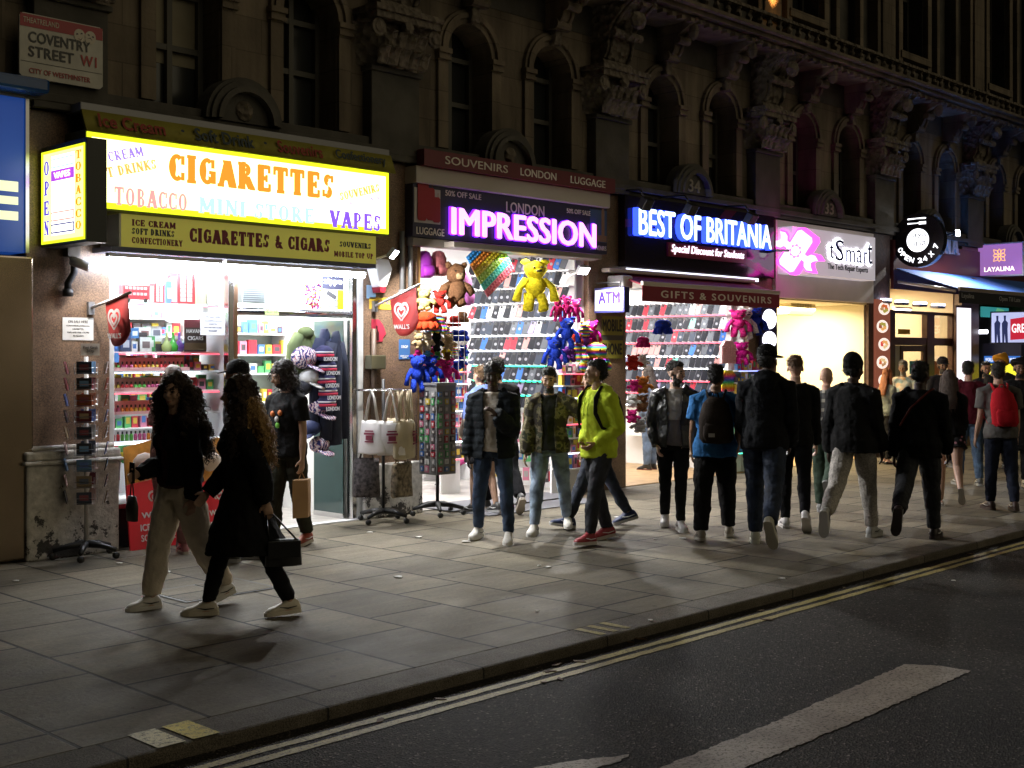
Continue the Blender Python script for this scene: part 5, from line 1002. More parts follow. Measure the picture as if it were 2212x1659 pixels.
cap_item(690, 880, .06, FLAGM, 'flag-patterned cap halfway down the cap display', 'cap', .13, True, 280); cap_item(690, 960, .06, FLAGM, 'flag-patterned cap at the bottom of the cap display', 'cap', .12, True, 280); cap_item(672, 925, .07, mat('cap_navy', (.02, .03, .09), .8), 'navy cap low on the cap display', 'cap', .11)
KN = mat('scarf_navy', (.02, .02, .07), .9); KR = mat('scarf_red', (.42, .02, .05), .9); KW2 = mat('scarf_white', (.65, .64, .66), .9)
for k, (vx, vy) in enumerate(((700, 765), (706, 795), (704, 822), (708, 848), (705, 872))):
    x, z = W(vx, vy, -.02); q = thing('knitted_hat', 'navy red and white knitted hat lettered LONDON, %s down the door display' % ('first', 'second', 'third', 'fourth', 'fifth')[k], 'hat', (x, -.02, z - .08)); MB().lathe([(.10, -.07), (.11, -.02), (.10, .05), (.05, .09), (.01, .10)], (x, -.02, z), 14).build('crown', KN, q, True); MB().lathe([(.114, -.03), (.115, -.0)], (x, -.02, z), 14).build('red_band', KR, q, True); MB().lathe([(.108, .012), (.109, .03)], (x, -.02, z), 14).build('white_band', KW2, q, True)
    text('LONDON', KW2, 'lettering', q, (x - .09, -.135, z - .075), UX, UZ, .18, .045, .02, .004)
# pier posters between the shops
q, x0, x1, z0, z1 = notice('poster', (798, 845, 643, 668), -.046, (.62, .42, .04), [('CAMEL', .35, .98, .45, .8)], 'torn yellow poster on the granite pier above the drinks poster', 'poster', (.10, .04, .25), bold=.02)
x0, x1, z0, z1 = vb(803, 834, 690, 738, -.05); rp = thing('poster', 'torn red drinks poster with a bottle on the granite pier', 'poster', ((x0 + x1) / 2, -.05, z0)); w = x1 - x0; h = z1 - z0
MB().prism([(0, 0), (w * .75, 0), (w * .8, .2 * h), (w, .35 * h), (w * .9, .6 * h), (w * .75, .8 * h), (w * .5, h), (0, h)], (x0, -.045, z0), UX, UZ, (0, -.004, 0)).build('sheet', mat('poster_red', (.42, .03, .06), .5), rp); MB().prism([(.2 * w, .05 * h), (.5 * w, .05 * h), (.5 * w, .4 * h), (.4 * w, .55 * h), (.4 * w, .72 * h), (.3 * w, .72 * h), (.3 * w, .55 * h), (.2 * w, .4 * h)], (x0, -.0495, z0), UX, UZ, (0, -.002, 0)).build('bottle_picture', mat('bottle_brown', (.04, .012, .012), .4), rp)
notice('poster', (862, 886, 733, 776), -.046, (.05, .15, .36), [('BOOK & PAY', .12, .88, .13, .2), ('HERE', .3, .7, .05, .11), ('DROP', .2, .8, .56, .70, (.7, .7, .72))], 'small blue luggage-drop poster on the granite pier', 'poster', (.7, .7, .72), bold=.02)
notice('poster', (792, 812, 616, 645), -.046, (.30, .48, .66), [], 'pale blue and white poster under the alarm box', 'poster'); notice('sticker', (801, 811, 777, 790), -.046, (.55, .52, .4), [], 'small cream sticker below the junction box', 'sticker')
# pennants
def pennant(vb_, vt, vfl, lab):
    x0 = W(*vb_, -.05)[0]; yt, zt = SX(*vt, x0); zb = W(*vb_, -.05)[1]; zr = SX(vfl[2], vfl[3], x0)[1]; y_in = SX(vfl[0], 660, x0)[0]; y_out = yt + .03
    q = thing('pennant_flag', lab, 'flag', (x0, -.05, zb)); A = Vector((x0, -.05, zb)); B = Vector((x0, yt, zt)); dr = (B - A).normalized()
    MB().tube([A - dr * .02, B + dr * .02], .014, 8).build('pole', mat('pole_white', (.62, .6, .58), .4), q, True); MB().obox(A, (.03, 0, 0), (0, .03, 0), (0, 0, .06)).build('socket', GREYM, q)
    L = y_in - y_out; zi = A.z + (B.z - A.z) * (y_in - A.y) / (B.y - A.y); hh = (zi + zt) / 2 - zr; n = 14; pts = []
    def bot(s): return zr + hh * .30 * (abs(2 * s - 1) ** 2.6)
    mb = MB(); vs = []
    for k in range(n + 1):
        s = k / n; y = y_in - L * s; ztop = A.z + (B.z - A.z) * (y - A.y) / (B.y - A.y) - .012
        for j in range(7): f = j / 6; z = ztop + (bot(s) - ztop) * f; vs.append((x0 + .018 * math.sin(s * 5 + f * 2.0) * f, y - .03 * f * math.sin(f * 2.2), z))
    m2 = len(vs); vs2 = [Vector(p) + Vector((.006, 0, 0)) for p in vs]; fs = []
    for k in range(n):
        for j in range(6): a = k * 7 + j; fs += [(a, a + 1, a + 8, a + 7), (a + m2, a + 7 + m2, a + 8 + m2, a + 1 + m2)]
    for k in range(n): fs += [(k * 7 + 6, k * 7 + 6 + m2, k * 7 + 13 + m2, k * 7 + 13)]
    mb.add(vs + vs2, fs); mb.build('cloth', mat('pennant_red', (.50, .035, .03), .6), q, True)
    return q, x0, y_in, L, zt, zr, hh
def heart(q, x, yc, zc, s, m, ux=NY, nrm=(-1, 0, 0), name='heart_emblem'):
    mb = MB(); ux = Vector(ux); nn = Vector(nrm)
    def swirl(sc, off, tk, z_):
        pts = []
        for k in range(41):
            a = -2.55 + 5.1 * k / 40 - math.pi * 1.5 + math.pi; a = math.pi * (k / 20 - 1) * .86
            hx = 16 * math.sin(a) ** 3 / 17; hy = (13 * math.cos(a) - 5 * math.cos(2 * a) - 2 * math.cos(3 * a) - math.cos(4 * a)) / 17; pts.append((hx * sc + off[0], hy * sc + off[1]))
        for i in range(40):
            p, r_ = Vector(pts[i]), Vector(pts[i + 1]); d = (r_ - p)
            if d.length < 1e-5: continue
            d.normalize(); nv = Vector((-d.y, d.x)) * tk * (.55 + .45 * math.sin(math.pi * i / 40)); e = d * .3 * tk
            mb.prism([p - nv - e, r_ - nv + e, r_ + nv + e, p + nv - e], Vector((x, yc, zc)) + nn * (z_ + i * .00004), ux * s, UZ * s, nn * .002)
    swirl(1, (0, 0), .14, .0); swirl(.52, (.02, -.06), .13, .003); mb.build(name, m, q)
PW_ = mat('print_white', (.72, .68, .64), .5)
for a in (((195, 666), (280, 632), (228, 0, 258, 748), 'red pennant with white heart emblem on the pier left of the sweet window'), ((808, 662), (903, 616), (843, 0, 880, 726), 'red pennant with white heart emblem on the pier beside the soft toys')):
    q, x0, y_in, L, zt, zr, hh = pennant(*a); heart(q, x0 - .024, y_in - L * .5, zr + hh * .56, L * .27, PW_); text("WALL'S", PW_, 'lettering', q, (x0 - .022, y_in - L * .2, zr + hh * .16), NY, UZ, L * .60, hh * .11, .03, .003)
# ================================================================== SOFT TOYS, PHONE CASES AND RACKS
ORD_ = ['first', 'second', 'third', 'fourth', 'fifth', 'sixth']
def plush_mesh(kind):
    mb = MB()
    if kind == 'octopus':
        mb.ell((0, 0, .68), (.36, .33, .32), 12)
        for k in range(8): a = k * math.pi / 4; mb.tube([(.24 * math.cos(a), .24 * math.sin(a), .45), (.32 * math.cos(a), .32 * math.sin(a), .22), (.36 * math.cos(a), .36 * math.sin(a), .08)], [.12, .12, .09], 8)
        mb.ell((-.13, -.29, .72), (.04, .03, .045), 6, 1); mb.ell((.13, -.29, .72), (.04, .03, .045), 6, 1)
    else:
        lk = kind == 'lanky'; hw = .17 if lk else .24
        mb.ell((0, 0, .80 if lk else .74), (hw, hw * .9, .17 if lk else .22), 12); mb.ell((0, 0, .50 if lk else .38), (.15 if lk else .25, .13 if lk else .2, .22 if lk else .26), 12)
        for s in (-1, 1):
            mb.ell((s * hw * .8, .0, .94 if lk else .93), (.06, .04, .06) if lk else (.08, .05, .08), 8)
            mb.tube([(s * .12, 0, .62 if lk else .5), (s * (.24 if lk else .3), -.03, .46 if lk else .42), (s * (.28 if lk else .40), -.05, .22 if lk else .30)], [.07, .065, .07] if lk else [.10, .10, .09], 8)
            mb.tube([(s * .08, 0, .34 if lk else .2), (s * .11, -.03, .2 if lk else .12), (s * .12, -.07, .04 if lk else .06)], [.08, .075, .08] if lk else [.12, .12, .11], 8)
            mb.ell((s * hw * .38, -hw * .84, .84 if lk else .79), (.022, .018, .024), 6, 1)
        mb.ell((0, -hw * .85, .76 if lk else .68), (hw * .42, hw * .3, hw * .34), 8, 2); mb.ell((0, -hw * 1.14, .78 if lk else .71), (.03, .02, .022), 6, 1)
    cloth_disp(mb, .035, 9); cloth_disp(mb, .022, 26); return mb
EYE = mat('toy_eye', (.01, .01, .01), .3)
def soft_toy(kind, v, Y, m, lab, group=None, rotz=0, muz=None):
    x0, x1, z0, z1 = vb(*v, Y); o = plush_mesh(kind).build('soft_toy', [m, EYE, muz or m], None, True); o.location = ((x0 + x1) / 2, Y, z0); s = z1 - z0; sx = min((x1 - x0) / (.68 if kind != 'lanky' else .50), s * 1.6); o.scale = (sx, (sx + s) / 2, s); o.rotation_euler = (0, 0, R(rotz)); return tag(o, lab, 'soft toy', group)
fur = lambda nm, c: mat('fur_' + nm, c, .97, var=.35, vs=26, bump=1, bs=60, spec=.05)
PK, BLU, YEL, REDF, TAN, BRN, BLKF, PUR = fur('pink', (.62, .03, .22)), fur('blue', (.02, .05, .42)), fur('yellow', (.62, .50, .02)), fur('red', (.55, .04, .03)), fur('tan', (.52, .38, .2)), fur('brown', (.20, .10, .05)), fur('black', (.02, .02, .02)), fur('purple', (.22, .06, .35)); RAIN = M('rainbow_plush'); CREAMF = fur('cream', (.6, .5, .35)); WHF = fur('white', (.75, .75, .75))
soft_toy('lanky', (1130, 1182, 560, 676), -.25, YEL, 'large yellow soft toy hung in front of the phone cases', rotz=-30)
soft_toy('bear', (962, 1008, 566, 664), -.15, BRN, 'large brown teddy bear hung at the souvenir shop entrance', rotz=-20, muz=TAN)
soft_toy('bear', (902, 932, 622, 672), -.16, fur('pale_yellow', (.7, .6, .2)), 'pale yellow soft toy just right of the red pennant', rotz=-30); soft_toy('lanky', (934, 966, 627, 678), -.2, REDF, 'red long-limbed soft toy beside the brown teddy', rotz=-20); soft_toy('octopus', (904, 938, 672, 716), -.18, fur('scarlet', (.6, .06, .02)), 'scarlet octopus soft toy below the pale yellow toy')
soft_toy('octopus', (934, 958, 680, 722), -.14, RAIN, 'rainbow octopus soft toy next to the scarlet octopus'); soft_toy('bear', (892, 916, 718, 756), -.2, TAN, 'tan soft toy below the scarlet octopus, nearer the pier'); soft_toy('bear', (910, 934, 716, 758), -.17, CREAMF, 'cream soft toy beside the tan soft toy'); soft_toy('bear', (932, 954, 716, 760), -.14, BLKF, 'black soft toy in the column of hanging toys'); soft_toy('bear', (956, 982, 722, 756), -.1, TAN, 'tan soft toy with dark eyes right of the black toy', muz=CREAMF)
soft_toy('lanky', (884, 918, 766, 850), -.22, BLU, 'bright blue long-limbed soft toy at the front of the toy column', rotz=-20); soft_toy('lanky', (912, 946, 768, 832), -.14, fur('royal', (.015, .035, .32)), 'darker blue soft toy behind the bright blue one', rotz=-20); soft_toy('lanky', (944, 984, 774, 832), -.08, PK, 'pink long-limbed soft toy beside the two blue toys', rotz=-25)
for k, (v, m, l_) in enumerate((((893, 912, 755, 775), PK, 'small pink toy above the bright blue toy'), ((914, 934, 752, 772), fur('sky', (.08, .3, .6)), 'small sky blue toy above the darker blue toy'), ((936, 954, 758, 778), fur('leaf', (.08, .3, .05)), 'small green toy below the black toy'), ((958, 976, 760, 780), BRN, 'small brown toy above the pink toy'))): soft_toy('bear', v, -.1, m, l_)
for k, (v, m, lab) in enumerate((((1196, 1214, 642, 696), PK, 'first'), ((1216, 1234, 638, 694), PK, 'second'), ((1236, 1253, 645, 698), PK, 'third'))): soft_toy('lanky', v, -.28 + .02 * k, m, 'tall pink soft toy hung beside the ATM box, %s from the left' % lab, rotz=-35)
soft_toy('lanky', (1270, 1290, 692, 750), -.24, fur('hot_pink', (.66, .02, .3)), 'hot pink soft toy hanging below the ATM box', rotz=-35); soft_toy('lanky', (1209, 1239, 684, 756), -.30, BLU, 'blue soft toy under the tall pink toys', rotz=-35); soft_toy('lanky', (1183, 1213, 728, 800), -.22, BLU, 'blue soft toy hanging lowest in the pink and blue cluster', rotz=-35)
soft_toy('bear', (1252, 1275, 694, 728), -.26, RAIN, 'small rainbow soft toy amid the pink cluster'); soft_toy('octopus', (1236, 1262, 742, 784), -.26, RAIN, 'rainbow octopus toy in the lower row of the cluster'); soft_toy('octopus', (1216, 1238, 748, 784), -.22, PUR, 'purple octopus toy in the lower row of the cluster'); soft_toy('bear', (1250, 1276, 712, 752), -.2, PUR, 'purple soft toy behind the small rainbow toy'); soft_toy('octopus', (1238, 1254, 718, 744), -.27, fur('scarlet', (.6, .06, .02)), 'scarlet octopus toy in the middle of the pink cluster'); soft_toy('octopus', (1268, 1304, 738, 806), -.28, RAIN, 'large rainbow plush in the lower right of the cluster')
tr_ = random.Random(77)
for k in range(26):
    vx = 905 + (k % 6) * 19 + tr_.uniform(-4, 4); vy = 690 + (k // 6) * 32 + tr_.uniform(-6, 6); m_, nm_ = tr_.choice(((PK, 'pink'), (BLU, 'blue'), (REDF, 'red'), (TAN, 'tan'), (BRN, 'brown'), (PUR, 'purple'), (YEL, 'yellow'), (RAIN, 'rainbow')))
    soft_toy(tr_.choice(('bear', 'octopus')), (vx - 9, vx + 9, vy - 13, vy + 13), .10 + .02 * (k % 3), m_, '%s soft toy in the %s row at the back of the left toy column' % (nm_, ORD_[k // 6]), 'soft toys at the back of the left column')
wg = MB()                                                   # wire grid the left column hangs on
gx0, gx1 = P(1) + .84, P(1) + 1.62
for k in range(9): wg.tube([(gx0 + k * (gx1 - gx0) / 8, .02, .75), (gx0 + k * (gx1 - gx0) / 8, .02, 2.85)], .004, 5)
for k in range(15): wg.tube([(gx0, .028, .75 + .15 * k), (gx1, .028, .75 + .15 * k)], .004, 5)
single('wire_grid', wg, [STEEL], 'wire display grid holding the left column of soft toys', 'wire grid')
single('timber_post', MB().box(gx0 - .03, gx0 + .03, -.01, .05, .012, 3.2), [mat('raw_timber', (.42, .25, .09), .6, var=.2, vs=6)], 'bare timber post between the granite pier and the soft toys', 'post')
def backpack_toy(v, Y, m, lab):
    x0, x1, z0, z1 = vb(*v, Y); c = (x0 + x1) / 2; w = (x1 - x0) / 2; h = z1 - z0; mb = MB(); mb.loft([((c, Y, z0), (w * .8, 0, 0), (0, .06, 0)), ((c, Y, z0 + .05 * h), (w, 0, 0), (0, .09, 0)), ((c, Y, z0 + .7 * h), (w * .95, 0, 0), (0, .09, 0)), ((c, Y, z0 + .93 * h), (w * .6, 0, 0), (0, .07, 0)), ((c, Y, z1), (w * .2, 0, 0), (0, .04, 0))], 14); mb.loft([((c, Y - .09, z0 + .06 * h), (w * .7, 0, 0), (0, .03, 0)), ((c, Y - .1, z0 + .25 * h), (w * .75, 0, 0), (0, .04, 0)), ((c, Y - .09, z0 + .45 * h), (w * .7, 0, 0), (0, .02, 0))], 12); return single('backpack', mb, [m], lab, 'backpack', smooth=True)
backpack_toy((899, 932, 542, 600), .05, mat('bag_purple', (.35, .03, .45), .6), 'purple backpack hung at the top left of the souvenir entrance'); backpack_toy((932, 962, 542, 596), .08, mat('bag_red_check', (.30, .08, .09), .7, var=.5, vs=20), 'red and grey backpack hung behind the brown teddy'); backpack_toy((990, 1016, 585, 660), .3, mat('bag_lilac', (.45, .12, .42), .6), 'lilac bag hung right of the brown teddy')
# rainbow fidget pad
pc = [W(*p, -.10) for p in ((1007, 549), (1084, 549), (1097, 572), (1055, 626))]; pad = thing('fidget_pad', 'large rainbow bubble pad hung point-down over the souvenir entrance', 'toy', (pc[3][0], -.10, pc[3][1])); cx = sum(p[0] for p in pc) / 4; cz = sum(p[1] for p in pc) / 4 + .03; ux, uy = rot_frame(R(-52)); cols = [(.03, .25, .62), (.65, .22, .03), (.68, .55, .03), (.35, .58, .05), (.06, .5, .42), (.65, .12, .18)]
for k, cc in enumerate(cols):
    mb = MB(); a = -.30 + .10 * k; o = Vector((cx, -.10, cz)); mb.prism([(a, -.30), (a + .0995, -.30), (a + .0995, .30), (a, .30)], o, ux, uy, (0, .02, 0))
    for i in range(2):
        for j in range(12): c = o + ux * (a + .025 + .05 * i) + uy * (-.275 + .05 * j); mb.lathe([(.02, 0), (.016, .010), (.006, .014)], c, 8, ax=ux, ay=uy, az=(0, -1, 0))
    mb.build('stripe', mat('silicone%d' % k, cc, .35), pad)
# phone cases
CASE = [((.012, .013, .02), 'black', .48), ((.035, .045, .07), 'navy', .16), ((.10, .11, .13), 'grey', .14), ((.66, .66, .68), 'white', .07), ((.50, .25, .24), 'pink', .08), ((.40, .03, .05), 'red', .04), ((.04, .14, .45), 'blue', .05), ((.20, .50, .42), 'mint', .02), ((.30, .25, .42), 'lilac', .02)]
def case_mesh(col, nm, var):
    mb = MB(); w, h, d, c = .038, .077, .006, .009
    out = [(-w + c, -h), (w - c, -h), (w, -h + c), (w, h - c), (w - c, h), (-w + c, h), (-w, h - c), (-w, -h + c)]
    mb.prism(out, (0, -d, 0), UX, UZ, (0, 2 * d, 0), 0); mb.prism([(-w * .8, h * .50), (-w * .02, h * .50), (-w * .02, h * .90), (-w * .8, h * .90)], (0, -d - .0005, 0), UX, UZ, (0, -.002, 0), 1)
    if var: mb.prism([(w * .5 * math.cos(k * math.pi / 6), -h * .15 + w * .5 * math.sin(k * math.pi / 6)) for k in range(12)], (0, -d - .0005, 0), UX, UZ, (0, -.001, 0), 2)
    mb.box(-w * 1.25, w * .9, .008, .012, -h * 1.0, h * 1.12, 3); o = mb.build('phone_case', [mat('case_' + nm, col, .55, spec=.25), BLACK, mat('case_print', (.22, .22, .26), .5), mat('card_backing', (.03, .03, .05), .5)]); return o
ORD = ['first', 'second', 'third', 'fourth', 'fifth', 'sixth', 'seventh', 'eighth', 'ninth', 'tenth', 'eleventh', 'twelfth']
PROT = {}
def rack(nm, X, rows, y0, y1, where, group, seed, ledf, zref):
    r = random.Random(seed); t = thing('wall_rack', 'white slatted wall rack of phone cases in the %s' % where, 'rack', (X, (y0 + y1) / 2, .6))
    zs_ = [SX(zref, v, X)[1] for v in rows]
    MB().box(X + .10, X + .14, y0, y1, .5, zs_[0] + .35).build('back_panel', SHELFW, t)
    for k, z in enumerate(zs_):
        MB().box(X - .02, X + .10, y0, y1, z - .115, z - .10).build('shelf_rail', SHELFW, t); m = ledf(k)
        if m: MB().box(X - .03, X - .0205, y0 + .02, y1 - .02, z - .118, z - .100).build('led_strip', m, t)
        hk = MB(); y = y0 + .06
        while y < y1 - .05:
            col, name, _ = r.choices(CASE, [c[2] for c in CASE])[0]; var = r.random() < .45; key = (name, var)
            hk.tube([(X + .1, y, z + .085), (X - .06, y, z + .092)], .003, 4)
            if key not in PROT: PROT[key] = case_mesh(col, name, var); o = PROT[key]
            else: o = PROT[key].copy(); COL.objects.link(o)
            o.location = (X - .035, y, z); o.rotation_euler = (R(r.uniform(-14, -6)), R(r.uniform(10, 20)), R(-58 + r.uniform(-9, 9))); o.scale = (1.08, 1, 1.18)
            tag(o, '%s%s phone case, %s row down in the %s' % ('patterned ' if var else 'plain ', name, ORD[k], where), 'phone case', group); y += .118
        hk.build('hooks', STEEL, t)
rack('a', 12.55, [572, 605, 638, 672, 708, 741, 774, 807, 838, 868], .02, 1.9, 'souvenir shop with purple letters', 'phone cases on the souvenir shop wall', 5, lambda k: {3: WLED, 5: WLED, 6: GLED, 7: GLED, 8: GLED, 4: WLED}.get(k), 1150)
def floor_stand(v0, v1, Y, rows, lab, where, group, seed, led):
    x0, x1 = W(v0, 850, Y)[0], W(v1, 850, Y)[0]; q = thing('display_stand', lab, 'stand', ((x0 + x1) / 2, Y, 0)); zt_ = W((v0 + v1) / 2, rows[0], Y)[1] + .25
    MB().box(x0, x1, Y + .2, Y + .23, .012, zt_).build('back_panel', SHELFW, q)
    for k, v in enumerate(rows):
        z = W((v0 + v1) / 2, v, Y)[1]; MB().box(x0, x1, Y, Y + .2, z - .015, z).build('shelf', SHELFW, q)
        if led[k % len(led)]: MB().box(x0, x1, Y - .012, Y - .001, z - .018, z - .006).build('led_strip', led[k % len(led)], q)
        shelf_run(x0 + .01, x1 - .01, Y + .03, z, .09, .19, where % ORD[k], group, seed + k, ('souvenir_packet', 'packet'), (.05, .11))
floor_stand(1216, 1300, -.12, [806, 832, 858, 886, 914, 944, 976, 1010], 'tall packed display stand by the pier under the pink soft toys', 'on the %s shelf down of the stand under the pink toys', 'packets on the stand by the pier', 120, (REDLED, None, WLED, None))
floor_stand(1596, 1644, -.12, [800, 826, 852, 880, 910, 942, 976], 'narrow packed display stand at the right of the gift shop', 'on the %s shelf down of the narrow gift shop stand', 'packets on the narrow gift shop stand', 140, (BLED, None, GLED, None))
floor_stand(975, 1016, .9, [776, 802, 828, 856, 886, 918, 952, 990], 'white stand of small packets left of the phone case rack', 'on the %s shelf down left of the phone case rack', 'packets left of the phone case rack', 160, (WLED, REDLED))
wr_ = random.Random(31)
for row in range(4):
    for k in range(15):
        y = .10 + k * .122; z = SX(1150, 906 + row * 40, 12.5)[1]; cc, nm = wr_.choice(CC); h_ = wr_.uniform(.06, .09); c_ = Vector((12.56, y, z)); n_ = Vector((-.8, -.6, 0)); s_ = Vector((.6, -.8, 0))
        mb = MB().obox(c_, s_ * .045, UZ * h_, n_ * .008); mb.obox(c_ + n_ * .0095, s_ * .03, UZ * h_ * .45, n_ * .001, 1); single('hanging_packet', mb, [mat('carton_' + nm, cc, .5), mat('kr_face', (.35, .33, .32), .4)], '%s packet hanging on the %s peg row below the phone cases' % (nm, ORD[row]), 'packet', 'packets pegged below the phone cases')
rack('b', 16.48, [669, 700, 727, 756, 782, 809, 836, 863], .15, 2.3, 'gift shop with blue letters', 'phone cases on the gift shop wall', 6, lambda k: REDLED if k in (0, 1, 2, 5, 6) else WLED, 1450)
# shelves of boxed souvenirs behind
def gift_shelves(v0, v1, Y, rows, lab, where, group, seed, zmax):
    x0, x1 = W(v0, 800, Y)[0], W(v1, 800, Y)[0]; q = thing('display_shelves', lab, 'shelves', ((x0 + x1) / 2, Y, 0)); MB().box(x0, x1, Y + .32, Y + .35, .012, zmax).build('back_panel', SHELFW, q)
    for k, v in enumerate(rows):
        z = W((v0 + v1) / 2, v, Y)[1]; MB().box(x0, x1, Y, Y + .32, z - .02, z).build('shelf', SHELFW, q); MB().box(x0, x1, Y - .012, Y - .001, z - .02, z - .006).build('led_strip', WLED if k % 2 else REDLED, q)
        shelf_run(x0 + .02, x1 - .02, Y + .05, z, .07, .15, where % ORD[k], group, seed + k, ('souvenir_box', 'box'))
gift_shelves(936, 1022, 2.3, [745, 775, 800, 825, 850, 878, 905, 935, 965, 1000], 'bright white shelves of boxed souvenirs at the back of the souvenir shop', 'on the %s shelf down at the back of the souvenir shop', 'boxed souvenirs on the back shelves', 40, 2.6)
gift_shelves(1345, 1420, 3.0, [690, 715, 745, 770, 800, 830, 862, 895, 930], 'white shelves of small gifts at the back of the gift shop', 'on the %s shelf down at the back of the gift shop', 'small gifts on the gift shop back shelves', 60, 2.4)
x, z = W(985, 715, .9); single('white_cushion', MB().ell((x, .9, z), (.20, .2, .26), 16), [WHF], 'large round white plush cushion beside the phone case rack', 'cushion', smooth=True)
gs = MB(); r = random.Random(9)                             # gift shop right-hand hangers
for k, (v, m, kd, lab) in enumerate((((1580, 1608, 668, 730), PK, 'lanky', 'pink soft toy hanging under the maroon awning'), ((1598, 1622, 664, 735), WHF, 'lanky', 'white soft toy hanging beside the pink one under the awning'), ((1614, 1642, 664, 726), BLU, 'lanky', 'blue soft toy hanging at the right under the awning'), ((1590, 1614, 738, 790), fur('hot_pink', (.66, .02, .3)), 'lanky', 'hot pink soft toy low beside the lit panel'), ((1418, 1446, 690, 724), BLU, 'octopus', 'blue and red hat-like toy in front of the gift shop rack'), ((1378, 1400, 727, 752), PK, 'octopus', 'pink octopus toy low on the left of the gift shop'), ((1354, 1380, 766, 800), REDF, 'bear', 'red soft toy bag on the left of the gift shop'), ((1378, 1396, 764, 795), WHF, 'bear', 'white soft toy beside the red soft toy bag'), ((1356, 1384, 820, 846), PK, 'bear', 'pink and white soft toy on the gift stand'), ((1376, 1400, 812, 850), fur('orange', (.55, .2, .04)), 'bear', 'orange soft toy on the gift stand'), ((1352, 1380, 850, 880), WHF, 'bear', 'white soft toy lower on the gift stand'), ((1374, 1398, 852, 890), BRN, 'bear', 'brown soft toy lower on the gift stand'), ((1352, 1378, 884, 914), PK, 'bear', 'pink soft toy at the bottom of the gift stand'), ((1370, 1394, 900, 935), fur('grey', (.4, .4, .42)), 'bear', 'grey soft toy at the bottom of the gift stand'))): soft_toy(kd, v, -.05, m, lab, rotz=-30)
x0, x1, z0, z1 = vb(1562, 1592, 736, 786, -.05)
for (v, cc, lab, rb) in (((1560, 1590, 736, 785), (.62, .32, .33), 'pink bubble pad bag hung on the gift shop rack', 0), ((1560, 1590, 800, 845), None, 'rainbow bubble pad bag hung below the pink one', 1)):
    x0, x1, z0, z1 = vb(*v, -.02); mb = MB(); w = x1 - x0; h = z1 - z0; mb.prism([(0, 0), (w, 0), (w, h * .75), (w * .75, h), (w * .25, h), (0, h * .75)], (x0, -.02, z0), UX, UZ, (0, .05, 0))
    for i in range(5):
        for j in range(7): mb.lathe([(w * .07, 0), (w * .03, .01)], (x0 + w * (.12 + .19 * i), -.0205, z0 + h * (.07 + .12 * j)), 6, ax=(1, 0, 0), ay=(0, 0, 1), az=(0, -1, 0))
    single('bubble_bag', mb, [RAIN if rb else mat('silicone_pink', cc, .4)], lab, 'bag')
# lit panel of glowing discs beside the pier
x0, x1, z0, z1 = vb(1646, 1680, 664, 790, -.14); q = thing('light_panel', 'narrow panel of glowing white discs at the edge of the gift shop', 'light panel', ((x0 + x1) / 2, -.14, z0)); MB().box(x0, x1, -.13, -.08, z0, z1).build('board', mat('panel_blue_black', (.03, .03, .09), .4), q)
h = z1 - z0; w = x1 - x0
for f, g in ((.80, .17), (.44, .15), (.13, .12)): MB().prism([(w / 2 + w * .44 * math.cos(2 * math.pi * k / 20), h * f + h * g * math.sin(2 * math.pi * k / 20)) for k in range(20)], (x0, -.1305, z0), UX, UZ, (0, -.004, 0)).build('glowing_disc', lit('disc_glow', (.85, .85, 1), 3), q)
# pier board, hanging magnets
q, x0, x1, z0, z1 = notice('board', (1300, 1347, 686, 772), -.05, (.06, .055, .05), [], 'dark board with yellow panels lettered MOBILE PHONE on the pier', 'sign')
for s, a, b2 in (('MOBILE', 683, 724), ('PHONE', 735, 774)):
    za, zb = W(1320, b2, -.055)[1], W(1320, a, -.055)[1]; MB().box(x0, x1 - .02, -.054, -.0505, za, zb).build('yellow_panel', mat('panel_yellow', (.26, .23, .03), .5), q); text(s, mat('ink_black', (.01, .01, .01), .5), 'lettering', q, (x0 - .10 + .11, -.0545, za + .05), UX, UZ, x1 - x0 - .05, zb - za - .09, .04, .002)
# postcard spinner, tote bag rail, keyring spinner
def star_base(q, x, y, m, r=.30, nleg=5, a0=.3):
    mb = MB()
    for k in range(nleg):
        a = a0 + 2 * math.pi * k / nleg; d = Vector((math.cos(a), math.sin(a), 0)); mb.tube([Vector((x, y, .13)), Vector((x, y, .12)) + d * r * .5, Vector((x, y, .085)) + d * r], [.035, .028, .02], 6)
    mb.build('star_base', m, q, True)
    for k in range(nleg):
        a = a0 + 2 * math.pi * k / nleg; MB().lathe([(.028, -.018), (.032, 0), (.028, .018)], (x + r * math.cos(a), y + r * math.sin(a), .033), 10, ax=(1, 0, 0), ay=(0, 0, 1), az=(0, 1, 0)).build('castor', RUBBER, q, True)
PCOL = [(.02, .02, .025), (.03, .03, .04), (.30, .08, .03), (.05, .10, .30), (.35, .34, .33), (.15, .02, .03), (.10, .20, .35), (.25, .18, .10), (.04, .05, .08), (.40, .25, .22)]
bx, by = G(184, 1205); by -= .02; ztop = W(197, 775, by)[1]
sp = thing('postcard_spinner', 'wire postcard spinner on a black castor base by the white plinth', 'spinner rack', (bx, by, 0)); star_base(sp, bx, by, BLACK, .29)
MB().tube([(bx, by, .1), (bx, by, ztop + .02)], .02, 8).build('pole', mat('pole_grey', (.5, .48, .46), .4), sp, True); n = 9; hz = (ztop - .50) / n
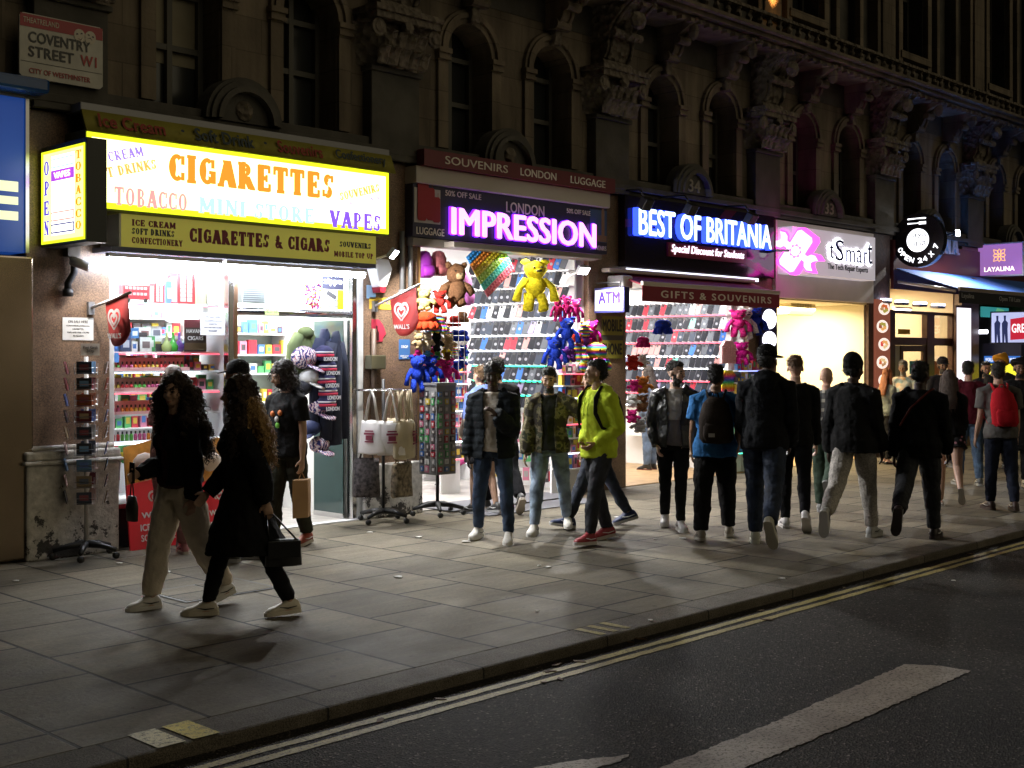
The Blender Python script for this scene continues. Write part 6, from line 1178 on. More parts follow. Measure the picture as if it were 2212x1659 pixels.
for k in range(n):
    for s_ in range(4):
        a = R(45 + 90 * s_ + 12); d = Vector((math.cos(a), math.sin(a), 0)); s2 = Vector((-d.y, d.x, 0)); z = .50 + k * hz; c = Vector((bx, by, z)) + d * .15; wr = MB()
        up = (UZ + d * .22).normalized()
        for f in (-.085, .085): wr.tube([c + s2 * f, c + s2 * f + up * hz * .75], .003, 4)
        for zz in (.02, hz * .45): wr.tube([c - s2 * .085 + up * zz + d * .02, c + s2 * .085 + up * zz + d * .02], .003, 4)
        wr.build('wire_pocket', STEEL, sp); pcx = rnd.choice(PCOL); w_ = .065; hc = hz * .78; fr = c + up * (hc / 2 + .01) + d * .012
        mb = MB().obox(fr, s2 * w_, up * hc / 2, d * .004); mb.obox(fr + d * .0055 + up * hc * .05, s2 * w_ * .6, up * hc * .22, d * .001, 1); o = mb.build('postcard', [mat('card_%02d_%02d_%02d' % tuple(int(q * 99) for q in pcx), pcx, .35), mat('card_pic_%02d' % int(pcx[0] * 30 + 3), tuple(min(.6, q * 1.6 + .04) for q in rnd.choice(PCOL)), .35)], None, False, 0, fr)
        tag(o, 'postcard in the spinner, %s tier down' % ORD[n - 1 - k], 'postcard', 'postcards in the spinner')
def tote(c, d, w, h, m, lab, drop=.33, print_=None):
    d = Vector(d).normalized(); s2 = Vector((-d.y, d.x, 0)); o = Vector(c); q = thing('tote_bag', lab, 'bag', (c[0], c[1], c[2] - drop - h)); mb = MB(); top = o - UZ * drop
    mb.loft([(top - UZ * h + d * .01, s2 * w * .5, d * .035), (top - UZ * h * .93, s2 * w * .52, d * .055), (top - UZ * h * .5, s2 * w * .49, d * .06), (top - UZ * h * .1, s2 * w * .46, d * .045), (top, s2 * w * .44, d * .02)], 16); cloth_disp(mb, .022, 7, c[0] * 5); mb.build('bag_body', m, q, True)
    for f in (-1, 1): MB().tube([top + d * .02 * f - s2 * w * .24, o - UZ * .08 - s2 * .03 + d * .01 * f, o + UZ * .0 + d * .01 * f, o - UZ * .08 + s2 * .03 + d * .01 * f, top + d * .02 * f + s2 * w * .24], .013, 6, flat=.5).build('handle', m, q, True)
    if print_:
        pm = MB()
        for z_, f_, g_ in ((.30, .16, .02), (.38, .20, .03), (.50, .13, .07), (.62, .17, .02)): pm.obox(top - UZ * h * z_ + d * .068, s2 * w * f_, UZ * h * g_, d * .004)
        pm.build('print', print_, q)
    return q
rx, ry = G(828, 1128); ry = max(ry, -.75); zr = W(835, 842, ry)[1]; tr = thing('bag_rail', 'round chrome rail stand on castors hung with tote bags', 'rail', (rx, ry, 0)); star_base(tr, rx, ry, BLACK, .30, 4)
MB().tube([(rx, ry, .1), (rx, ry, zr + .12)], .018, 8).build('pole', BLACK, tr, True); ring = [(rx + .30 * math.cos(2 * math.pi * k / 28), ry + .30 * math.sin(2 * math.pi * k / 28), zr) for k in range(29)]; MB().tube(ring, .008, 6).tube([(rx - .3, ry, zr), (rx + .3, ry, zr)], .008, 6).build('ring', CHROME, tr, True)
CANV, WCANV = mat('canvas_cream', (.50, .42, .29), .9, var=.15, vs=6), mat('canvas_white', (.66, .63, .60), .9, var=.12, vs=6); PR = mat('print_maroon', (.16, .07, .07), .9); PB = mat('print_black', (.03, .03, .03), .9)
for a, w, h, m, pr, lab in ((205, .30, .36, WCANV, PR, 'white printed tote hanging at the left of the rail'), (245, .32, .38, WCANV, PR, 'white tote with red print next along the rail'), (275, .32, .42, CANV, None, 'plain cream tote hanging at the front of the rail'), (300, .30, .42, CANV, PR, 'cream tote with a maroon print near the rail front'), (330, .32, .42, CANV, PB, 'cream tote with a black print at the right of the rail'), (20, .3, .4, CANV, PB, 'cream tote behind the black-print tote')):
    d = (math.cos(R(a)), math.sin(R(a)), 0); tote((rx + .30 * d[0], ry + .30 * d[1], zr), d, w, h, m, lab, print_=pr)
PATB = mat('bag_all_over_print', (.20, .16, .11), .9, var=.8, vs=22); PATD = mat('bag_dark_print', (.07, .06, .06), .9, var=.9, vs=26)
tote((rx + .08, ry - .22, zr - .55), (.2, -1, 0), .36, .38, PATB, 'patterned beige tote hanging lowest on the rail', .25); tote((rx - .28, ry - .05, zr - .52), (-.6, -.8, 0), .30, .42, PATD, 'dark patterned tote hanging low on the left of the rail', .22)
kx, ky = G(945, 1112); ky = max(ky, -.75); zk = W(945, 832, ky)[1]; ks = thing('keyring_spinner', 'dark spinner stand of keyrings and magnets on black castors', 'spinner rack', (kx, ky, 0)); star_base(ks, kx, ky, BLACK, .31)
MB().tube([(kx, ky, .1), (kx, ky, zk)], .02, 8).build('pole', BLACK, ks, True); MB().box(kx - .15, kx + .15, ky - .15, ky + .15, .48, zk).build('panel_column', mat('grey_panel', (.13, .13, .13), .5), ks); MB().box(kx - .16, kx + .16, ky - .16, ky + .16, zk + .002, zk + .03).build('top_plate', GREYM, ks)
r = random.Random(4); ci = 0
for f, (nx, ny) in enumerate(((0, -1), (-1, 0), (1, 0))):
    n_ = Vector((nx, ny, 0)); s2 = Vector((-ny, nx, 0))
    for i in range(3):
        for j in range(11):
            c = Vector((kx, ky, 0)) + n_ * .158 + s2 * (-.10 + .10 * i + r.uniform(-.01, .01)) + UZ * (zk - .10 - j * (zk - .60) / 10.5); hh = r.uniform(.025, .04); ww = r.uniform(.022, .035); cc, nm = r.choice(CC + [((.3, .3, .3), 'grey'), ((.12, .1, .1), 'dark')])
            mb = MB().obox(c, s2 * ww, UZ * hh, n_ * .006); mb.obox(c + n_ * .0075, s2 * ww * .5, UZ * hh * .5, n_ * .001, 1); single('keyring', mb, [mat('kr_' + nm, tuple(q * .6 for q in cc), .4), mat('kr_face', (.35, .33, .32), .4)], '%s keyring on the dark spinner, %s row down' % (nm, ORD[j]), 'keyring', 'keyrings on the dark spinner')
# red ice cream boards
def sandwich(v, lab, yaw):
    gx, gy = G((v[0] + v[1]) / 2, v[3]); gy = min(gy, -.22); H = 1.0; wd = .62; ux = Vector((math.cos(yaw), math.sin(yaw), 0)); up = Vector((-ux.y * .12, ux.x * .12, 1)).normalized(); q = thing('sandwich_board', lab, 'board', (gx, gy, 0)); o = Vector((gx, gy, .005)) - ux * wd / 2; nn = ux.cross(up)
    MB().prism([(0, 0), (wd, 0), (wd, .70), (0, .62)], o, ux, up, nn * -.02).build('red_panel', mat('board_red', (.72, .03, .04), .35), q); MB().prism([(0, .622), (wd, .702), (wd, 1.0), (wd * .6, 1.05), (0, .98)], o, ux, up, nn * -.02).build('picture_panel', mat('board_orange', (.55, .25, .04), .4, var=.5, vs=7), q)
    MB().prism([(0, 0), (.02, 0), (.02, .95), (0, .95)], o - nn * .32, ux, up + Vector((ux.y * .25, -ux.x * .25, 0)), ux * .0 + nn * -.02).build('rear_leg', GREYM, q)
    ic = MB(); c = o + ux * .2 + up * .82 + nn * .02; ic.ell(c, (.13, .02, .10), 10); ic.ell(c + ux * .26 - up * .02, (.11, .02, .13), 10, 1); ic.build('ice_cream_picture', [mat('ice_cream_white', (.7, .6, .5), .4), mat('ice_cream_brown', (.09, .03, .015), .3)], q, True)
    heart(q, *(o + ux * wd * .5 + up * .48 + nn * .002), .085, mat('print_white', (.72, .68, .64), .5), ux, nn)
    for s, z_, hh, ww in (("WALL'S", .29, .06, .34), ('ICE CREAM', .17, .065, .38), ('SOLD HERE', .07, .065, .38)): text(s, MATS['print_white'], 'lettering', q, o + ux * (wd - ww) / 2 + up * z_ + nn * .0005, ux, up, ww, hh, .03, .003)
sandwich((288, 400, 1030, 1183), 'red ice cream board with a heart emblem left of the curly-haired woman', 0.05); sandwich((425, 540, 1060, 1176), 'red ice cream board partly hidden behind the woman in the long coat', .35)
# bicycle-type scooter wheel, boxes and mats on the souvenir shop floor
single('floor_mat', MB().box(10.05, 12.3, -.35, .35, .013, .022).box(10.1, 12.2, -.9, -.40, .0045, .012), [mat('mat_grey', (.16, .16, .18), .8)], 'dark entrance mats in front of the souvenir shop', 'mat')
# litter
r = random.Random(12)
for k, (vx, vy) in enumerate(((35, 1255), (258, 1217), (315, 1200), (150, 1195), (800, 1150), (60, 1180), (1165, 1222), (1185, 1225), (1415, 1165), (1475, 1163), (1160, 1320), (860, 1246), (1690, 1250), (1335, 1117), (1330, 1160), (1005, 1170), (360, 1235), (905, 1160), (2060, 1238), (1405, 1340))):
    z = .006 if vy < 1300 or vx < 1200 else .012; x, y = G(vx, vy, z); s = r.uniform(.025, .06); a = r.uniform(0, 3); ux, uy = rot_frame(a, ux=(1, 0, 0), uy=(0, 1, 0)); mb = MB(); n = 7
    mb.prism([(s * (1 if i % 2 else .6) * math.cos(i * 2 * math.pi / n) * r.uniform(.7, 1.2), s * .6 * math.sin(i * 2 * math.pi / n)) for i in range(n)], (x, y, z if y > KY else RZ + .006), ux, uy, (0, 0, .006)); o = single('paper_scrap', mb, [mat('scrap_white', (.62, .6, .57), .8)], 'torn white paper scrap lying on the paving', 'litter', 'paper scraps on the paving')
for k in range(26):
    x = r.uniform(2.5, 16); y = KY - r.uniform(.03, .5) ** 1.4; s = r.uniform(.015, .04); a = r.uniform(0, 6); ux, uy = rot_frame(a, ux=(1, 0, 0), uy=(0, 1, 0)); o = single('dry_leaf', MB().prism([(s * 1.4, 0), (s * .5, s * .6), (-s, s * .3), (-s * 1.2, -s * .1), (-s * .3, -s * .6)], (x, y, RZ + .005), ux, uy, (0, 0, .004)), [mat('leaf_brown', (.12, .07, .03), .8)], 'small brown dry leaf in the gutter by the kerb', 'leaf', 'dry leaves in the gutter')
mx, my = G(1060 / 1.163 / 2.16 * 2.16 * .7 + 0, 1222); mx, my = G(860 * .859 / 1.7052 * 1.06, (1900 + 320 * .859) / 1.7052)
mh = thing('manhole_cover', 'square iron inspection cover set in the paving behind the women', 'manhole cover', (mx, my, .004)); MB().box(mx - .42, mx + .42, my - .30, my + .30, .0045, .007).build('frame', mat('iron', (.07, .07, .07), .5, .5), mh); MB().box(mx - .39, mx - .01, my - .27, my + .27, .0072, .010).build('lid', M('pavement_slabs'), mh); MB().box(mx + .01, mx + .39, my - .27, my + .27, .0072, .010).build('lid', M('pavement_slabs'), mh)
# ================================================================== PEOPLE
TMP = bpy.data.scenes.new('fuse'); TVL = TMP.view_layers[0]
def cloud(sc):
    n = 'cl%03d' % int(sc * 1000)
    if n not in bpy.data.textures: t = bpy.data.textures.new(n, 'CLOUDS'); t.noise_scale = sc; t.noise_depth = 2
    return bpy.data.textures[n]
def fuse(mb, vox, smooth=3, disp=(), solid=0):
    me = bpy.data.meshes.new('f'); me.from_pydata(mb.v, [], mb.f); ob = bpy.data.objects.new('f', me); TMP.collection.objects.link(ob)
    m = ob.modifiers.new('r', 'REMESH'); m.mode = 'VOXEL'; m.voxel_size = vox
    if smooth: m = ob.modifiers.new('s', 'SMOOTH'); m.factor = .5; m.iterations = smooth
    for st_, sc in disp: m = ob.modifiers.new('d', 'DISPLACE'); m.texture = cloud(sc); m.strength = st_; m.mid_level = .5
    TVL.update(); out = bpy.data.meshes.new_from_object(ob.evaluated_get(TVL.depsgraph)); bpy.data.objects.remove(ob); bpy.data.meshes.remove(me); return out
def centers(me):
    a = np.empty(len(me.polygons) * 3); me.polygons.foreach_get('center', a); return a.reshape(-1, 3)
SKINS = {'light': (.52, .32, .23), 'tan': (.42, .25, .16), 'brown': (.22, .115, .065), 'dark': (.055, .028, .018)}
HAIRM = lambda c: mat('hair_%03d_%03d_%03d' % tuple(int(q * 999) for q in c), c, .55, var=.35, vs=60, bump=.8, bs=120)
def cloth(c, rough=.85, kind=''):
    nm = 'fabric%s_%03d_%03d_%03d' % (kind, *[int(q * 999) for q in c])
    if kind == 'denim': return mat(nm, c, .8, var=.55, vs=9, bump=.25, bs=150)
    if kind == 'leather': return mat(nm, c, .35, bump=.3, bs=40)
    if kind == 'marl': return mat(nm, c, .9, var=.35, vs=60, bump=.3, bs=80)
    return mat(nm, c, rough, var=.14, vs=7, bump=.25, bs=70, spec=.12)
class Pose: pass
def person(label, at, yaw, h, L=(0, 0, 0), Rr=(0, 0, 0), AL=(0, 8, 12, 0), AR=(0, 8, 12, 0), lean=3, head=(0, 5), skin='light', hair=('short', (.02, .015, .012)), beard=None, tops=(), bottom=('trousers', (.015, .015, .018), .012, ''), shoe=((.6, .58, .55), (.6, .58, .55)), fem=False, bw=1.0, spread=.0, vox=.010, hat=None, sleeves_body=True):
    k = h / 1.75; V3 = Vector; P_ = Pose(); P_.k = k; Yv = V3((0, 1, 0))
    J = {}
    for s, q, nm in ((1, L, 'l'), (-1, Rr, 'r')):
        a, kn, pt = [R(v) for v in q[:3]]; ab = R(q[3]) if len(q) > 3 else R(spread); hp = V3((0, s * .088 * k * (1.05 if fem else 1), 0))
        d1 = V3((math.sin(a), s * math.sin(ab), -math.cos(a))).normalized(); d2 = V3((math.sin(a - kn), s * math.sin(ab) * .6, -math.cos(a - kn))).normalized()
        kp = hp + d1 * .445 * k; ap = kp + d2 * .415 * k; fd = V3((math.cos(pt), s * .12, -math.sin(pt))).normalized(); fu = V3((math.sin(pt), 0, math.cos(pt)))
        J[nm] = dict(hip=hp, knee=kp, ank=ap, f=fd, u=fu, s=s)
    low = min((j['ank'] + j['f'] * x - j['u'] * .085 * k).z for j in J.values() for x in (-.07 * k, .185 * k))
    base = V3((0, 0, -low)); l = R(lean); U = V3((math.sin(l), 0, math.cos(l))); Fv = V3((math.cos(l), 0, -math.sin(l)))
    for j in J.values():
        for n in ('hip', 'knee', 'ank'): j[n] = j[n] + base
    vr = random.Random(int(at[0] * 77 + h * 991)); swy = R(vr.uniform(-2.5, 2.5)); twm = R(vr.uniform(-7, 7))
    def T(x, y, z):
        f = max(0, min(1, z / .5)); a_ = twm * f; x, y = x * math.cos(a_) - y * math.sin(a_), x * math.sin(a_) + y * math.cos(a_)
        return base + Fv * (x * k) + Yv * ((y + math.sin(swy) * z) * k) + U * (z * k)
    shw = (.152 if fem else .174) * (.5 + .5 * bw); A = {}
    for s, q, nm in ((1, AL, 'l'), (-1, AR, 'r')):
        a, b, e, i = [R(v) for v in q]; b = b * .55 if b < .3 else b; sp = T(-.005, s * shw, .455); d1 = V3((math.sin(a) * math.cos(b), s * math.sin(b), -math.cos(a) * math.cos(b))); d2 = V3((math.sin(a + e) * math.cos(i), s * math.sin(b) * (1 - .5 * min(1, abs(q[2]) / 60)) * math.cos(i) - s * math.sin(i), -math.cos(a + e) * math.cos(i))).normalized()
        ep = sp + d1 * .29 * k; wp = ep + d2 * .25 * k; A[nm] = dict(sh=sp, el=ep, wr=wp, d=d2, s=s)
    hy, hp_ = R(head[0]), R(head[1]); hm = Matrix.Rotation(hy, 3, 'Z') @ Matrix.Rotation(hp_, 3, 'Y'); H0 = T(.005, 0, .585); hs = k * (1.0 if h > 1.55 else 1.03)
    Hh = lambda x, y, z: H0 + hm @ (V3((x, y, z)) * hs)       # head space: z=0 neck top, .245 crown
    RA = lambda z: z
    SEC = [(-.07, .150, .115, 0), (.03, .163 if not fem else .172, .122, -.005), (.17, .145 if not fem else .122, .108 if not fem else .095, .0), (.33, .168 if not fem else .145, .122 if not fem else .112, .008), (.42, .165 if not fem else .142, .110, .004), (.475, .150 if not fem else .128, .092, -.004), (.52, .098, .076, -.010), (.56, .062, .060, -.006)]
    def torso(mb, inf, z0, z1, hem=None, n=20):
        ss = [s for s in SEC if z0 < s[0] < z1]
        def at_(z):
            for i in range(len(SEC) - 1):
                if SEC[i][0] <= z <= SEC[i + 1][0]: f = (z - SEC[i][0]) / (SEC[i + 1][0] - SEC[i][0]); return tuple(SEC[i][j] + (SEC[i + 1][j] - SEC[i][j]) * f for j in range(4))
            return (z, *(SEC[0] if z < SEC[0][0] else SEC[-1])[1:])
        ss = [at_(z0)] + ss + [at_(z1)]; out = []
        for i, (z, ry, rx, ox) in enumerate(ss):
            g = inf + (hem or 0) * max(0, 1 - (z - z0) / .25); out.append((T(ox, 0, z), Yv * (ry * bw + g) * k, Fv * (rx * (.6 + .4 * bw) + g) * k))
        mb.loft(out, n); 
        if fem and z1 > .4:
            for s in (-1, 1): mb.ell(T(.10, s * .065, .345), V3((.05, .062, .06)) * k + V3((inf, inf, inf)) * .6, 10)
    def arm(mb, a, inf, f1=1.0):
        pts = [T(-.008, a['s'] * .07, .500), a['sh'], a['sh'].lerp(a['el'], .5), a['el'], a['el'].lerp(a['wr'], .5), a['wr']]; rs = [.050, .056, .050, .043, .042, .029]; m = 1 if not fem else .86; n = 6 if f1 >= 1 else 3
        if f1 < 1: pts = pts[:2] + [a['sh'].lerp(a['el'], f1 * .6), a['sh'].lerp(a['el'], f1)]; rs = [.050, .058, .057, .056]; n = 4
        mb.tube(pts[:n], [(r * m * (.7 + .3 * bw)) * k + inf for r in rs[:n]], 12)
    def leg(mb, j, inf, f1=1.0, cuff=0, flare=0):
        pts = [j['hip'] + V3((0, 0, .02 * k)), j['hip'].lerp(j['knee'], .45), j['knee'], j['knee'].lerp(j['ank'], .35), j['ank'] + (j['knee'] - j['ank']).normalized() * .03 * k]; rs = [.090, .080, .058, .055, .038 + cuff]
        if f1 < 1: pts = [pts[0], j['hip'].lerp(j['knee'], .45), j['hip'].lerp(j['knee'], f1 * 1.0)]; rs = [.092, .085, .078 + flare]
        m = (.75 + .25 * bw) * (1.06 if fem else 1); mb.tube(pts, [r * m * k + inf * (1 if i else .4) + flare * i / 4 for i, r in enumerate(rs)], 14)
    # ---- body: one continuous skin surface
    b = MB(); torso(b, -.012, -.07, .56)
    b.tube([T(-.005, 0, .52), T(.0, 0, .57), Hh(-.01, 0, .035)], [.062 * k, .055 * k, .054 * k], 12)
    hb = lambda c, r, rot=None: b.ell(Hh(*c), V3(r) * hs, 14, 0, hm if rot is None else hm @ rot)
    hb((-.012, 0, .155), (.096, .076, .090)); hb((.022, 0, .095), (.070, .060, .078)); hb((.045, 0, .045), (.042, .036, .030)); hb((.072, 0, .150), (.024, .052, .016))
    for s in (-1, 1):
        hb((.060, s * .036, .098), (.030, .022, .026)); hb((-.012, s * .076, .108), (.020, .010, .031)); hb((.074, s * .031, .128), (.015, .016, .012))
    b.tube([Hh(.086, 0, .132), Hh(.108, 0, .100), Hh(.086, 0, .084)], [.009 * hs, .0155 * hs, .010 * hs], 8); hb((.080, 0, .062), (.014, .024, .007)); hb((.079, 0, .050), (.013, .019, .008))
    for nm, a in A.items():
        arm(b, a, -.006); d = a['d']; fw = V3((1, 0, 0)); lat = (fw - d * fw.dot(d)); lat = lat.normalized() if lat.length > .35 else (V3((0, 0, 1)) - d * d.z).normalized(); nn = d.cross(lat) * (1 if a['s'] > 0 else -1)
        inn = nn if nn.dot(V3((0, -a['s'], 0))) > 0 else -nn; w = a['wr']; hk = k * (.92 if fem else 1.0)
        b.loft([(w - d * .01, lat * .026 * hk, inn * .02 * hk), (w + d * .045 * hk, lat * .036 * hk, inn * .017 * hk), (w + d * .085 * hk, lat * .040 * hk, inn * .014 * hk), (w + d * .10 * hk, lat * .034 * hk, inn * .010 * hk)], 10)
        for i, (o, ln) in enumerate(((.030, .072), (.010, .080), (-.010, .074), (-.029, .058))):
            r0 = w + d * .088 * hk + lat * o * hk; m1 = r0 + (d * .9 + inn * .35) * ln * .5 * hk; b.tube([r0 - d * .02, r0, m1, m1 + (d * .55 + inn * .8) * ln * .5 * hk], [.0105 * hk, .010 * hk, .0095 * hk, .0075 * hk], 7)
        r0 = w + d * .03 * hk + lat * .030 * hk; b.tube([r0, r0 + (d * .6 + lat * .7 + inn * .2) * .035 * hk, r0 + (d * .9 + lat * .6 + inn * .4) * .062 * hk], [.013 * hk, .0115 * hk, .009 * hk], 7)
    for j in J.values():
        leg(b, j, -.004); b.tube([j['ank'] + V3((0, 0, .05)) * k * 0 + (j['knee'] - j['ank']).normalized() * .05 * k, j['ank']], [.036 * k, .036 * k], 10); b.loft([(j['ank'] - j['f'] * .06 * k - j['u'] * .05 * k, Yv * .02 * k, j['u'] * .025 * k), (j['ank'] - j['u'] * .045 * k, Yv * .034 * k, j['u'] * .038 * k), (j['ank'] + j['f'] * .10 * k - j['u'] * .058 * k, Yv * .036 * k, j['u'] * .022 * k), (j['ank'] + j['f'] * .15 * k - j['u'] * .064 * k, Yv * .025 * k, j['u'] * .014 * k)], 10)
    me = fuse(b, vox * .8, 2); c = centers(me); hi = np.array(hm.inverted()); hc = ((c - np.array(H0)) @ hi.T) / hs; idx = np.zeros(len(c), int)
    hcol = hair[1] if hair else (.03, .02, .015)
    near = lambda p, r: (((hc - np.array(p)) / np.array(r)) ** 2).sum(1) < 1
    for s in (-1, 1):
        idx[near((.088, s * .032, .150), (.02, .022, .0065))] = 2; idx[near((.088, s * .031, .127), (.016, .013, .0055))] = 1
    idx[near((.093, 0, .056), (.018, .023, .008))] = 3
    if beard:
        fz = (hc[:, 2] < .066) & (hc[:, 2] > -.02) & (hc[:, 0] > -.005 + .25 * np.maximum(0, .03 - hc[:, 2])) & (hc[:, 0] < .14) & (np.abs(hc[:, 1]) < .09) & ~near((.09, 0, .056), (.03, .022, .010)); side = (hc[:, 2] < .11) & (np.abs(hc[:, 1]) > .042) & (hc[:, 0] > .005) & (hc[:, 0] < .05) & (hc[:, 2] > 0); idx[fz | side] = 2
    sk = SKINS[skin]; sm = mat('skin_' + skin, sk, .5, var=.10, vs=25)
    body = finish(me, 'person', [sm, mat('eye_dark', (.015, .012, .012), .2), HAIRM(hcol), mat('lips_' + skin, (sk[0] * .85, sk[1] * .55, sk[2] * .55), .45)], None, True, 0, (at[0], at[1], 0), idx.tolist())
    body.rotation_euler = (0, 0, R(yaw)); tag(body, label, 'person'); ORG[body.name] = V3((0, 0, 0))
    def wear(mesh, name, mats, mi=None, solid=0): o = finish(mesh, name, mats, body, True, 0, (0, 0, 0), mi); o.location = (0, 0, 0); return o
    def raw(mb, name, m, smooth=True, par=None): o = mb.build(name, m, par or body, smooth, 0, (0, 0, 0)); return o
    # ---- shoes
    if shoe:
        uc, sc_ = shoe[:2]; style = shoe[2] if len(shoe) > 2 else 'trainer'; um = mat('shoe_%02d_%02d_%02d' % tuple(int(q * 99) for q in uc), uc, .5, var=.08, vs=20); smt = mat('sole_%02d_%02d_%02d' % tuple(int(q * 99) for q in sc_), sc_, .6)
        for j in J.values():
            o, f, u = j['ank'] - j['u'] * .085 * k, j['f'], j['u']; mb = MB(); ky = k * (1.08 if not fem else .98)
            hs_ = ((-.078, .022, .05), (-.06, .035, .088), (-.02, .038, .115), (.025, .039, .108), (.07, .043, .078), (.115, .046, .060), (.155, .043, .050), (.182, .028, .035), (.192, .010, .02)) if style != 'flat' else ((-.07, .022, .03), (-.05, .032, .05), (0, .034, .045), (.07, .038, .035), (.12, .042, .032), (.16, .034, .028), (.185, .01, .015))
            if style == 'boot': hs_ = ((-.075, .024, .06), (-.05, .040, .17), (0, .043, .18), (.03, .042, .15), (.08, .044, .085), (.13, .046, .065), (.17, .034, .045), (.19, .01, .02))
            mb.loft([(o + f * x * ky + u * (hh * .5 + .008) * ky, Yv * w * ky, u * hh * .5 * ky) for x, w, hh in hs_], 14); sh = raw(mb, 'shoe', um)
            out = [(-.082, .018), (-.07, .033), (-.03, .038), (.03, .037), (.09, .045), (.14, .046), (.18, .033), (.198, .012)]; pl = [(x, w) for x, w in out] + [(x, -w) for x, w in out[::-1]]; MB().prism([(p[0] * ky, p[1] * ky) for p in pl], o, f, Yv, u * (.028 if style != 'flat' else .01) * ky).build('sole', smt, sh, False, 0, (0, 0, 0))
            if style == 'trainer':
                lc = MB()
                for q in range(4): x = .035 + .022 * q; lc.tube([o + f * x * ky + Yv * -.022 * ky + u * (.108 - .75 * (x - .02)) * ky, o + f * x * ky + u * (.125 - .75 * (x - .02)) * ky, o + f * x * ky + Yv * .022 * ky + u * (.108 - .75 * (x - .02)) * ky], .005 * k, 5)
                lc.build('laces', um, sh, True, 0, (0, 0, 0))
                fl_ = MB()
                for sd in (-1, 1): fl_.tube([o + f * -.045 * ky + Yv * sd * .0405 * ky + u * .055 * ky, o + f * .02 * ky + Yv * sd * .0425 * ky + u * .048 * ky, o + f * .085 * ky + Yv * sd * .044 * ky + u * .062 * ky], [.003 * ky, .005 * ky, .002 * ky], 6, flat=.5)
                fl_.build('side_flash', BLACK if uc[0] > .3 else WHITE, sh, True, 0, (0, 0, 0))
    # ---- trousers / shorts / skirt
    if bottom:
        kind, bc, fit, tx = bottom; bm = M(tx[1:]) if tx.startswith('#') else cloth(bc, .85, tx); mb = MB()
        torso(mb, .002 + fit * .3, -.09, .05)
        for j in J.values():
            leg(mb, j, .008 + fit, 1.0 if kind == 'trousers' else (.75 if kind == 'shorts' else .42), .004, 0 if kind == 'trousers' else .02)
            if kind == 'trousers': mb.loft([(j['ank'] + (j['knee'] - j['ank']) * .12, Yv * (.05 * k + fit), j['f'] * (.05 * k + fit)), (j['ank'] + (j['knee'] - j['ank']) * .045, Yv * (.046 * k + fit), j['f'] * (.048 * k + fit))], 12)
        wear(fuse(mb, vox, 3, ((.028, .12), (.012, .05))), kind if kind != 'brief_shorts' else 'shorts', bm)
    # ---- tops, inner layer first
    for tp in tops:
        o = dict(name='tshirt', c=(.3, .3, .3), inf=.006, hem=-.06, sleeve='long', hood=False, collar=0, open=0, tx='', flare=0, puff=0, split=None, z1=.545); o['flare'] = .026; o.update(tp); mb = MB()
        m = M(o['tx'][1:]) if o['tx'].startswith('#') else cloth(o['c'], .85, o['tx']); torso(mb, o['inf'], o['hem'], o['z1'], o['flare'])
        if o['hem'] < -.2:                                    # long coat skirt
            hz = o['hem']; mb.loft([(T(0, 0, .02), Yv * (.19 * bw) * k, Fv * .15 * k), (base + V3((0, 0, -.2 * k)), Yv * (.20 + o['flare']) * k, V3((.18 + o['flare'], 0, 0)) * k), (base + V3((-.02, 0, hz * k)), Yv * (.21 + o['flare'] * 2) * k, V3((.23 + o['flare'] * 2, 0, 0)) * k)], 20)
        for a in A.values():
            if o['sleeve']:
                arm(mb, a, o['inf'] + (.008 if o['sleeve'] == 'long' else .012), 1.0 if o['sleeve'] == 'long' else .62)
                if o['sleeve'] == 'long': mb.tube([a['el'].lerp(a['wr'], .8), a['wr'] + a['d'] * .012], [.036 * k + o['inf'], .034 * k + o['inf']], 12)
        if o['hood']: mb.loft([(T(.07, 0, .50), Yv * .085 * k, U * .03 * k), (T(-.02, 0, .555), Yv * .125 * k, U * .055 * k), (T(-.09, 0, .535), Yv * .12 * k, U * .075 * k), (T(-.14, 0, .47), Yv * .085 * k, U * .06 * k)], 14)
        if o['collar']: mb.loft([(T(0, 0, .52), Yv * .095 * k, Fv * .085 * k), (T(.0, 0, .52 + o['collar']), Yv * .082 * k, Fv * .075 * k)], 14)
        me = fuse(mb, vox, 3, ((.040, .15), (.013, .06)) if not o['puff'] else ((.02, .06),)); c = centers(me); mi = None; mats = [m]
        if o['puff']:
            n = len(me.vertices); co = np.empty(n * 3); me.vertices.foreach_get('co', co); co = co.reshape(-1, 3); no = np.empty(n * 3); me.vertices.foreach_get('normal', no); no = no.reshape(-1, 3)
            co += no * (np.abs(np.sin(co[:, 2:3] * math.pi / .075)) ** .6 * .011 - .005); me.vertices.foreach_set('co', co.ravel())
        if o['split']:                                        # second colour below a height, e.g. dip-dyed or printed hem
            mi = (c[:, 2] < base.z + o['split'][0] * k).astype(int).tolist(); mats.append(cloth(o['split'][1]))
        if o['open']:
            tl = np.array([Fv.x, Fv.y, Fv.z]); ul = np.array([U.x, U.y, U.z]); rel = c - np.array(base); x = rel @ tl / k; z = rel @ ul / k; y = rel[:, 1] / k
            kill = (x > .02) & (np.abs(y) < o['open'] * (.75 + .9 * np.abs(z - .2))) & (z < .60) & (z > -.6) & (np.abs(y) < .13); bmx = bmesh.new(); bmx.from_mesh(me); bmx.faces.ensure_lookup_table(); bmesh.ops.delete(bmx, geom=[bmx.faces[i] for i in np.nonzero(kill)[0]], context='FACES'); bmx.to_mesh(me); bmx.free(); mi = None
        ob = wear(me, o['name'], mats, mi)
        if o['open']: md = ob.modifiers.new('cloth_thickness', 'SOLIDIFY'); md.thickness = .008; md.offset = -1
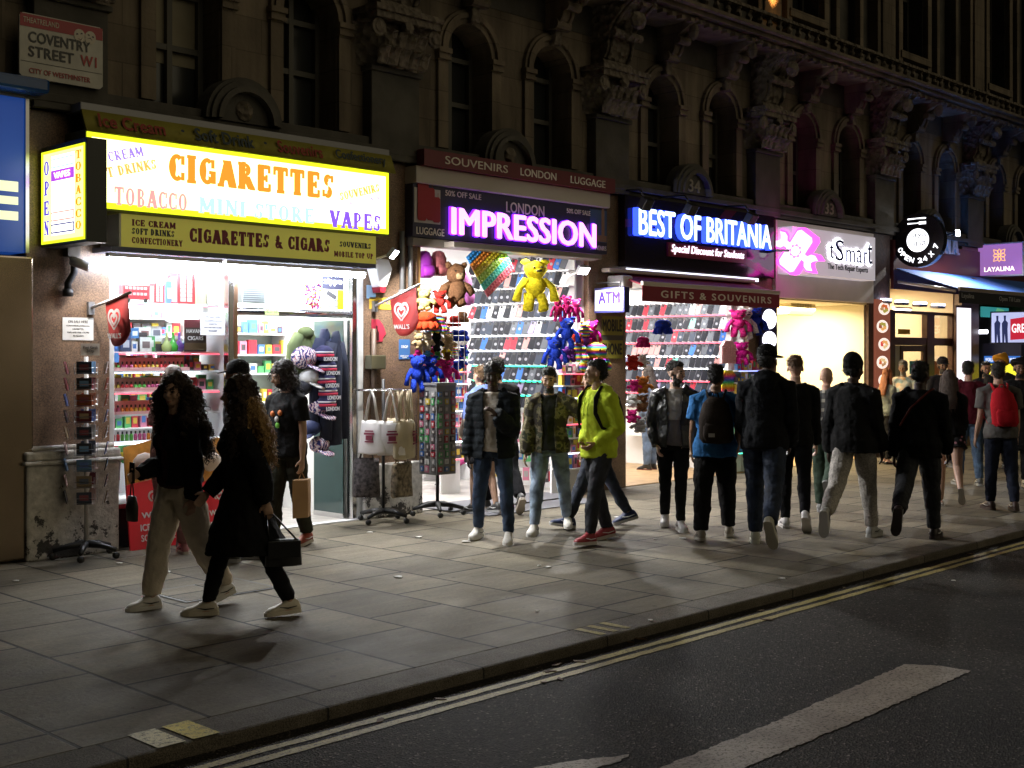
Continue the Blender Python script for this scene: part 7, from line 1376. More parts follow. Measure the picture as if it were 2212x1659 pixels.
    # ---- hair and hats
    if hair:
        kind, hc_ = hair[:2]; hmm = HAIRM(hc_); mb = MB(); E = lambda c, r: mb.ell(Hh(*c), V3(r) * hs, 14, 0, hm)
        rr = random.Random(int(at[0] * 100)); disp = ((.018, .03), (.010, .014)); vx = .008
        if kind in ('short', 'fade'):
            E((-.026, 0, .176), (.095, .080, .080)); E((.022, 0, .214), (.060, .062, .030))
            if kind == 'short': E((-.058, 0, .125), (.058, .072, .075))
        elif kind == 'afro': E((-.02, 0, .188), (.105, .094, .085)); E((-.05, 0, .13), (.068, .085, .08)); disp = ((.02, .03),)
        elif kind == 'quiff': E((-.02, 0, .185), (.100, .080, .082)); E((.035, 0, .232), (.055, .060, .036)); E((-.055, 0, .12), (.058, .072, .07))
        elif kind == 'long':
            E((-.02, 0, .178), (.100, .084, .086)); mb.loft([(Hh(-.05, 0, .20), hm @ V3((0, .075, 0)) * hs, hm @ V3((.05, 0, 0)) * hs), (Hh(-.075, 0, .06), hm @ V3((0, .092, 0)) * hs, hm @ V3((.045, 0, 0)) * hs), (T(-.115, 0, .45), Yv * .105 * k, Fv * .04 * k), (T(-.125, 0, .33), Yv * .08 * k, Fv * .03 * k)], 12)
            for s in (-1, 1): mb.tube([Hh(.0, s * .072, .17), Hh(-.005, s * .085, .08), T(.0, s * .10, .48), T(.03, s * .10, .38)], [.03 * k, .032 * k, .03 * k, .018 * k], 8)
            disp = ((.014, .03),)
        elif kind in ('curly_long', 'curly'):
            big = kind == 'curly_long'; E((-.035, 0, .178), (.116, .112, .096) if kind == 'curly_long' else (.115, .108, .095))
            if big:
                for s in (-1, 1): mb.ell(Hh(-.04, s * .125, .06), V3((.09, .074, .12)) * hs, 12, 0, hm); mb.tube([Hh(-.03, s * .12, .05), T(.0, s * .165, .46), T(.03, s * .17, .34)], [.075 * k, .072 * k, .04 * k], 10)
                mb.loft([(Hh(-.07, 0, .19), hm @ V3((0, .09, 0)) * hs, hm @ V3((.06, 0, 0)) * hs), (Hh(-.10, 0, .05), hm @ V3((0, .14, 0)) * hs, hm @ V3((.08, 0, 0)) * hs), (T(-.15, 0, .44), Yv * .20 * k, Fv * .085 * k), (T(-.17, 0, .22), Yv * .14 * k, Fv * .06 * k)], 14)
            else:
                for s in (-1, 1): mb.ell(Hh(-.045, s * .085, .07), V3((.07, .055, .09)) * hs, 12, 0, hm)
                mb.ell(Hh(-.085, 0, .06), V3((.065, .10, .105)) * hs, 12, 0, hm)
            disp = ((.05, .035), (.02, .015))
        if kind in ('short', 'fade', 'afro', 'quiff', 'long', 'curly', 'curly_long'):
            me = fuse(mb, vx, 1, disp); c2 = ((centers(me) - np.array(H0)) @ hi.T) / hs; mi = None; mats = [hmm]
            if len(hair) > 2: mi = ((c2[:, 0] < -.075) & (c2[:, 2] < .11) & (c2[:, 0] + .25 * c2[:, 2] < -.07)).astype(int).tolist(); mats.append(HAIRM(hair[2]))
            ho = wear(me, 'hair', mats, mi)
            if not kind.startswith('curly') and h > 1.5:
                sp_ = MB(); src = ho.data.vertices; nV = len(src)
                for q in range(420 if kind != 'long' else 300):
                    v = src[rr.randrange(nV)]; nr_ = V3(v.normal); p0 = V3(v.co) - nr_ * .004; hv = hm.inverted() @ (p0 - H0) / hs
                    if kind == 'long': d1 = (V3((rr.uniform(-.1, .1), rr.uniform(-.1, .1), -1)) + nr_ * .12); ln = rr.uniform(.04, .10)
                    else: d1 = nr_ * .55 + hm @ V3((rr.uniform(-.7, .2), rr.uniform(-.4, .4), rr.uniform(-.7, .5))); ln = rr.uniform(.016, .034)
                    d1.normalize(); sp_.tube([p0, p0 + d1 * ln * .6 * k, p0 + (d1 * ln + nr_ * -.004) * k], [.0032, .0024, .0008], 3)
                sp_.build('strands', hmm, ho, True, 0, (0, 0, 0))
            if kind.startswith('curly'):
                cu = MB(); src = ho.data.vertices; nV = len(src)
                for q in range(1000 if kind == 'curly_long' else 260):
                    v = src[rr.randrange(nV)]; p0 = V3(v.co) - V3(v.normal) * .01; hv = hm.inverted() @ (p0 - H0) / hs
                    if hv.x > .055 and hv.z < .2: continue
                    ln = rr.uniform(.05, .13) * k; ra = rr.uniform(.008, .014); ph = rr.uniform(0, 6); dr = (V3(v.normal) * .45 + V3((0, 0, -.9))).normalized(); s1 = dr.cross(V3((.3, .5, .2))).normalized(); s2 = dr.cross(s1); pts = [p0 + dr * ln * i / 9 + (s1 * math.cos(ph + i * 1.35) + s2 * math.sin(ph + i * 1.35)) * ra for i in range(10)]
                    blond = len(hair) > 2 and hv.x < -.07 and hv.z < .13; cu.tube(pts, [.0030] * 7 + [.0026, .002, .001], 3, 1 if blond else 0)
                cu.build('curls', [hmm, mats[-1]], ho, True, 0, (0, 0, 0))
            if kind == 'long' and len(hair) > 3:                # braids
                br = MB()
                for q in range(9): y = -.09 + .0225 * q; pts = [Hh(-.09, y, .10), T(-.13, y * 1.2, .46), T(-.14, y * 1.3, .22)]; br.tube([pts[0].lerp(pts[1], i / 6) for i in range(7)] + [pts[1].lerp(pts[2], i / 8) for i in range(1, 9)], [.012 * k * (1 + .3 * (i % 2)) for i in range(15)], 6)
                br.build('braids', hmm, ho, True, 0, (0, 0, 0))
    if hat:
        kind, cc, ang = hat; hm2 = cloth(cc, .85); mb = MB()
        if kind in ('cap', 'beanie'):
            mb.ell(Hh(-.015, 0, .178), V3((.108, .088, .088)) * hs, 16, 0, hm)
            if kind == 'beanie': mb.ell(Hh(-.02, 0, .145), V3((.108, .090, .06)) * hs, 16, 0, hm); mb.ell(Hh(-.03, 0, .20), V3((.10, .085, .09)) * hs, 16, 0, hm)
            ho = wear(fuse(mb, .008, 2, ((.006, .04),)), kind, hm2)
            if kind == 'cap': a = R(ang); dv = hm @ V3((math.cos(a), math.sin(a), -.12)); sv = hm @ V3((-math.sin(a), math.cos(a), 0)); c0 = Hh(-.015, 0, .172); MB().loft([(c0 + dv * .085 * hs, sv * .075 * hs, V3((0, 0, .006))), (c0 + dv * .13 * hs, sv * .074 * hs, V3((0, 0, .006))), (c0 + dv * .165 * hs, sv * .058 * hs, V3((0, 0, .005))), (c0 + dv * .182 * hs, sv * .025 * hs, V3((0, 0, .004)))], 12).build('brim', hm2, ho, True, 0, (0, 0, 0))
        elif kind == 'turban':
            for q in range(6): an = (q - 2.5) * .22; rot = hm @ Matrix.Rotation(an, 3, 'X') @ Matrix.Rotation(-.35, 3, 'Y'); n = 24; mb.tube([Hh(-.015, 0, .165 + .012 * q) + rot @ V3(((.118 - .008 * q) * math.cos(2 * math.pi * i / n), (.105 - .008 * q) * math.sin(2 * math.pi * i / n), 0)) * hs for i in range(n + 1)], .030 * hs, 8)
            mb.ell(Hh(-.02, 0, .20), V3((.10, .09, .075)) * hs, 14, 0, hm); wear(fuse(mb, .008, 2), 'turban', hm2)
        elif kind == 'hood_up': mb.ell(Hh(-.03, 0, .15), V3((.115, .10, .115)) * hs, 16, 0, hm); wear(fuse(mb, .008, 2, ((.012, .05),)), 'hood', hm2)
    P_.body = body; P_.T = T; P_.A = A; P_.Hh = Hh; P_.base = base; P_.U = U; P_.F = Fv; P_.J = J; P_.yaw = R(yaw); P_.at = at
    Rz = Matrix.Rotation(R(yaw), 3, 'Z'); P_.w = lambda p: Rz @ V3(p) + V3((at[0], at[1], 0)); P_.d = lambda p: Rz @ V3(p)
    return P_
def rucksack(p, m, m2, lab, w=.15, h=.42, d=.09, z=.10, strap=True, x0=-.125):
    k = p.k; T = p.T; q = thing('backpack', lab, 'backpack', p.w(T(x0 - d, 0, z))); Wv = p.w
    def LV(pts): return [Wv(v) for v in pts]
    lat = p.d((0, 1, 0)); fv = p.d(p.F); uv = p.d(p.U); mb = MB()
    mb.loft([(Wv(T(x0 - d * .55, 0, z)), lat * w * .80 * k, fv * d * .65 * k), (Wv(T(x0 - d * .6, 0, z + h * .1)), lat * w * k, fv * d * .95 * k), (Wv(T(x0 - d * .6, 0, z + h * .55)), lat * w * .98 * k, fv * d * .9 * k), (Wv(T(x0 - d * .5, 0, z + h * .85)), lat * w * .78 * k, fv * d * .72 * k), (Wv(T(x0 - d * .4, 0, z + h)), lat * w * .40 * k, fv * d * .4 * k)], 18); cloth_disp(mb, .012, 7, z); mb.build('bag_body', m, q, True)
    mb = MB().loft([(Wv(T(x0 - d * 1.45, 0, z + h * .04)), lat * w * .62 * k, uv * .01), (Wv(T(x0 - d * 1.35, 0, z + h * .06)), lat * w * .75 * k, uv * .02 * k)], 12)
    mb = MB().ell(Wv(T(x0 - d * 1.35, 0, z + h * .24)), (.001, .001, .001), 6); mb = MB().loft([(Wv(T(x0 - d * 1.25, 0, z + h * .03)), lat * w * .6 * k, fv * d * .25 * k), (Wv(T(x0 - d * 1.38, 0, z + h * .14)), lat * w * .78 * k, fv * d * .3 * k), (Wv(T(x0 - d * 1.36, 0, z + h * .36)), lat * w * .74 * k, fv * d * .26 * k), (Wv(T(x0 - d * 1.25, 0, z + h * .46)), lat * w * .55 * k, fv * d * .15 * k)], 14); mb.build('pocket', m, q, True)
    MB().tube([Wv(T(x0 - d * .4, -.03, z + h)), Wv(T(x0 - d * .4, -.02, z + h + .04)), Wv(T(x0 - d * .4, .02, z + h + .04)), Wv(T(x0 - d * .4, .03, z + h))], .009, 6).build('grab_handle', m2, q, True)
    if strap:
        for s in (-1, 1): MB().tube([Wv(T(x0 + .0, s * .07, z + h * .92)), Wv(T(-.06, s * .095, .555)), Wv(T(.03, s * .105, .565)), Wv(T(.115, s * .115, .47)), Wv(T(.135, s * .125, .33)), Wv(T(.09, s * .165, .19)), Wv(T(-.06, s * .17, z + .03)), Wv(T(x0 - .02, s * .10, z + .03))], [.028] * 4 + [.025, .016, .012, .012], 8, flat=.32, ref=uv).build('strap', m2, q, True)
    return q
BLK = (.012, .012, .014); DEN = (.030, .050, .105); LDEN = (.20, .27, .36); NVY = (.012, .016, .03); WH = ((.72, .69, .64), (.72, .70, .66)); BLKHAIR = (.012, .010, .009)
g = lambda x, y: G(x, y)
# the two women in front
p1 = person('curly-haired woman in black jacket and beige trousers walking towards the kerb', g(388, 1312), 178, 1.70, L=(-15, 16, 14, 1), Rr=(14, 4, 0, 1), AL=(-8, 10, 14, 0), AR=(2, 8, 72, 14), head=(30, 2), skin='light', hair=('curly_long', (.036, .020, .012)), fem=True, vox=.009, tops=(dict(name='top', c=(.05, .02, .025), inf=.004, hem=.0, sleeve=None), dict(name='jacket', c=(.010, .010, .012), inf=.028, hem=.02, open=.07, flare=.01)), bottom=('trousers', (.66, .57, .45), .022, ''), shoe=WH)
p2 = person('woman with long blonde-tipped curls in a long black coat carrying a handbag', g(528, 1330), 152, 1.71, L=(-19, 5, 3, 2), Rr=(19, 4, 0, 2), AL=(-26, 10, 14, 0), AR=(12, 8, 30, 10), head=(-6, 2), lean=5, skin='light', hair=('curly_long', (.040, .022, .013), (.34, .20, .07)), fem=True, vox=.009, tops=(dict(name='coat', c=(.008, .008, .009), inf=.030, hem=-.44, flare=.04, collar=.03),), bottom=('trousers', BLK, .0, ''), shoe=((.66, .60, .50), (.66, .60, .50)))
wr = p2.w(p2.A['l']['wr'] + p2.A['l']['d'] * .1); hx, hy_, hz = wr; hd = p2.d((1, 0, 0)); hl = p2.d((0, 1, 0))
q = thing('handbag', 'small black flap handbag hanging from the hand of the woman in the long coat', 'handbag', (hx, hy_, hz - .36)); cc = Vector((hx, hy_, hz - .26)) - hd * .10; LEATH = mat('black_leather', (.016, .016, .018), .32)
MB().loft([(cc - UZ * .10, hd * .13, hl * .05), (cc + UZ * .02, hd * .125, hl * .045), (cc + UZ * .085, hd * .11, hl * .03)], 16).build('bag_body', LEATH, q, True); MB().obox(cc + hl * .046 + UZ * .02, hd * .115, hl * .006, UZ * .06).build('flap', LEATH, q, bevel=.01); MB().tube([cc - hd * .10 + UZ * .07, wr - hd * .03 + UZ * .0, wr + hd * .02, cc + hd * .10 + UZ * .07], .007, 6).build('strap', LEATH, q, True)
wr = p1.w(p1.A['r']['wr'] + p1.A['r']['d'] * .07); q = thing('wrist_bag', 'small dark bag dangling from the curly-haired woman\'s raised hand', 'bag', wr - UZ * .30); d_ = p1.d((1, 0, 0)); l_ = p1.d((0, 1, 0)); MB().loft([(wr - UZ * .32, l_ * .07, d_ * .03), (wr - UZ * .22, l_ * .075, d_ * .035), (wr - UZ * .14, l_ * .05, d_ * .02)], 12).build('bag_body', mat('bag_dark_olive', (.03, .03, .02), .5), q, True); MB().tube([wr - UZ * .15 + l_ * .03, wr + UZ * .01, wr - UZ * .15 - l_ * .03], .005, 6).build('strap', LEATH, q, True)
single('mobile_phone', MB().obox(wr + UZ * .03, l_ * .036, d_ * .005, UZ * .075), [mat('phone_black', (.01, .01, .012), .2)], 'dark phone held up by the curly-haired woman', 'phone', bevel=.006)
# shop door group
person('man in a black baseball cap and dark top behind the long-coated woman', g(522, 1212), 128, 1.78, L=(6, 2, 0), Rr=(-6, 6, 4), skin='brown', hair=('short', BLKHAIR), tops=(dict(name='tshirt', c=(.02, .02, .024), inf=.014, sleeve='short'),), bottom=('trousers', (.02, .02, .024), .014, ''), shoe=((.05, .05, .05), (.3, .3, .3)), hat=('cap', (.018, .018, .02), 0))
p4 = person('curly-haired bearded man in a black printed T-shirt leaving the sweet shop', g(622, 1180), 196, 1.77, L=(-8, 8, 4), Rr=(10, 3, 0), AL=(-2, 10, 12, 0), AR=(2, 8, 14, 0), head=(-32, 18), skin='tan', hair=('curly', (.022, .014, .010)), beard=True, tops=(dict(name='tshirt', c=(.012, .012, .013), inf=.014, hem=-.06, sleeve='short'),), bottom=('trousers', (.035, .036, .026), .016, ''), shoe=((.30, .06, .03), (.5, .45, .4)))
pr = MB(); c0 = p4.T(.142, .0, .30)
for dx, dz, ci in ((-.05, .05, 0), (.04, .06, 0), (0, -.0, 1), (.01, -.06, 2)): pr.ell(c0 + Vector((.004, dx, dz)), (.012, .028, .03), 8, ci)
o = pr.build('shirt_print', [mat('pr_orange', (.6, .16, .03), .7), mat('pr_white', (.6, .6, .6), .7), mat('pr_green', (.15, .5, .05), .7)], p4.body, True, 0, (0, 0, 0))
wr = p4.w(p4.A['l']['wr'] + p4.A['l']['d'] * .13); q = thing('paper_bag', 'brown paper carrier bag held by the man in the printed T-shirt', 'paper bag', wr - UZ * .45); KRAFT = mat('kraft_paper', (.36, .21, .10), .8, var=.1, vs=6); a1 = p4.d((1, 0, 0)); a2 = p4.d((0, 1, 0))
MB().loft([(wr - UZ * .43, a1 * .14, a2 * .075), (wr - UZ * .25, a1 * .145, a2 * .08), (wr - UZ * .07, a1 * .14, a2 * .07)], 4).build('bag_body', KRAFT, q); MB().tube([wr - UZ * .07 - a1 * .05, wr + UZ * .0, wr - UZ * .07 + a1 * .05], .005, 6).build('handle', KRAFT, q, True)
person('woman with long braids and pink trousers looking into the sweet window', g(372, 1196), 78, 1.73, L=(2, 0, 0), Rr=(-3, 3, 0), skin='brown', hair=('long', (.06, .03, .02), (.06, .03, .02), 1), fem=True, tops=(dict(name='tshirt', c=(.30, .16, .14), inf=.010, sleeve='short'),), bottom=('trousers', (.34, .16, .16), .008, ''), shoe=((.48, .18, .2), (.6, .55, .5)))
# souvenir shop customers
person('young man in a dip-dyed blue hoodie and black shorts facing the souvenir shop', g(1040, 1108), 84, 1.71, L=(4, 2, 0), Rr=(-8, 8, 6), AL=(8, 8, 40, 20), AR=(8, 8, 40, 20), head=(0, 8), hair=('short', (.16, .09, .04)), tops=(dict(name='hoodie', c=(.18, .26, .62), inf=.020, hood=True, hem=-.08, split=(.20, (.50, .42, .36))),), bottom=('shorts', BLK, .02, ''), shoe=((.05, .05, .05), (.5, .5, .5)))
person('dark-haired man in black stepping into the souvenir shop', g(1080, 1104), 62, 1.85, L=(20, 4, 0), Rr=(-22, 24, 40), skin='light', hair=('short', (.05, .045, .04)), tops=(dict(name='jacket', c=(.012, .011, .011), inf=.02, collar=.03),), bottom=('trousers', BLK, .016, ''), shoe=((.06, .06, .06), (.45, .4, .34)))
person('child in a pink tracksuit crouching on the souvenir shop floor', g(992, 1056), 150, 1.42, L=(95, 120, 10), Rr=(80, 125, 20), AL=(40, 10, 40, 10), AR=(40, 10, 40, 10), lean=28, hair=('short', BLKHAIR), tops=(dict(name='tracksuit_top', c=(.45, .06, .22), inf=.016),), bottom=('trousers', (.45, .06, .22), .016, ''), shoe=((.1, .1, .1), (.5, .5, .5)))
# the three friends
p8 = person('man in a black puffer jacket, cream polo and blue jeans walking towards the camera', g(1066, 1168), 213, 1.76, L=(8, 4, 0, 7), Rr=(-4, 10, 0, 8), AL=(16, 10, 118, 30), AR=(-4, 14, 14, 0), head=(8, 5), skin='dark', hair=('afro', (.010, .008, .008)), vox=.009, tops=(dict(name='tshirt', c=(.55, .49, .42), inf=.016, hem=-.03, sleeve=None, collar=.03), dict(name='puffer_jacket', c=(.014, .017, .020), inf=.042, hem=-.10, open=.075, puff=1, collar=.05)), bottom=('trousers', (.022, .045, .095), .004, 'denim'), shoe=WH)
p9 = person('bearded man in a camouflage jacket and pale jeans reaching to his friend', g(1188, 1150), 216, 1.72, L=(-14, 14, 6, 6), Rr=(14, 4, 0, 5), AL=(20, 62, 10, 0), AR=(2, 14, 14, 0), head=(2, 8), skin='tan', hair=('quiff', BLKHAIR), beard=True, vox=.009, tops=(dict(name='tshirt', c=(.022, .022, .018), inf=.016, hem=-.03, sleeve=None), dict(name='jacket', tx='#camouflage', inf=.032, hem=-.06, open=.08, collar=.03)), bottom=('trousers', (.24, .31, .40), .008, 'denim'), shoe=WH)
p10 = person('man in a lime green hoodie with a black rucksack looking back at his friends', g(1292, 1172), 172, 1.80, L=(18, 8, -4, 2), Rr=(-10, 10, 6, 2), AL=(-16, 14, 66, 34), AR=(-12, 10, 62, 34), head=(-38, 4), skin='tan', hair=('short', BLKHAIR), vox=.009, tops=(dict(name='hoodie', c=(.60, .74, .05), inf=.026, hem=-.10, hood=True),), bottom=('trousers', (.016, .018, .026), .008, 'denim'), shoe=((.30, .02, .03), (.55, .5, .48)))
rucksack(p10, cloth(BLK), cloth((.02, .02, .022)), 'black rucksack worn by the man in the lime hoodie')
dd = MB()
for s in (-1, 1): dd.tube([p10.T(.12, s * .03, .48), p10.T(.155, s * .032, .38), p10.T(.15, s * .03, .30)], .004, 5)
dd.build('drawstrings', cloth((.30, .45, .03)), p10.body, True, 0, (0, 0, 0))
person('person in dark clothes and navy trainers striding behind the lime hoodie', g(1288, 1138), 142, 1.74, L=(24, 4, -10, 2), Rr=(-24, 6, 16, 2), skin='light', hair=('long', (.02, .015, .012)), tops=(dict(name='jacket', c=BLK, inf=.02),), bottom=('trousers', (.016, .022, .04), .006, 'denim'), shoe=((.02, .03, .09), (.5, .48, .45)))
# right hand crowd
p12 = person('man in a black leather jacket and grey T-shirt glancing aside, hands in pockets', g(1454, 1142), 222, 1.78, L=(12, 6, 0, -2), Rr=(-10, 12, 4, -2), AL=(-14, 16, 42, 12), AR=(-14, 16, 42, 12), head=(48, 4), skin='light', hair=('fade', (.022, .016, .013)), beard=True, vox=.009, tops=(dict(name='tshirt', c=(.36, .33, .31), inf=.016, hem=-.04, sleeve=None, split=(.22, (.17, .15, .15))), dict(name='leather_jacket', c=(.012, .012, .013), inf=.030, hem=-.06, open=.085, collar=.03, tx='leather')), bottom=('trousers', BLK, .0, ''), shoe=((.62, .6, .6), (.66, .64, .62)))
p13 = person('stocky man in a blue T-shirt with a dark brown rucksack walking away', g(1545, 1166), 38, 1.74, L=(-6, 8, 4, 5), Rr=(14, 4, 0, 5), AL=(4, 14, 22, 6), AR=(6, 14, 26, 8), head=(-22, 6), skin='brown', hair=('short', BLKHAIR), bw=1.18, vox=.009, tops=(dict(name='tshirt', c=(.035, .15, .38), inf=.018, hem=-.10, sleeve='short'),), bottom=('trousers', (.013, .012, .013), .022, ''), shoe=((.35, .30, .24), (.5, .46, .4)))
q = rucksack(p13, cloth((.030, .022, .018)), cloth((.025, .02, .016)), 'dark brown rucksack on the back of the man in blue', w=.17, h=.46, d=.11, z=.04); MB().obox(p13.w(p13.T(-.34, .05, .12)), p13.d((0, 1, 0)) * .03, p13.d((1, 0, 0)) * .004, UZ * .018).build('logo_patch', mat('patch_grey', (.4, .38, .36), .6), q)
p14 = person('very tall man in a black hoodie, black cap and blue jeans walking away', g(1652, 1178), 26, 1.94, L=(12, 6, 0, 1), Rr=(-24, 26, 58, 1), AL=(6, 12, 40, 12), AR=(0, 12, 34, 10), head=(-20, 5), skin='dark', hair=('short', BLKHAIR), bw=1.05, vox=.009, tops=(dict(name='hoodie', c=(.010, .011, .014), inf=.028, hem=-.08, hood=True),), bottom=('trousers', (.012, .022, .050), .016, 'denim'), shoe=((.55, .54, .44), (.58, .56, .48)), hat=('cap', (.014, .014, .015), -15))
person('man with short fair hair in a black jacket and cropped black trousers, walking away', g(1716, 1142), 34, 1.83, L=(6, 2, 0), Rr=(-16, 22, 40), AL=(0, 8, 12, 0), AR=(4, 8, 14, 0), head=(-8, 2), skin='light', hair=('fade', (.16, .09, .05)), tops=(dict(name='jacket', c=(.012, .012, .012), inf=.018, hem=-.08),), bottom=('trousers', BLK, .002, ''), shoe=((.62, .6, .6), (.66, .64, .62)))
person('bald man in a black and white plaid shirt and green trousers, walking away', g(1786, 1108), 22, 1.70, L=(10, 6, 0), Rr=(-26, 44, 70), AL=(4, 12, 30, 10), AR=(4, 12, 30, 0), head=(-14, 4), skin='light', hair=None, tops=(dict(name='shirt', tx='#plaid', inf=.018, hem=-.06, sleeve='long'),), bottom=('trousers', (.035, .055, .04), .016, ''), shoe=((.10, .10, .10), (.2, .2, .2)))
person('man in a thick black fleece, dark beanie and pale grey joggers, walking away', g(1845, 1164), 14, 1.86, L=(-30, 26, 62, 2), Rr=(18, 4, 0, 2), AL=(-4, 14, 18, 0), AR=(4, 12, 18, 0), head=(-24, 5), skin='dark', hair=('short', BLKHAIR), bw=1.06, vox=.009, tops=(dict(name='fleece_jacket', c=(.016, .016, .017), inf=.032, hem=-.09, collar=.06),), bottom=('trousers', (.44, .41, .38), .014, 'marl'), shoe=((.50, .50, .50), (.56, .55, .54)), hat=('beanie', (.014, .014, .014), 0))
person('red-haired woman in a grey-green top standing by the food board', g(1916, 1002), -25, 1.61, L=(2, 0, 0), Rr=(-2, 2, 0), AL=(0, 8, 10, 0), AR=(2, 8, 12, 0), skin='light', hair=('long', (.34, .11, .03)), fem=True, tops=(dict(name='jumper', c=(.20, .22, .18), inf=.006, hem=-.05),), bottom=('trousers', (.012, .012, .012), .0, ''), shoe=((.02, .02, .02), (.03, .03, .03), 'flat'))
person('bearded man in a pale printed shirt talking by the restaurant door', g(1953, 992), 205, 1.73, L=(2, 0, 0), Rr=(-2, 2, 0), AL=(10, 10, 60, 20), AR=(10, 10, 60, 20), head=(-10, 4), skin='brown', hair=('quiff', (.2, .19, .18)), beard=True, tops=(dict(name='shirt', tx='#pale_print_cloth', inf=.014, hem=-.08, sleeve='short', collar=.025),), bottom=('trousers', (.16, .17, .18), .008, 'denim'), shoe=WH)
p20 = person('man in a black sweater and black jeans with a thin strap across his back', g(1985, 1168), 20, 1.80, L=(-32, 30, 66, 3), Rr=(18, 6, 0, 3), AL=(-6, 12, 16, 0), AR=(8, 12, 20, 0), head=(-24, 6), skin='dark', hair=('short', (.014, .011, .010)), bw=1.08, vox=.009, tops=(dict(name='sweater', c=(.008, .008, .009), inf=.028, hem=-.10, collar=.04),), bottom=('trousers', (.014, .016, .022), .016, 'denim'), shoe=((.03, .02, .02), (.04, .03, .03)))
MB().tube([p20.T(-.155, .16, .20), p20.T(-.165, .05, .38), p20.T(-.10, -.11, .545), p20.T(.0, -.13, .57)], .010, 6, flat=.4).build('shoulder_strap', cloth((.10, .02, .015)), p20.body, True, 0, (0, 0, 0))
person('man in a dark cap standing under the blue awning', g(2036, 1008), 222, 1.80, skin='brown', hair=('short', BLKHAIR), beard=True, tops=(dict(name='jacket', c=(.015, .015, .016), inf=.02),), bottom=('trousers', BLK, .01, ''), shoe=((.1, .1, .1), (.3, .3, .3)), hat=('cap', (.02, .02, .022), 0))
person('long-haired woman in a black top and dark floral shorts, walking away', g(2050, 1094), 30, 1.65, L=(8, 4, 0), Rr=(-20, 34, 56), AL=(6, 10, 50, 14), AR=(4, 10, 40, 10), head=(-4, 4), skin='light', hair=('long', (.05, .03, .02)), fem=True, tops=(dict(name='jacket', c=(.010, .010, .011), inf=.022, hem=-.02),), bottom=('brief_shorts', BLK, .016, '#floral_cloth'), shoe=((.55, .5, .46), (.5, .46, .42), 'flat'))
person('man in a maroon T-shirt and blue jeans facing the theatre screens', g(2092, 1048), 40, 1.75, L=(4, 2, 0, 3), Rr=(-4, 6, 2, 3), AL=(4, 10, 40, 16), AR=(4, 10, 40, 16), head=(-28, 4), skin='light', hair=('short', BLKHAIR), tops=(dict(name='tshirt', c=(.10, .012, .022), inf=.016, hem=-.07, sleeve='short'),), bottom=('trousers', (.07, .12, .20), .010, 'denim'), shoe=((.12, .12, .11), (.35, .35, .33)))
person('bearded man in a dark jacket facing the camera by the glowing kiosk', g(2126, 1008), 216, 1.73, skin='tan', hair=('short', BLKHAIR), beard=True, head=(0, 4), tops=(dict(name='jacket', c=(.02, .02, .022), inf=.018, collar=.03),), bottom=('trousers', (.03, .035, .05), .01, 'denim'), shoe=WH)
p25 = person('man in a grey T-shirt with a bright red rucksack walking away', g(2162, 1102), 42, 1.75, L=(4, 2, 0, 2), Rr=(-6, 8, 4, 2), AL=(2, 12, 16, 0), AR=(2, 12, 16, 0), head=(-16, 4), skin='light', hair=('short', (.03, .022, .016)), bw=1.06, tops=(dict(name='tshirt', c=(.10, .095, .09), inf=.016, hem=-.08, sleeve='short'),), bottom=('trousers', (.016, .02, .035), .008, ''), shoe=((.04, .02, .015), (.05, .03, .02)))
rucksack(p25, cloth((.46, .015, .025)), cloth((.40, .012, .02)), 'bright red rucksack on the man in the grey T-shirt', w=.16, h=.46, d=.10, z=.06)
person('man in a mustard turban by the yellow musical poster', g(2160, 1012), 218, 1.84, skin='brown', hair=None, beard=True, tops=(dict(name='jacket', c=(.03, .03, .03), inf=.018),), bottom=('trousers', BLK, .01, ''), shoe=((.1, .1, .1), (.3, .3, .3)), hat=('turban', (.55, .26, .02), 0))
person('bearded man in a black turban and long black coat at the edge of the crowd', g(2202, 1052), 214, 1.78, skin='brown', hair=('short', BLKHAIR), beard=True, tops=(dict(name='coat', c=(.010, .010, .010), inf=.022, hem=-.42, flare=.01),), bottom=('trousers', BLK, .01, ''), shoe=((.6, .58, .56), (.6, .58, .56)), hat=('turban', (.012, .010, .010), 0))
person('person in blue jeans and black boots browsing inside the gift shop', g(1404, 1016), 96, 1.66, skin='light', hair=('long', (.03, .02, .015)), fem=True, tops=(dict(name='jacket', c=(.10, .12, .16), inf=.02),), bottom=('trousers', (.10, .15, .24), .01, 'denim'), shoe=((.02, .02, .02), (.1, .02, .02), 'boot'))
bpy.data.scenes.remove(TMP)
# ================================================================== REPAIR SHOP, RESTAURANT AND TICKET SHOP DETAILS
x0, x1, z0, z1 = vb(1709, 1762, 651, 680, .6); q = thing('air_conditioner', 'cream air conditioning unit hung from the repair shop ceiling', 'air conditioner', ((x0 + x1) / 2, .6, z0))
ACM = mat('ac_cream', (.58, .50, .30), .5); MB().prism([(.6, z1), (.6, z0 + .08), (.66, z0), (.95, z0), (.95, z1)], (x0, 0, 0), (0, 1, 0), UZ, (x1 - x0, 0, 0)).build('casing', ACM, q, bevel=.01)
g = MB()
for k in range(6): g.box(x0 + .2 + .085 * k, x0 + .26 + .085 * k, .594, .5995, z0 + .12, z1 - .03)
g.build('grille', mat('ac_grille', (.36, .31, .18), .6), q)
for vx in (1730, 1783, 1838):
    x, z = W(vx, 700, 4.3); single('downlight', MB().lathe([(.07, 0), (.07, .02)], (x, 2.6, 2.755), 16), [lit('downlight_warm', (1, .9, .7), 12)], 'recessed round ceiling light in the repair shop', 'light', 'repair shop ceiling lights')
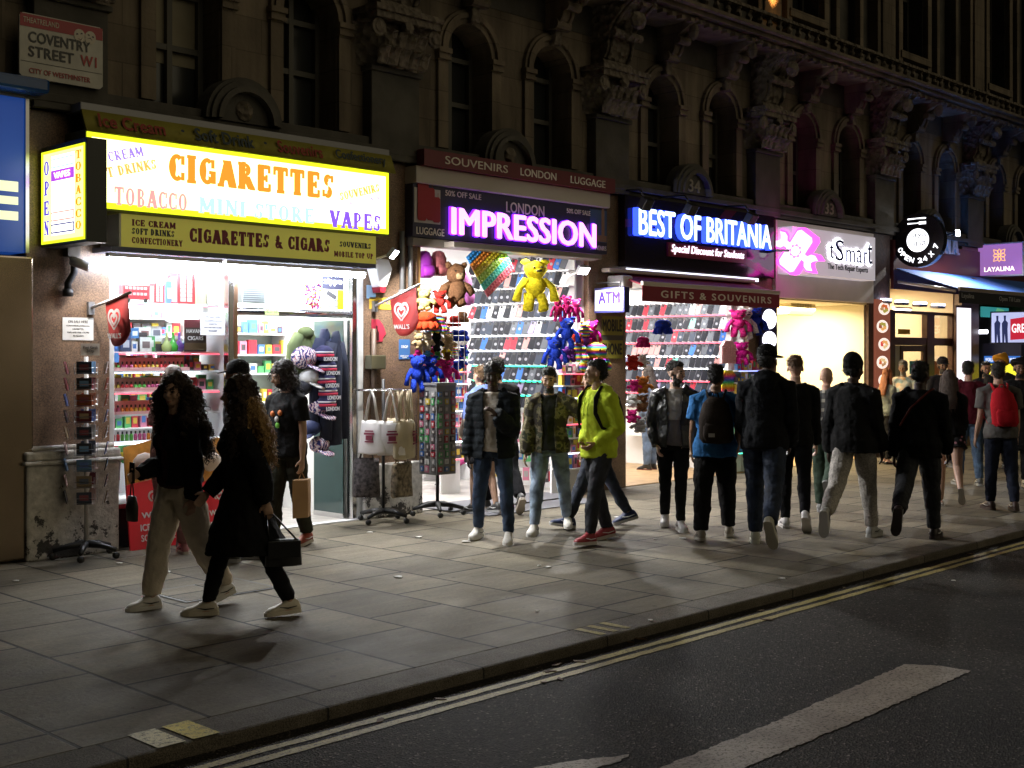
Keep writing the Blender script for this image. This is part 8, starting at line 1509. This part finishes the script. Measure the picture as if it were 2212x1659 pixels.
x0, x1, z0, z1 = vb(1744, 1822, 793, 838, 1.6); q = thing('display_cabinet', 'glass-topped display cabinet inside the repair shop', 'cabinet', ((x0 + x1) / 2, 1.6, 0)); MB().box(x0, x1, 1.6, 2.1, .012, z0).build('counter', mat('counter_white', (.6, .55, .45), .4), q)
f = MB()
for xx in (x0, x1 - .03):
    for yy in (1.6, 2.07): f.box(xx, xx + .03, yy, yy + .03, z0 + .001, z1)
f.box(x0, x1, 1.6, 2.1, z1 + .001, z1 + .03); f.build('frame', mat('cab_frame', (.25, .2, .12), .4), q); MB().box(x0 + .035, x1 - .035, 1.61, 1.615, z0 + .002, z1 - .002).build('pane', GLASS, q)
shelf_run(x0 + .05, x1 - .05, 1.7, z0, .08, .22, 'inside the repair shop cabinet', 'packets in the repair shop cabinet', 90)
r = random.Random(21)
for row, vy in enumerate((700, 726, 752, 778)):
    for k in range(5):
        x, z = W(1700 + 22 * k + 3 * (row % 2), vy, 4.44); single('hanging_packet', MB().box(x - .05, x + .05, 4.44, 4.47, z, z + .13), [mat('packet_pale', (.68, .62, .5), .5)], 'pale packet pegged to the back wall of the repair shop', 'packet', 'packets pegged on the repair shop wall')
gx, gy = G(1752, 1040); gy = min(gy, -.25); q = thing('pavement_board', 'white round-topped pavement board with dark lettering outside the repair shop', 'board', (gx, gy, 0)); H = 1.05; w = .5; up = Vector((0, .12, 1)).normalized(); o = Vector((gx, gy, .01))
prof = [(-w / 2, .30), (w / 2, .30), (w / 2, .80)] + [(w / 2 * math.cos(a), .80 + .24 * math.sin(a)) for a in [math.pi * k / 12 for k in range(1, 12)]] + [(-w / 2, .80)]
MB().prism(prof, o, UX, up, (0, .02, 0)).build('panel', mat('aboard_white', (.62, .6, .66), .4), q, bevel=.004); text('tSmart', mat('ink_dark', (.08, .08, .08), .5), 'lettering', q, o - UX * .2 + up * .72 + NY * .0005, UX, up, .40, .10, .0, .003)
for sx_ in (-1, 1): MB().tube([o + UX * sx_ * w * .48 + up * .32, o + UX * sx_ * w * .5], .014, 6).tube([o + UX * sx_ * w * .46 + up * .8 + Vector((0, .03, 0)), o + UX * sx_ * w * .5 + Vector((0, .38, 0))], .012, 6).build('leg', GREYM, q)
# --- restaurant timber front
TIM = mat('brown_timber', (.085, .035, .02), .4, var=.25, vs=10); xa, xb = P(4) + .80, P(5) - .02
t = thing('restaurant_facade', 'brown timber restaurant front with fanlights and half-glazed door', 'shop front', ((xa + xb) / 2, .1, 0))
V = lambda v: W(v, 760, .08)[0]; zt, zm0, zm1, zsill = 2.72, W(1970, 746, .08)[1], W(1970, 729, .08)[1], .75
xs = [xa, V(1928), V(1997), V(2013), V(2052), V(2064)]
fr = MB()
for a, b2 in ((xs[0], xs[1]), (xs[2], xs[3]), (xs[4], xs[5])): fr.box(a, b2, .02, .14, .013, zt)
fr.box(xs[1], xs[2], .03, .13, zm0, zm1); fr.box(xs[3], xs[4], .03, .13, zm0, zm1); fr.box(xs[1], xs[2], .03, .13, zt - .06, zt); fr.box(xs[3], xs[4], .03, .13, zt - .06, zt); fr.box(xs[5], xb, .03, .13, .013, zt)
fr.build('frame', TIM, t, bevel=.008)
for a, b2 in ((xs[1], xs[2]), (xs[3], xs[4])): MB().box(a + .002, b2 - .002, .075, .085, zm1 + .002, zt - .062).build('fanlight', GLASS, t)
dr = MB(); a, b2 = xs[1] + .25, xs[2] - .002
for c, d in ((a, a + .12), (b2 - .12, b2)): dr.box(c, d, .04, .10, .02, zm0 - .003)
dr.box(a + .121, b2 - .121, .04, .10, zm0 - .12, zm0 - .003); dr.box(a + .121, b2 - .121, .04, .10, .02, .8); d_ = dr.build('door', TIM, t, bevel=.006)
MB().box(a + .122, b2 - .122, .065, .075, .801, zm0 - .122).build('door_pane', GLASS, d_); MB().tube([(a + .06, .0, .95), (a + .06, -.0, 1.25)], .014, 6).tube([(a + .06, .0, 1.2), (a + .06, .05, 1.2)], .01, 6).tube([(a + .06, .0, 1.0), (a + .06, .05, 1.0)], .01, 6).build('handle', CHROME, d_)
MB().box(xs[1] + .002, xs[1] + .248, .06, .08, .02, zm0 - .003).build('side_panel', mat('cream_board', (.55, .48, .34), .5), t); sw = MB().box(xs[3], xs[4], .03, .12, .013, .9); sw.build('window_base', TIM, t); MB().box(xs[3] + .002, xs[4] - .002, .07, .08, .902, zm0 - .002).build('window_pane', GLASS, t)
x0, x1, z0, z1 = vb(1965, 1985, 782, 812, .055); notice('sign_card', (1965, 1985, 780, 808), .03, (.03, .36, .38), [], 'turquoise card hanging in the restaurant door', 'card'); notice('sign_card', (2014, 2034, 780, 812), .025, (.55, .13, .03), [], 'orange card in the restaurant window', 'card'); notice('sign_card', (1940, 1966, 711, 722), .3, (.62, .45, .03), [], 'yellow strip sign behind the restaurant fanlight', 'sign')
for k, (va, vb_) in enumerate(((1910, 1932), (1944, 1971), (1983, 2011), (2022, 2051))):
    vy = 648 + 3.6 * k; x0, z = W(va, vy, -.12); x1 = W(vb_, vy, -.12)[0]; q = thing('wall_light', 'slim white wall light under the blue awning, %s from the food board' % ORD[k], 'light', ((x0 + x1) / 2, -.12, z)); x1 = x0 + (x1 - x0) * .55; MB().box(x0, x1, -.16, .0, z - .06, z - .012).build('body', mat('wl_grey', (.4, .4, .42), .4), q); MB().box(x0 + .004, x1 - .004, -.158, -.02, z - .010, z + .03).build('diffuser', lit('blue_white_glow', (.72, .74, 1), 7), q)
for k, (vy, a, b2) in enumerate(((668, 1930, 1968), (682, 2014, 2044), (698, 2014, 2044))): x0, z = W(a, vy, .9); x1 = W(b2, vy, .9)[0]; batten('ceiling_batten', 'strip light inside the restaurant, %s fanlight' % ('behind the door' , 'upper one behind the right', 'lower one behind the right')[k], x0, x1, .9 + .1 * k, z, .018, lit('tube_warm', (1, .92, .8), 8))
# food photo board: plates on a dark board
x0, x1, z0, z1 = vb(1892, 1923, 647, 990, -.09); z0 = max(z0, .25); q = thing('food_board', 'tall narrow backlit board of dish photographs on the pier', 'menu board', ((x0 + x1) / 2, -.09, z0)); MB().box(x0, x1, -.09, -.045, z0, z1).build('board', lit('food_brown', (.16, .05, .03), 1), q)
n = 8; h = (z1 - z0) / n; w = x1 - x0
for k in range(n):
    c = Vector((x0 + w * (.45 + .12 * (k % 2)), -.0905, z0 + h * (k + .5))); pl_ = MB().prism([(w * .40 * math.cos(i * math.pi / 10), h * .36 * math.sin(i * math.pi / 10)) for i in range(20)], c, UX, UZ, (0, -.002, 0)); pl_.build('plate_picture', lit('plate_glow', (.85, .70, .62), 1), q); fd = MB()
    for i in range(7): a = i * 2.4; fd.prism([(w * .13 * math.cos(j * math.pi / 4) * rnd.uniform(.6, 1.2), h * .10 * math.sin(j * math.pi / 4)) for j in range(8)], c + Vector((w * .17 * math.cos(a), -.0022 - .0004 * i, h * .15 * math.sin(a))), UX, UZ, (0, -.0003, 0), i % 3)
    fd.build('food_picture', [lit('food_%d' % (k * 3 % 7), ((.45, .10, .03), (.6, .3, .1), (.35, .2, .1), (.5, .06, .05), (.3, .25, .05), (.55, .4, .2), (.25, .08, .04))[k * 3 % 7], 1), lit('food_%d' % ((k * 3 + 2) % 7), ((.45, .10, .03), (.6, .3, .1), (.35, .2, .1), (.5, .06, .05), (.3, .25, .05), (.55, .4, .2), (.25, .08, .04))[(k * 3 + 2) % 7], 1), lit('food_%d' % ((k * 3 + 4) % 7), ((.45, .10, .03), (.6, .3, .1), (.35, .2, .1), (.5, .06, .05), (.3, .25, .05), (.55, .4, .2), (.25, .08, .04))[(k * 3 + 4) % 7], 1)], q)
x0, x1, z0, z1 = vb(2066, 2099, 660, 900, -.10); q = thing('menu_lightbox', 'tall bright white menu lightbox right of the restaurant windows', 'menu board', ((x0 + x1) / 2, -.1, z0)); MB().box(x0, x1, -.095, -.045, z0, z1).build('box', TIM, q); MB().box(x0 + .03, x1 - .03, -.099, -.0955, z0 + .03, z1 - .05).build('face', lit('menu_white', (.92, .86, .95), 1.25), q)
ln = MB(); k = z1 - .12
while k > z0 + .08: ln.box(x0 + .06, x0 + .06 + (x1 - x0 - .14) * rnd.uniform(.5, 1), -.1005, -.0995, k, k + .008); k -= .045
ln.build('menu_lines', lit('menu_line', (.55, .45, .55), .9), q)
# --- ticket shop: kiosk, screens, posters
t = thing('ticket_kiosk', 'blue edged kiosk with a musical poster and glowing white bracket', 'kiosk', (25.7, -.5, 0)); X = 25.6; y0, z1 = SX(2124, 768, X); y1 = SX(2206, 768, X)[0]
MB().box(X, X + .35, y1, y0, .013, z1 + .25).build('cabinet', mat('kiosk_navy', (.015, .02, .05), .4), t); MB().box(X - .006, X - .0005, y1 + .02, y0 - .02, SX(2160, 784, X)[1], SX(2160, 769, X)[1]).build('blue_strip', lit('kiosk_blue', (.03, .12, .40), 1), t)
zz0, zz1 = SX(2160, 783, X)[1], SX(2160, 772, X)[1]; text('WORLD PREMIERE NEW MUSICAL', lit('kiosk_text', (.75, .8, .9), 1), 'lettering', t, (X - .0065, y0 - .05, zz0 + .02), NY, UZ, y0 - y1 - .10, zz1 - zz0 - .03, .02, .003)
MB().box(X - .006, X - .0005, y1 + .02, y0 - .02, SX(2160, 900, X)[1], zz0 - .03).build('yellow_poster', lit('poster_yellow', (.80, .72, .04), 1), t)
xl, zl = SX(2107, 717, X); yl2 = SX(2134, 717, X)[0]; MB().tube([(X - .02, xl + .1, .5), (X - .02, xl + .1, zl)], .05, 8).tube([(X - .02, xl + .14, zl), (X - .02, yl2, zl)], .045, 8).build('glowing_bracket', lit('bracket_white', (.85, .85, 1), 3), t)
X = 26.0; y0, z1 = SX(2142, 676, X); z0 = SX(2142, 740, X)[1]; y1 = y0 - 1.05; t = thing('theatre_screen', 'lit theatre screen with two dark figures and a red GREASE panel', 'screen', (X, (y0 + y1) / 2, z0)); MB().box(X, X + .12, y1 - .03, y0 + .03, z0 - .03, z1 + .03).build('housing', BLACK, t); MB().box(X - .004, X - .0005, y1, y0, z0, z1).build('screen', lit('screen_pale', (.5, .53, .8), .75), t)
H = z1 - z0; MB().prism([(.40, .08 * H), (1.0, .14 * H), (1.0, .90 * H), (.40, .78 * H)], (X - .0045, y0, z0), NY, UZ, (-.002, 0, 0)).build('red_panel', lit('screen_red', (.5, .02, .04), .8), t); text('GREASE', lit('screen_white', (.9, .85, .85), 1), 'lettering', t, (X - .007, y0 - .43, z0 + .32 * H), NY, Vector((0, 0, 1)), .52, .30 * H, .03, .003)
fg = MB()
for a in (.12, .28): fg.prism([(a - .05, 0), (a - .01, 0), (a, .3 * H), (a + .02, 0), (a + .07, 0), (a + .06, .45 * H), (a + .07, .66 * H), (a + .025, .74 * H), (a + .03, .9 * H), (a - .02, .9 * H), (a - .015, .74 * H), (a - .06, .64 * H)], (X - .0045, y0, z0), NY, UZ, (-.002, 0, 0))
fg.build('figure_picture', lit('figure_dark', (.02, .025, .07), 1), t)
def lit_poster(v, Y, c, lab, c2): x0, x1, z0, z1 = vb(*v, Y); q = thing('theatre_poster', lab, 'poster', ((x0 + x1) / 2, Y, z0)); MB().box(x0, x1, Y, Y + .04, z0, z1).build('panel', lit('pp_%02d%02d' % (c[0] * 99, c[1] * 99), c, .8), q); w = x1 - x0; h = z1 - z0; MB().prism([(.45 * w, .3 * h), (.9 * w, .2 * h), (.8 * w, .8 * h), (.55 * w, .95 * h)], (x0, Y - .0005, z0), UX, UZ, (0, -.003, 0)).build('shape_print', lit('pp2_%02d%02d' % (c2[0] * 99, c2[1] * 99), c2, .8), q)
lit_poster((2126, 2240, 612, 655), -.06, (.05, .26, .17), 'green theatre poster above the awning under the purple lightbox', (.22, .42, .04)); lit_poster((2122, 2179, 664, 686), -.04, (.03, .22, .22), 'teal poster strip below the awning valance', (.10, .36, .18))
x, z = W(2097, 606, -.3); q = thing('floodlight', 'unlit round spotlight beside the purple lightbox', 'floodlight', (x, -.3, z)); MB().lathe([(.05, 0), (.06, .05), (.06, .18), (.03, .2)], (x, -.3, z), 12, ax=(0, 1, 0), ay=(0, 0, 1), az=(1, 0, 0)).build('housing', BLACK, q, True); MB().lathe([(.045, -.004), (.045, -.001)], (x, -.3, z), 12, ax=(0, 1, 0), ay=(0, 0, 1), az=(1, 0, 0)).build('lens', mat('lens_grey', (.5, .5, .52), .2), q); MB().tube([(x + .1, -.3, z), (x + .1, -.08, z - .1)], .014, 6).build('arm', BLACK, q)
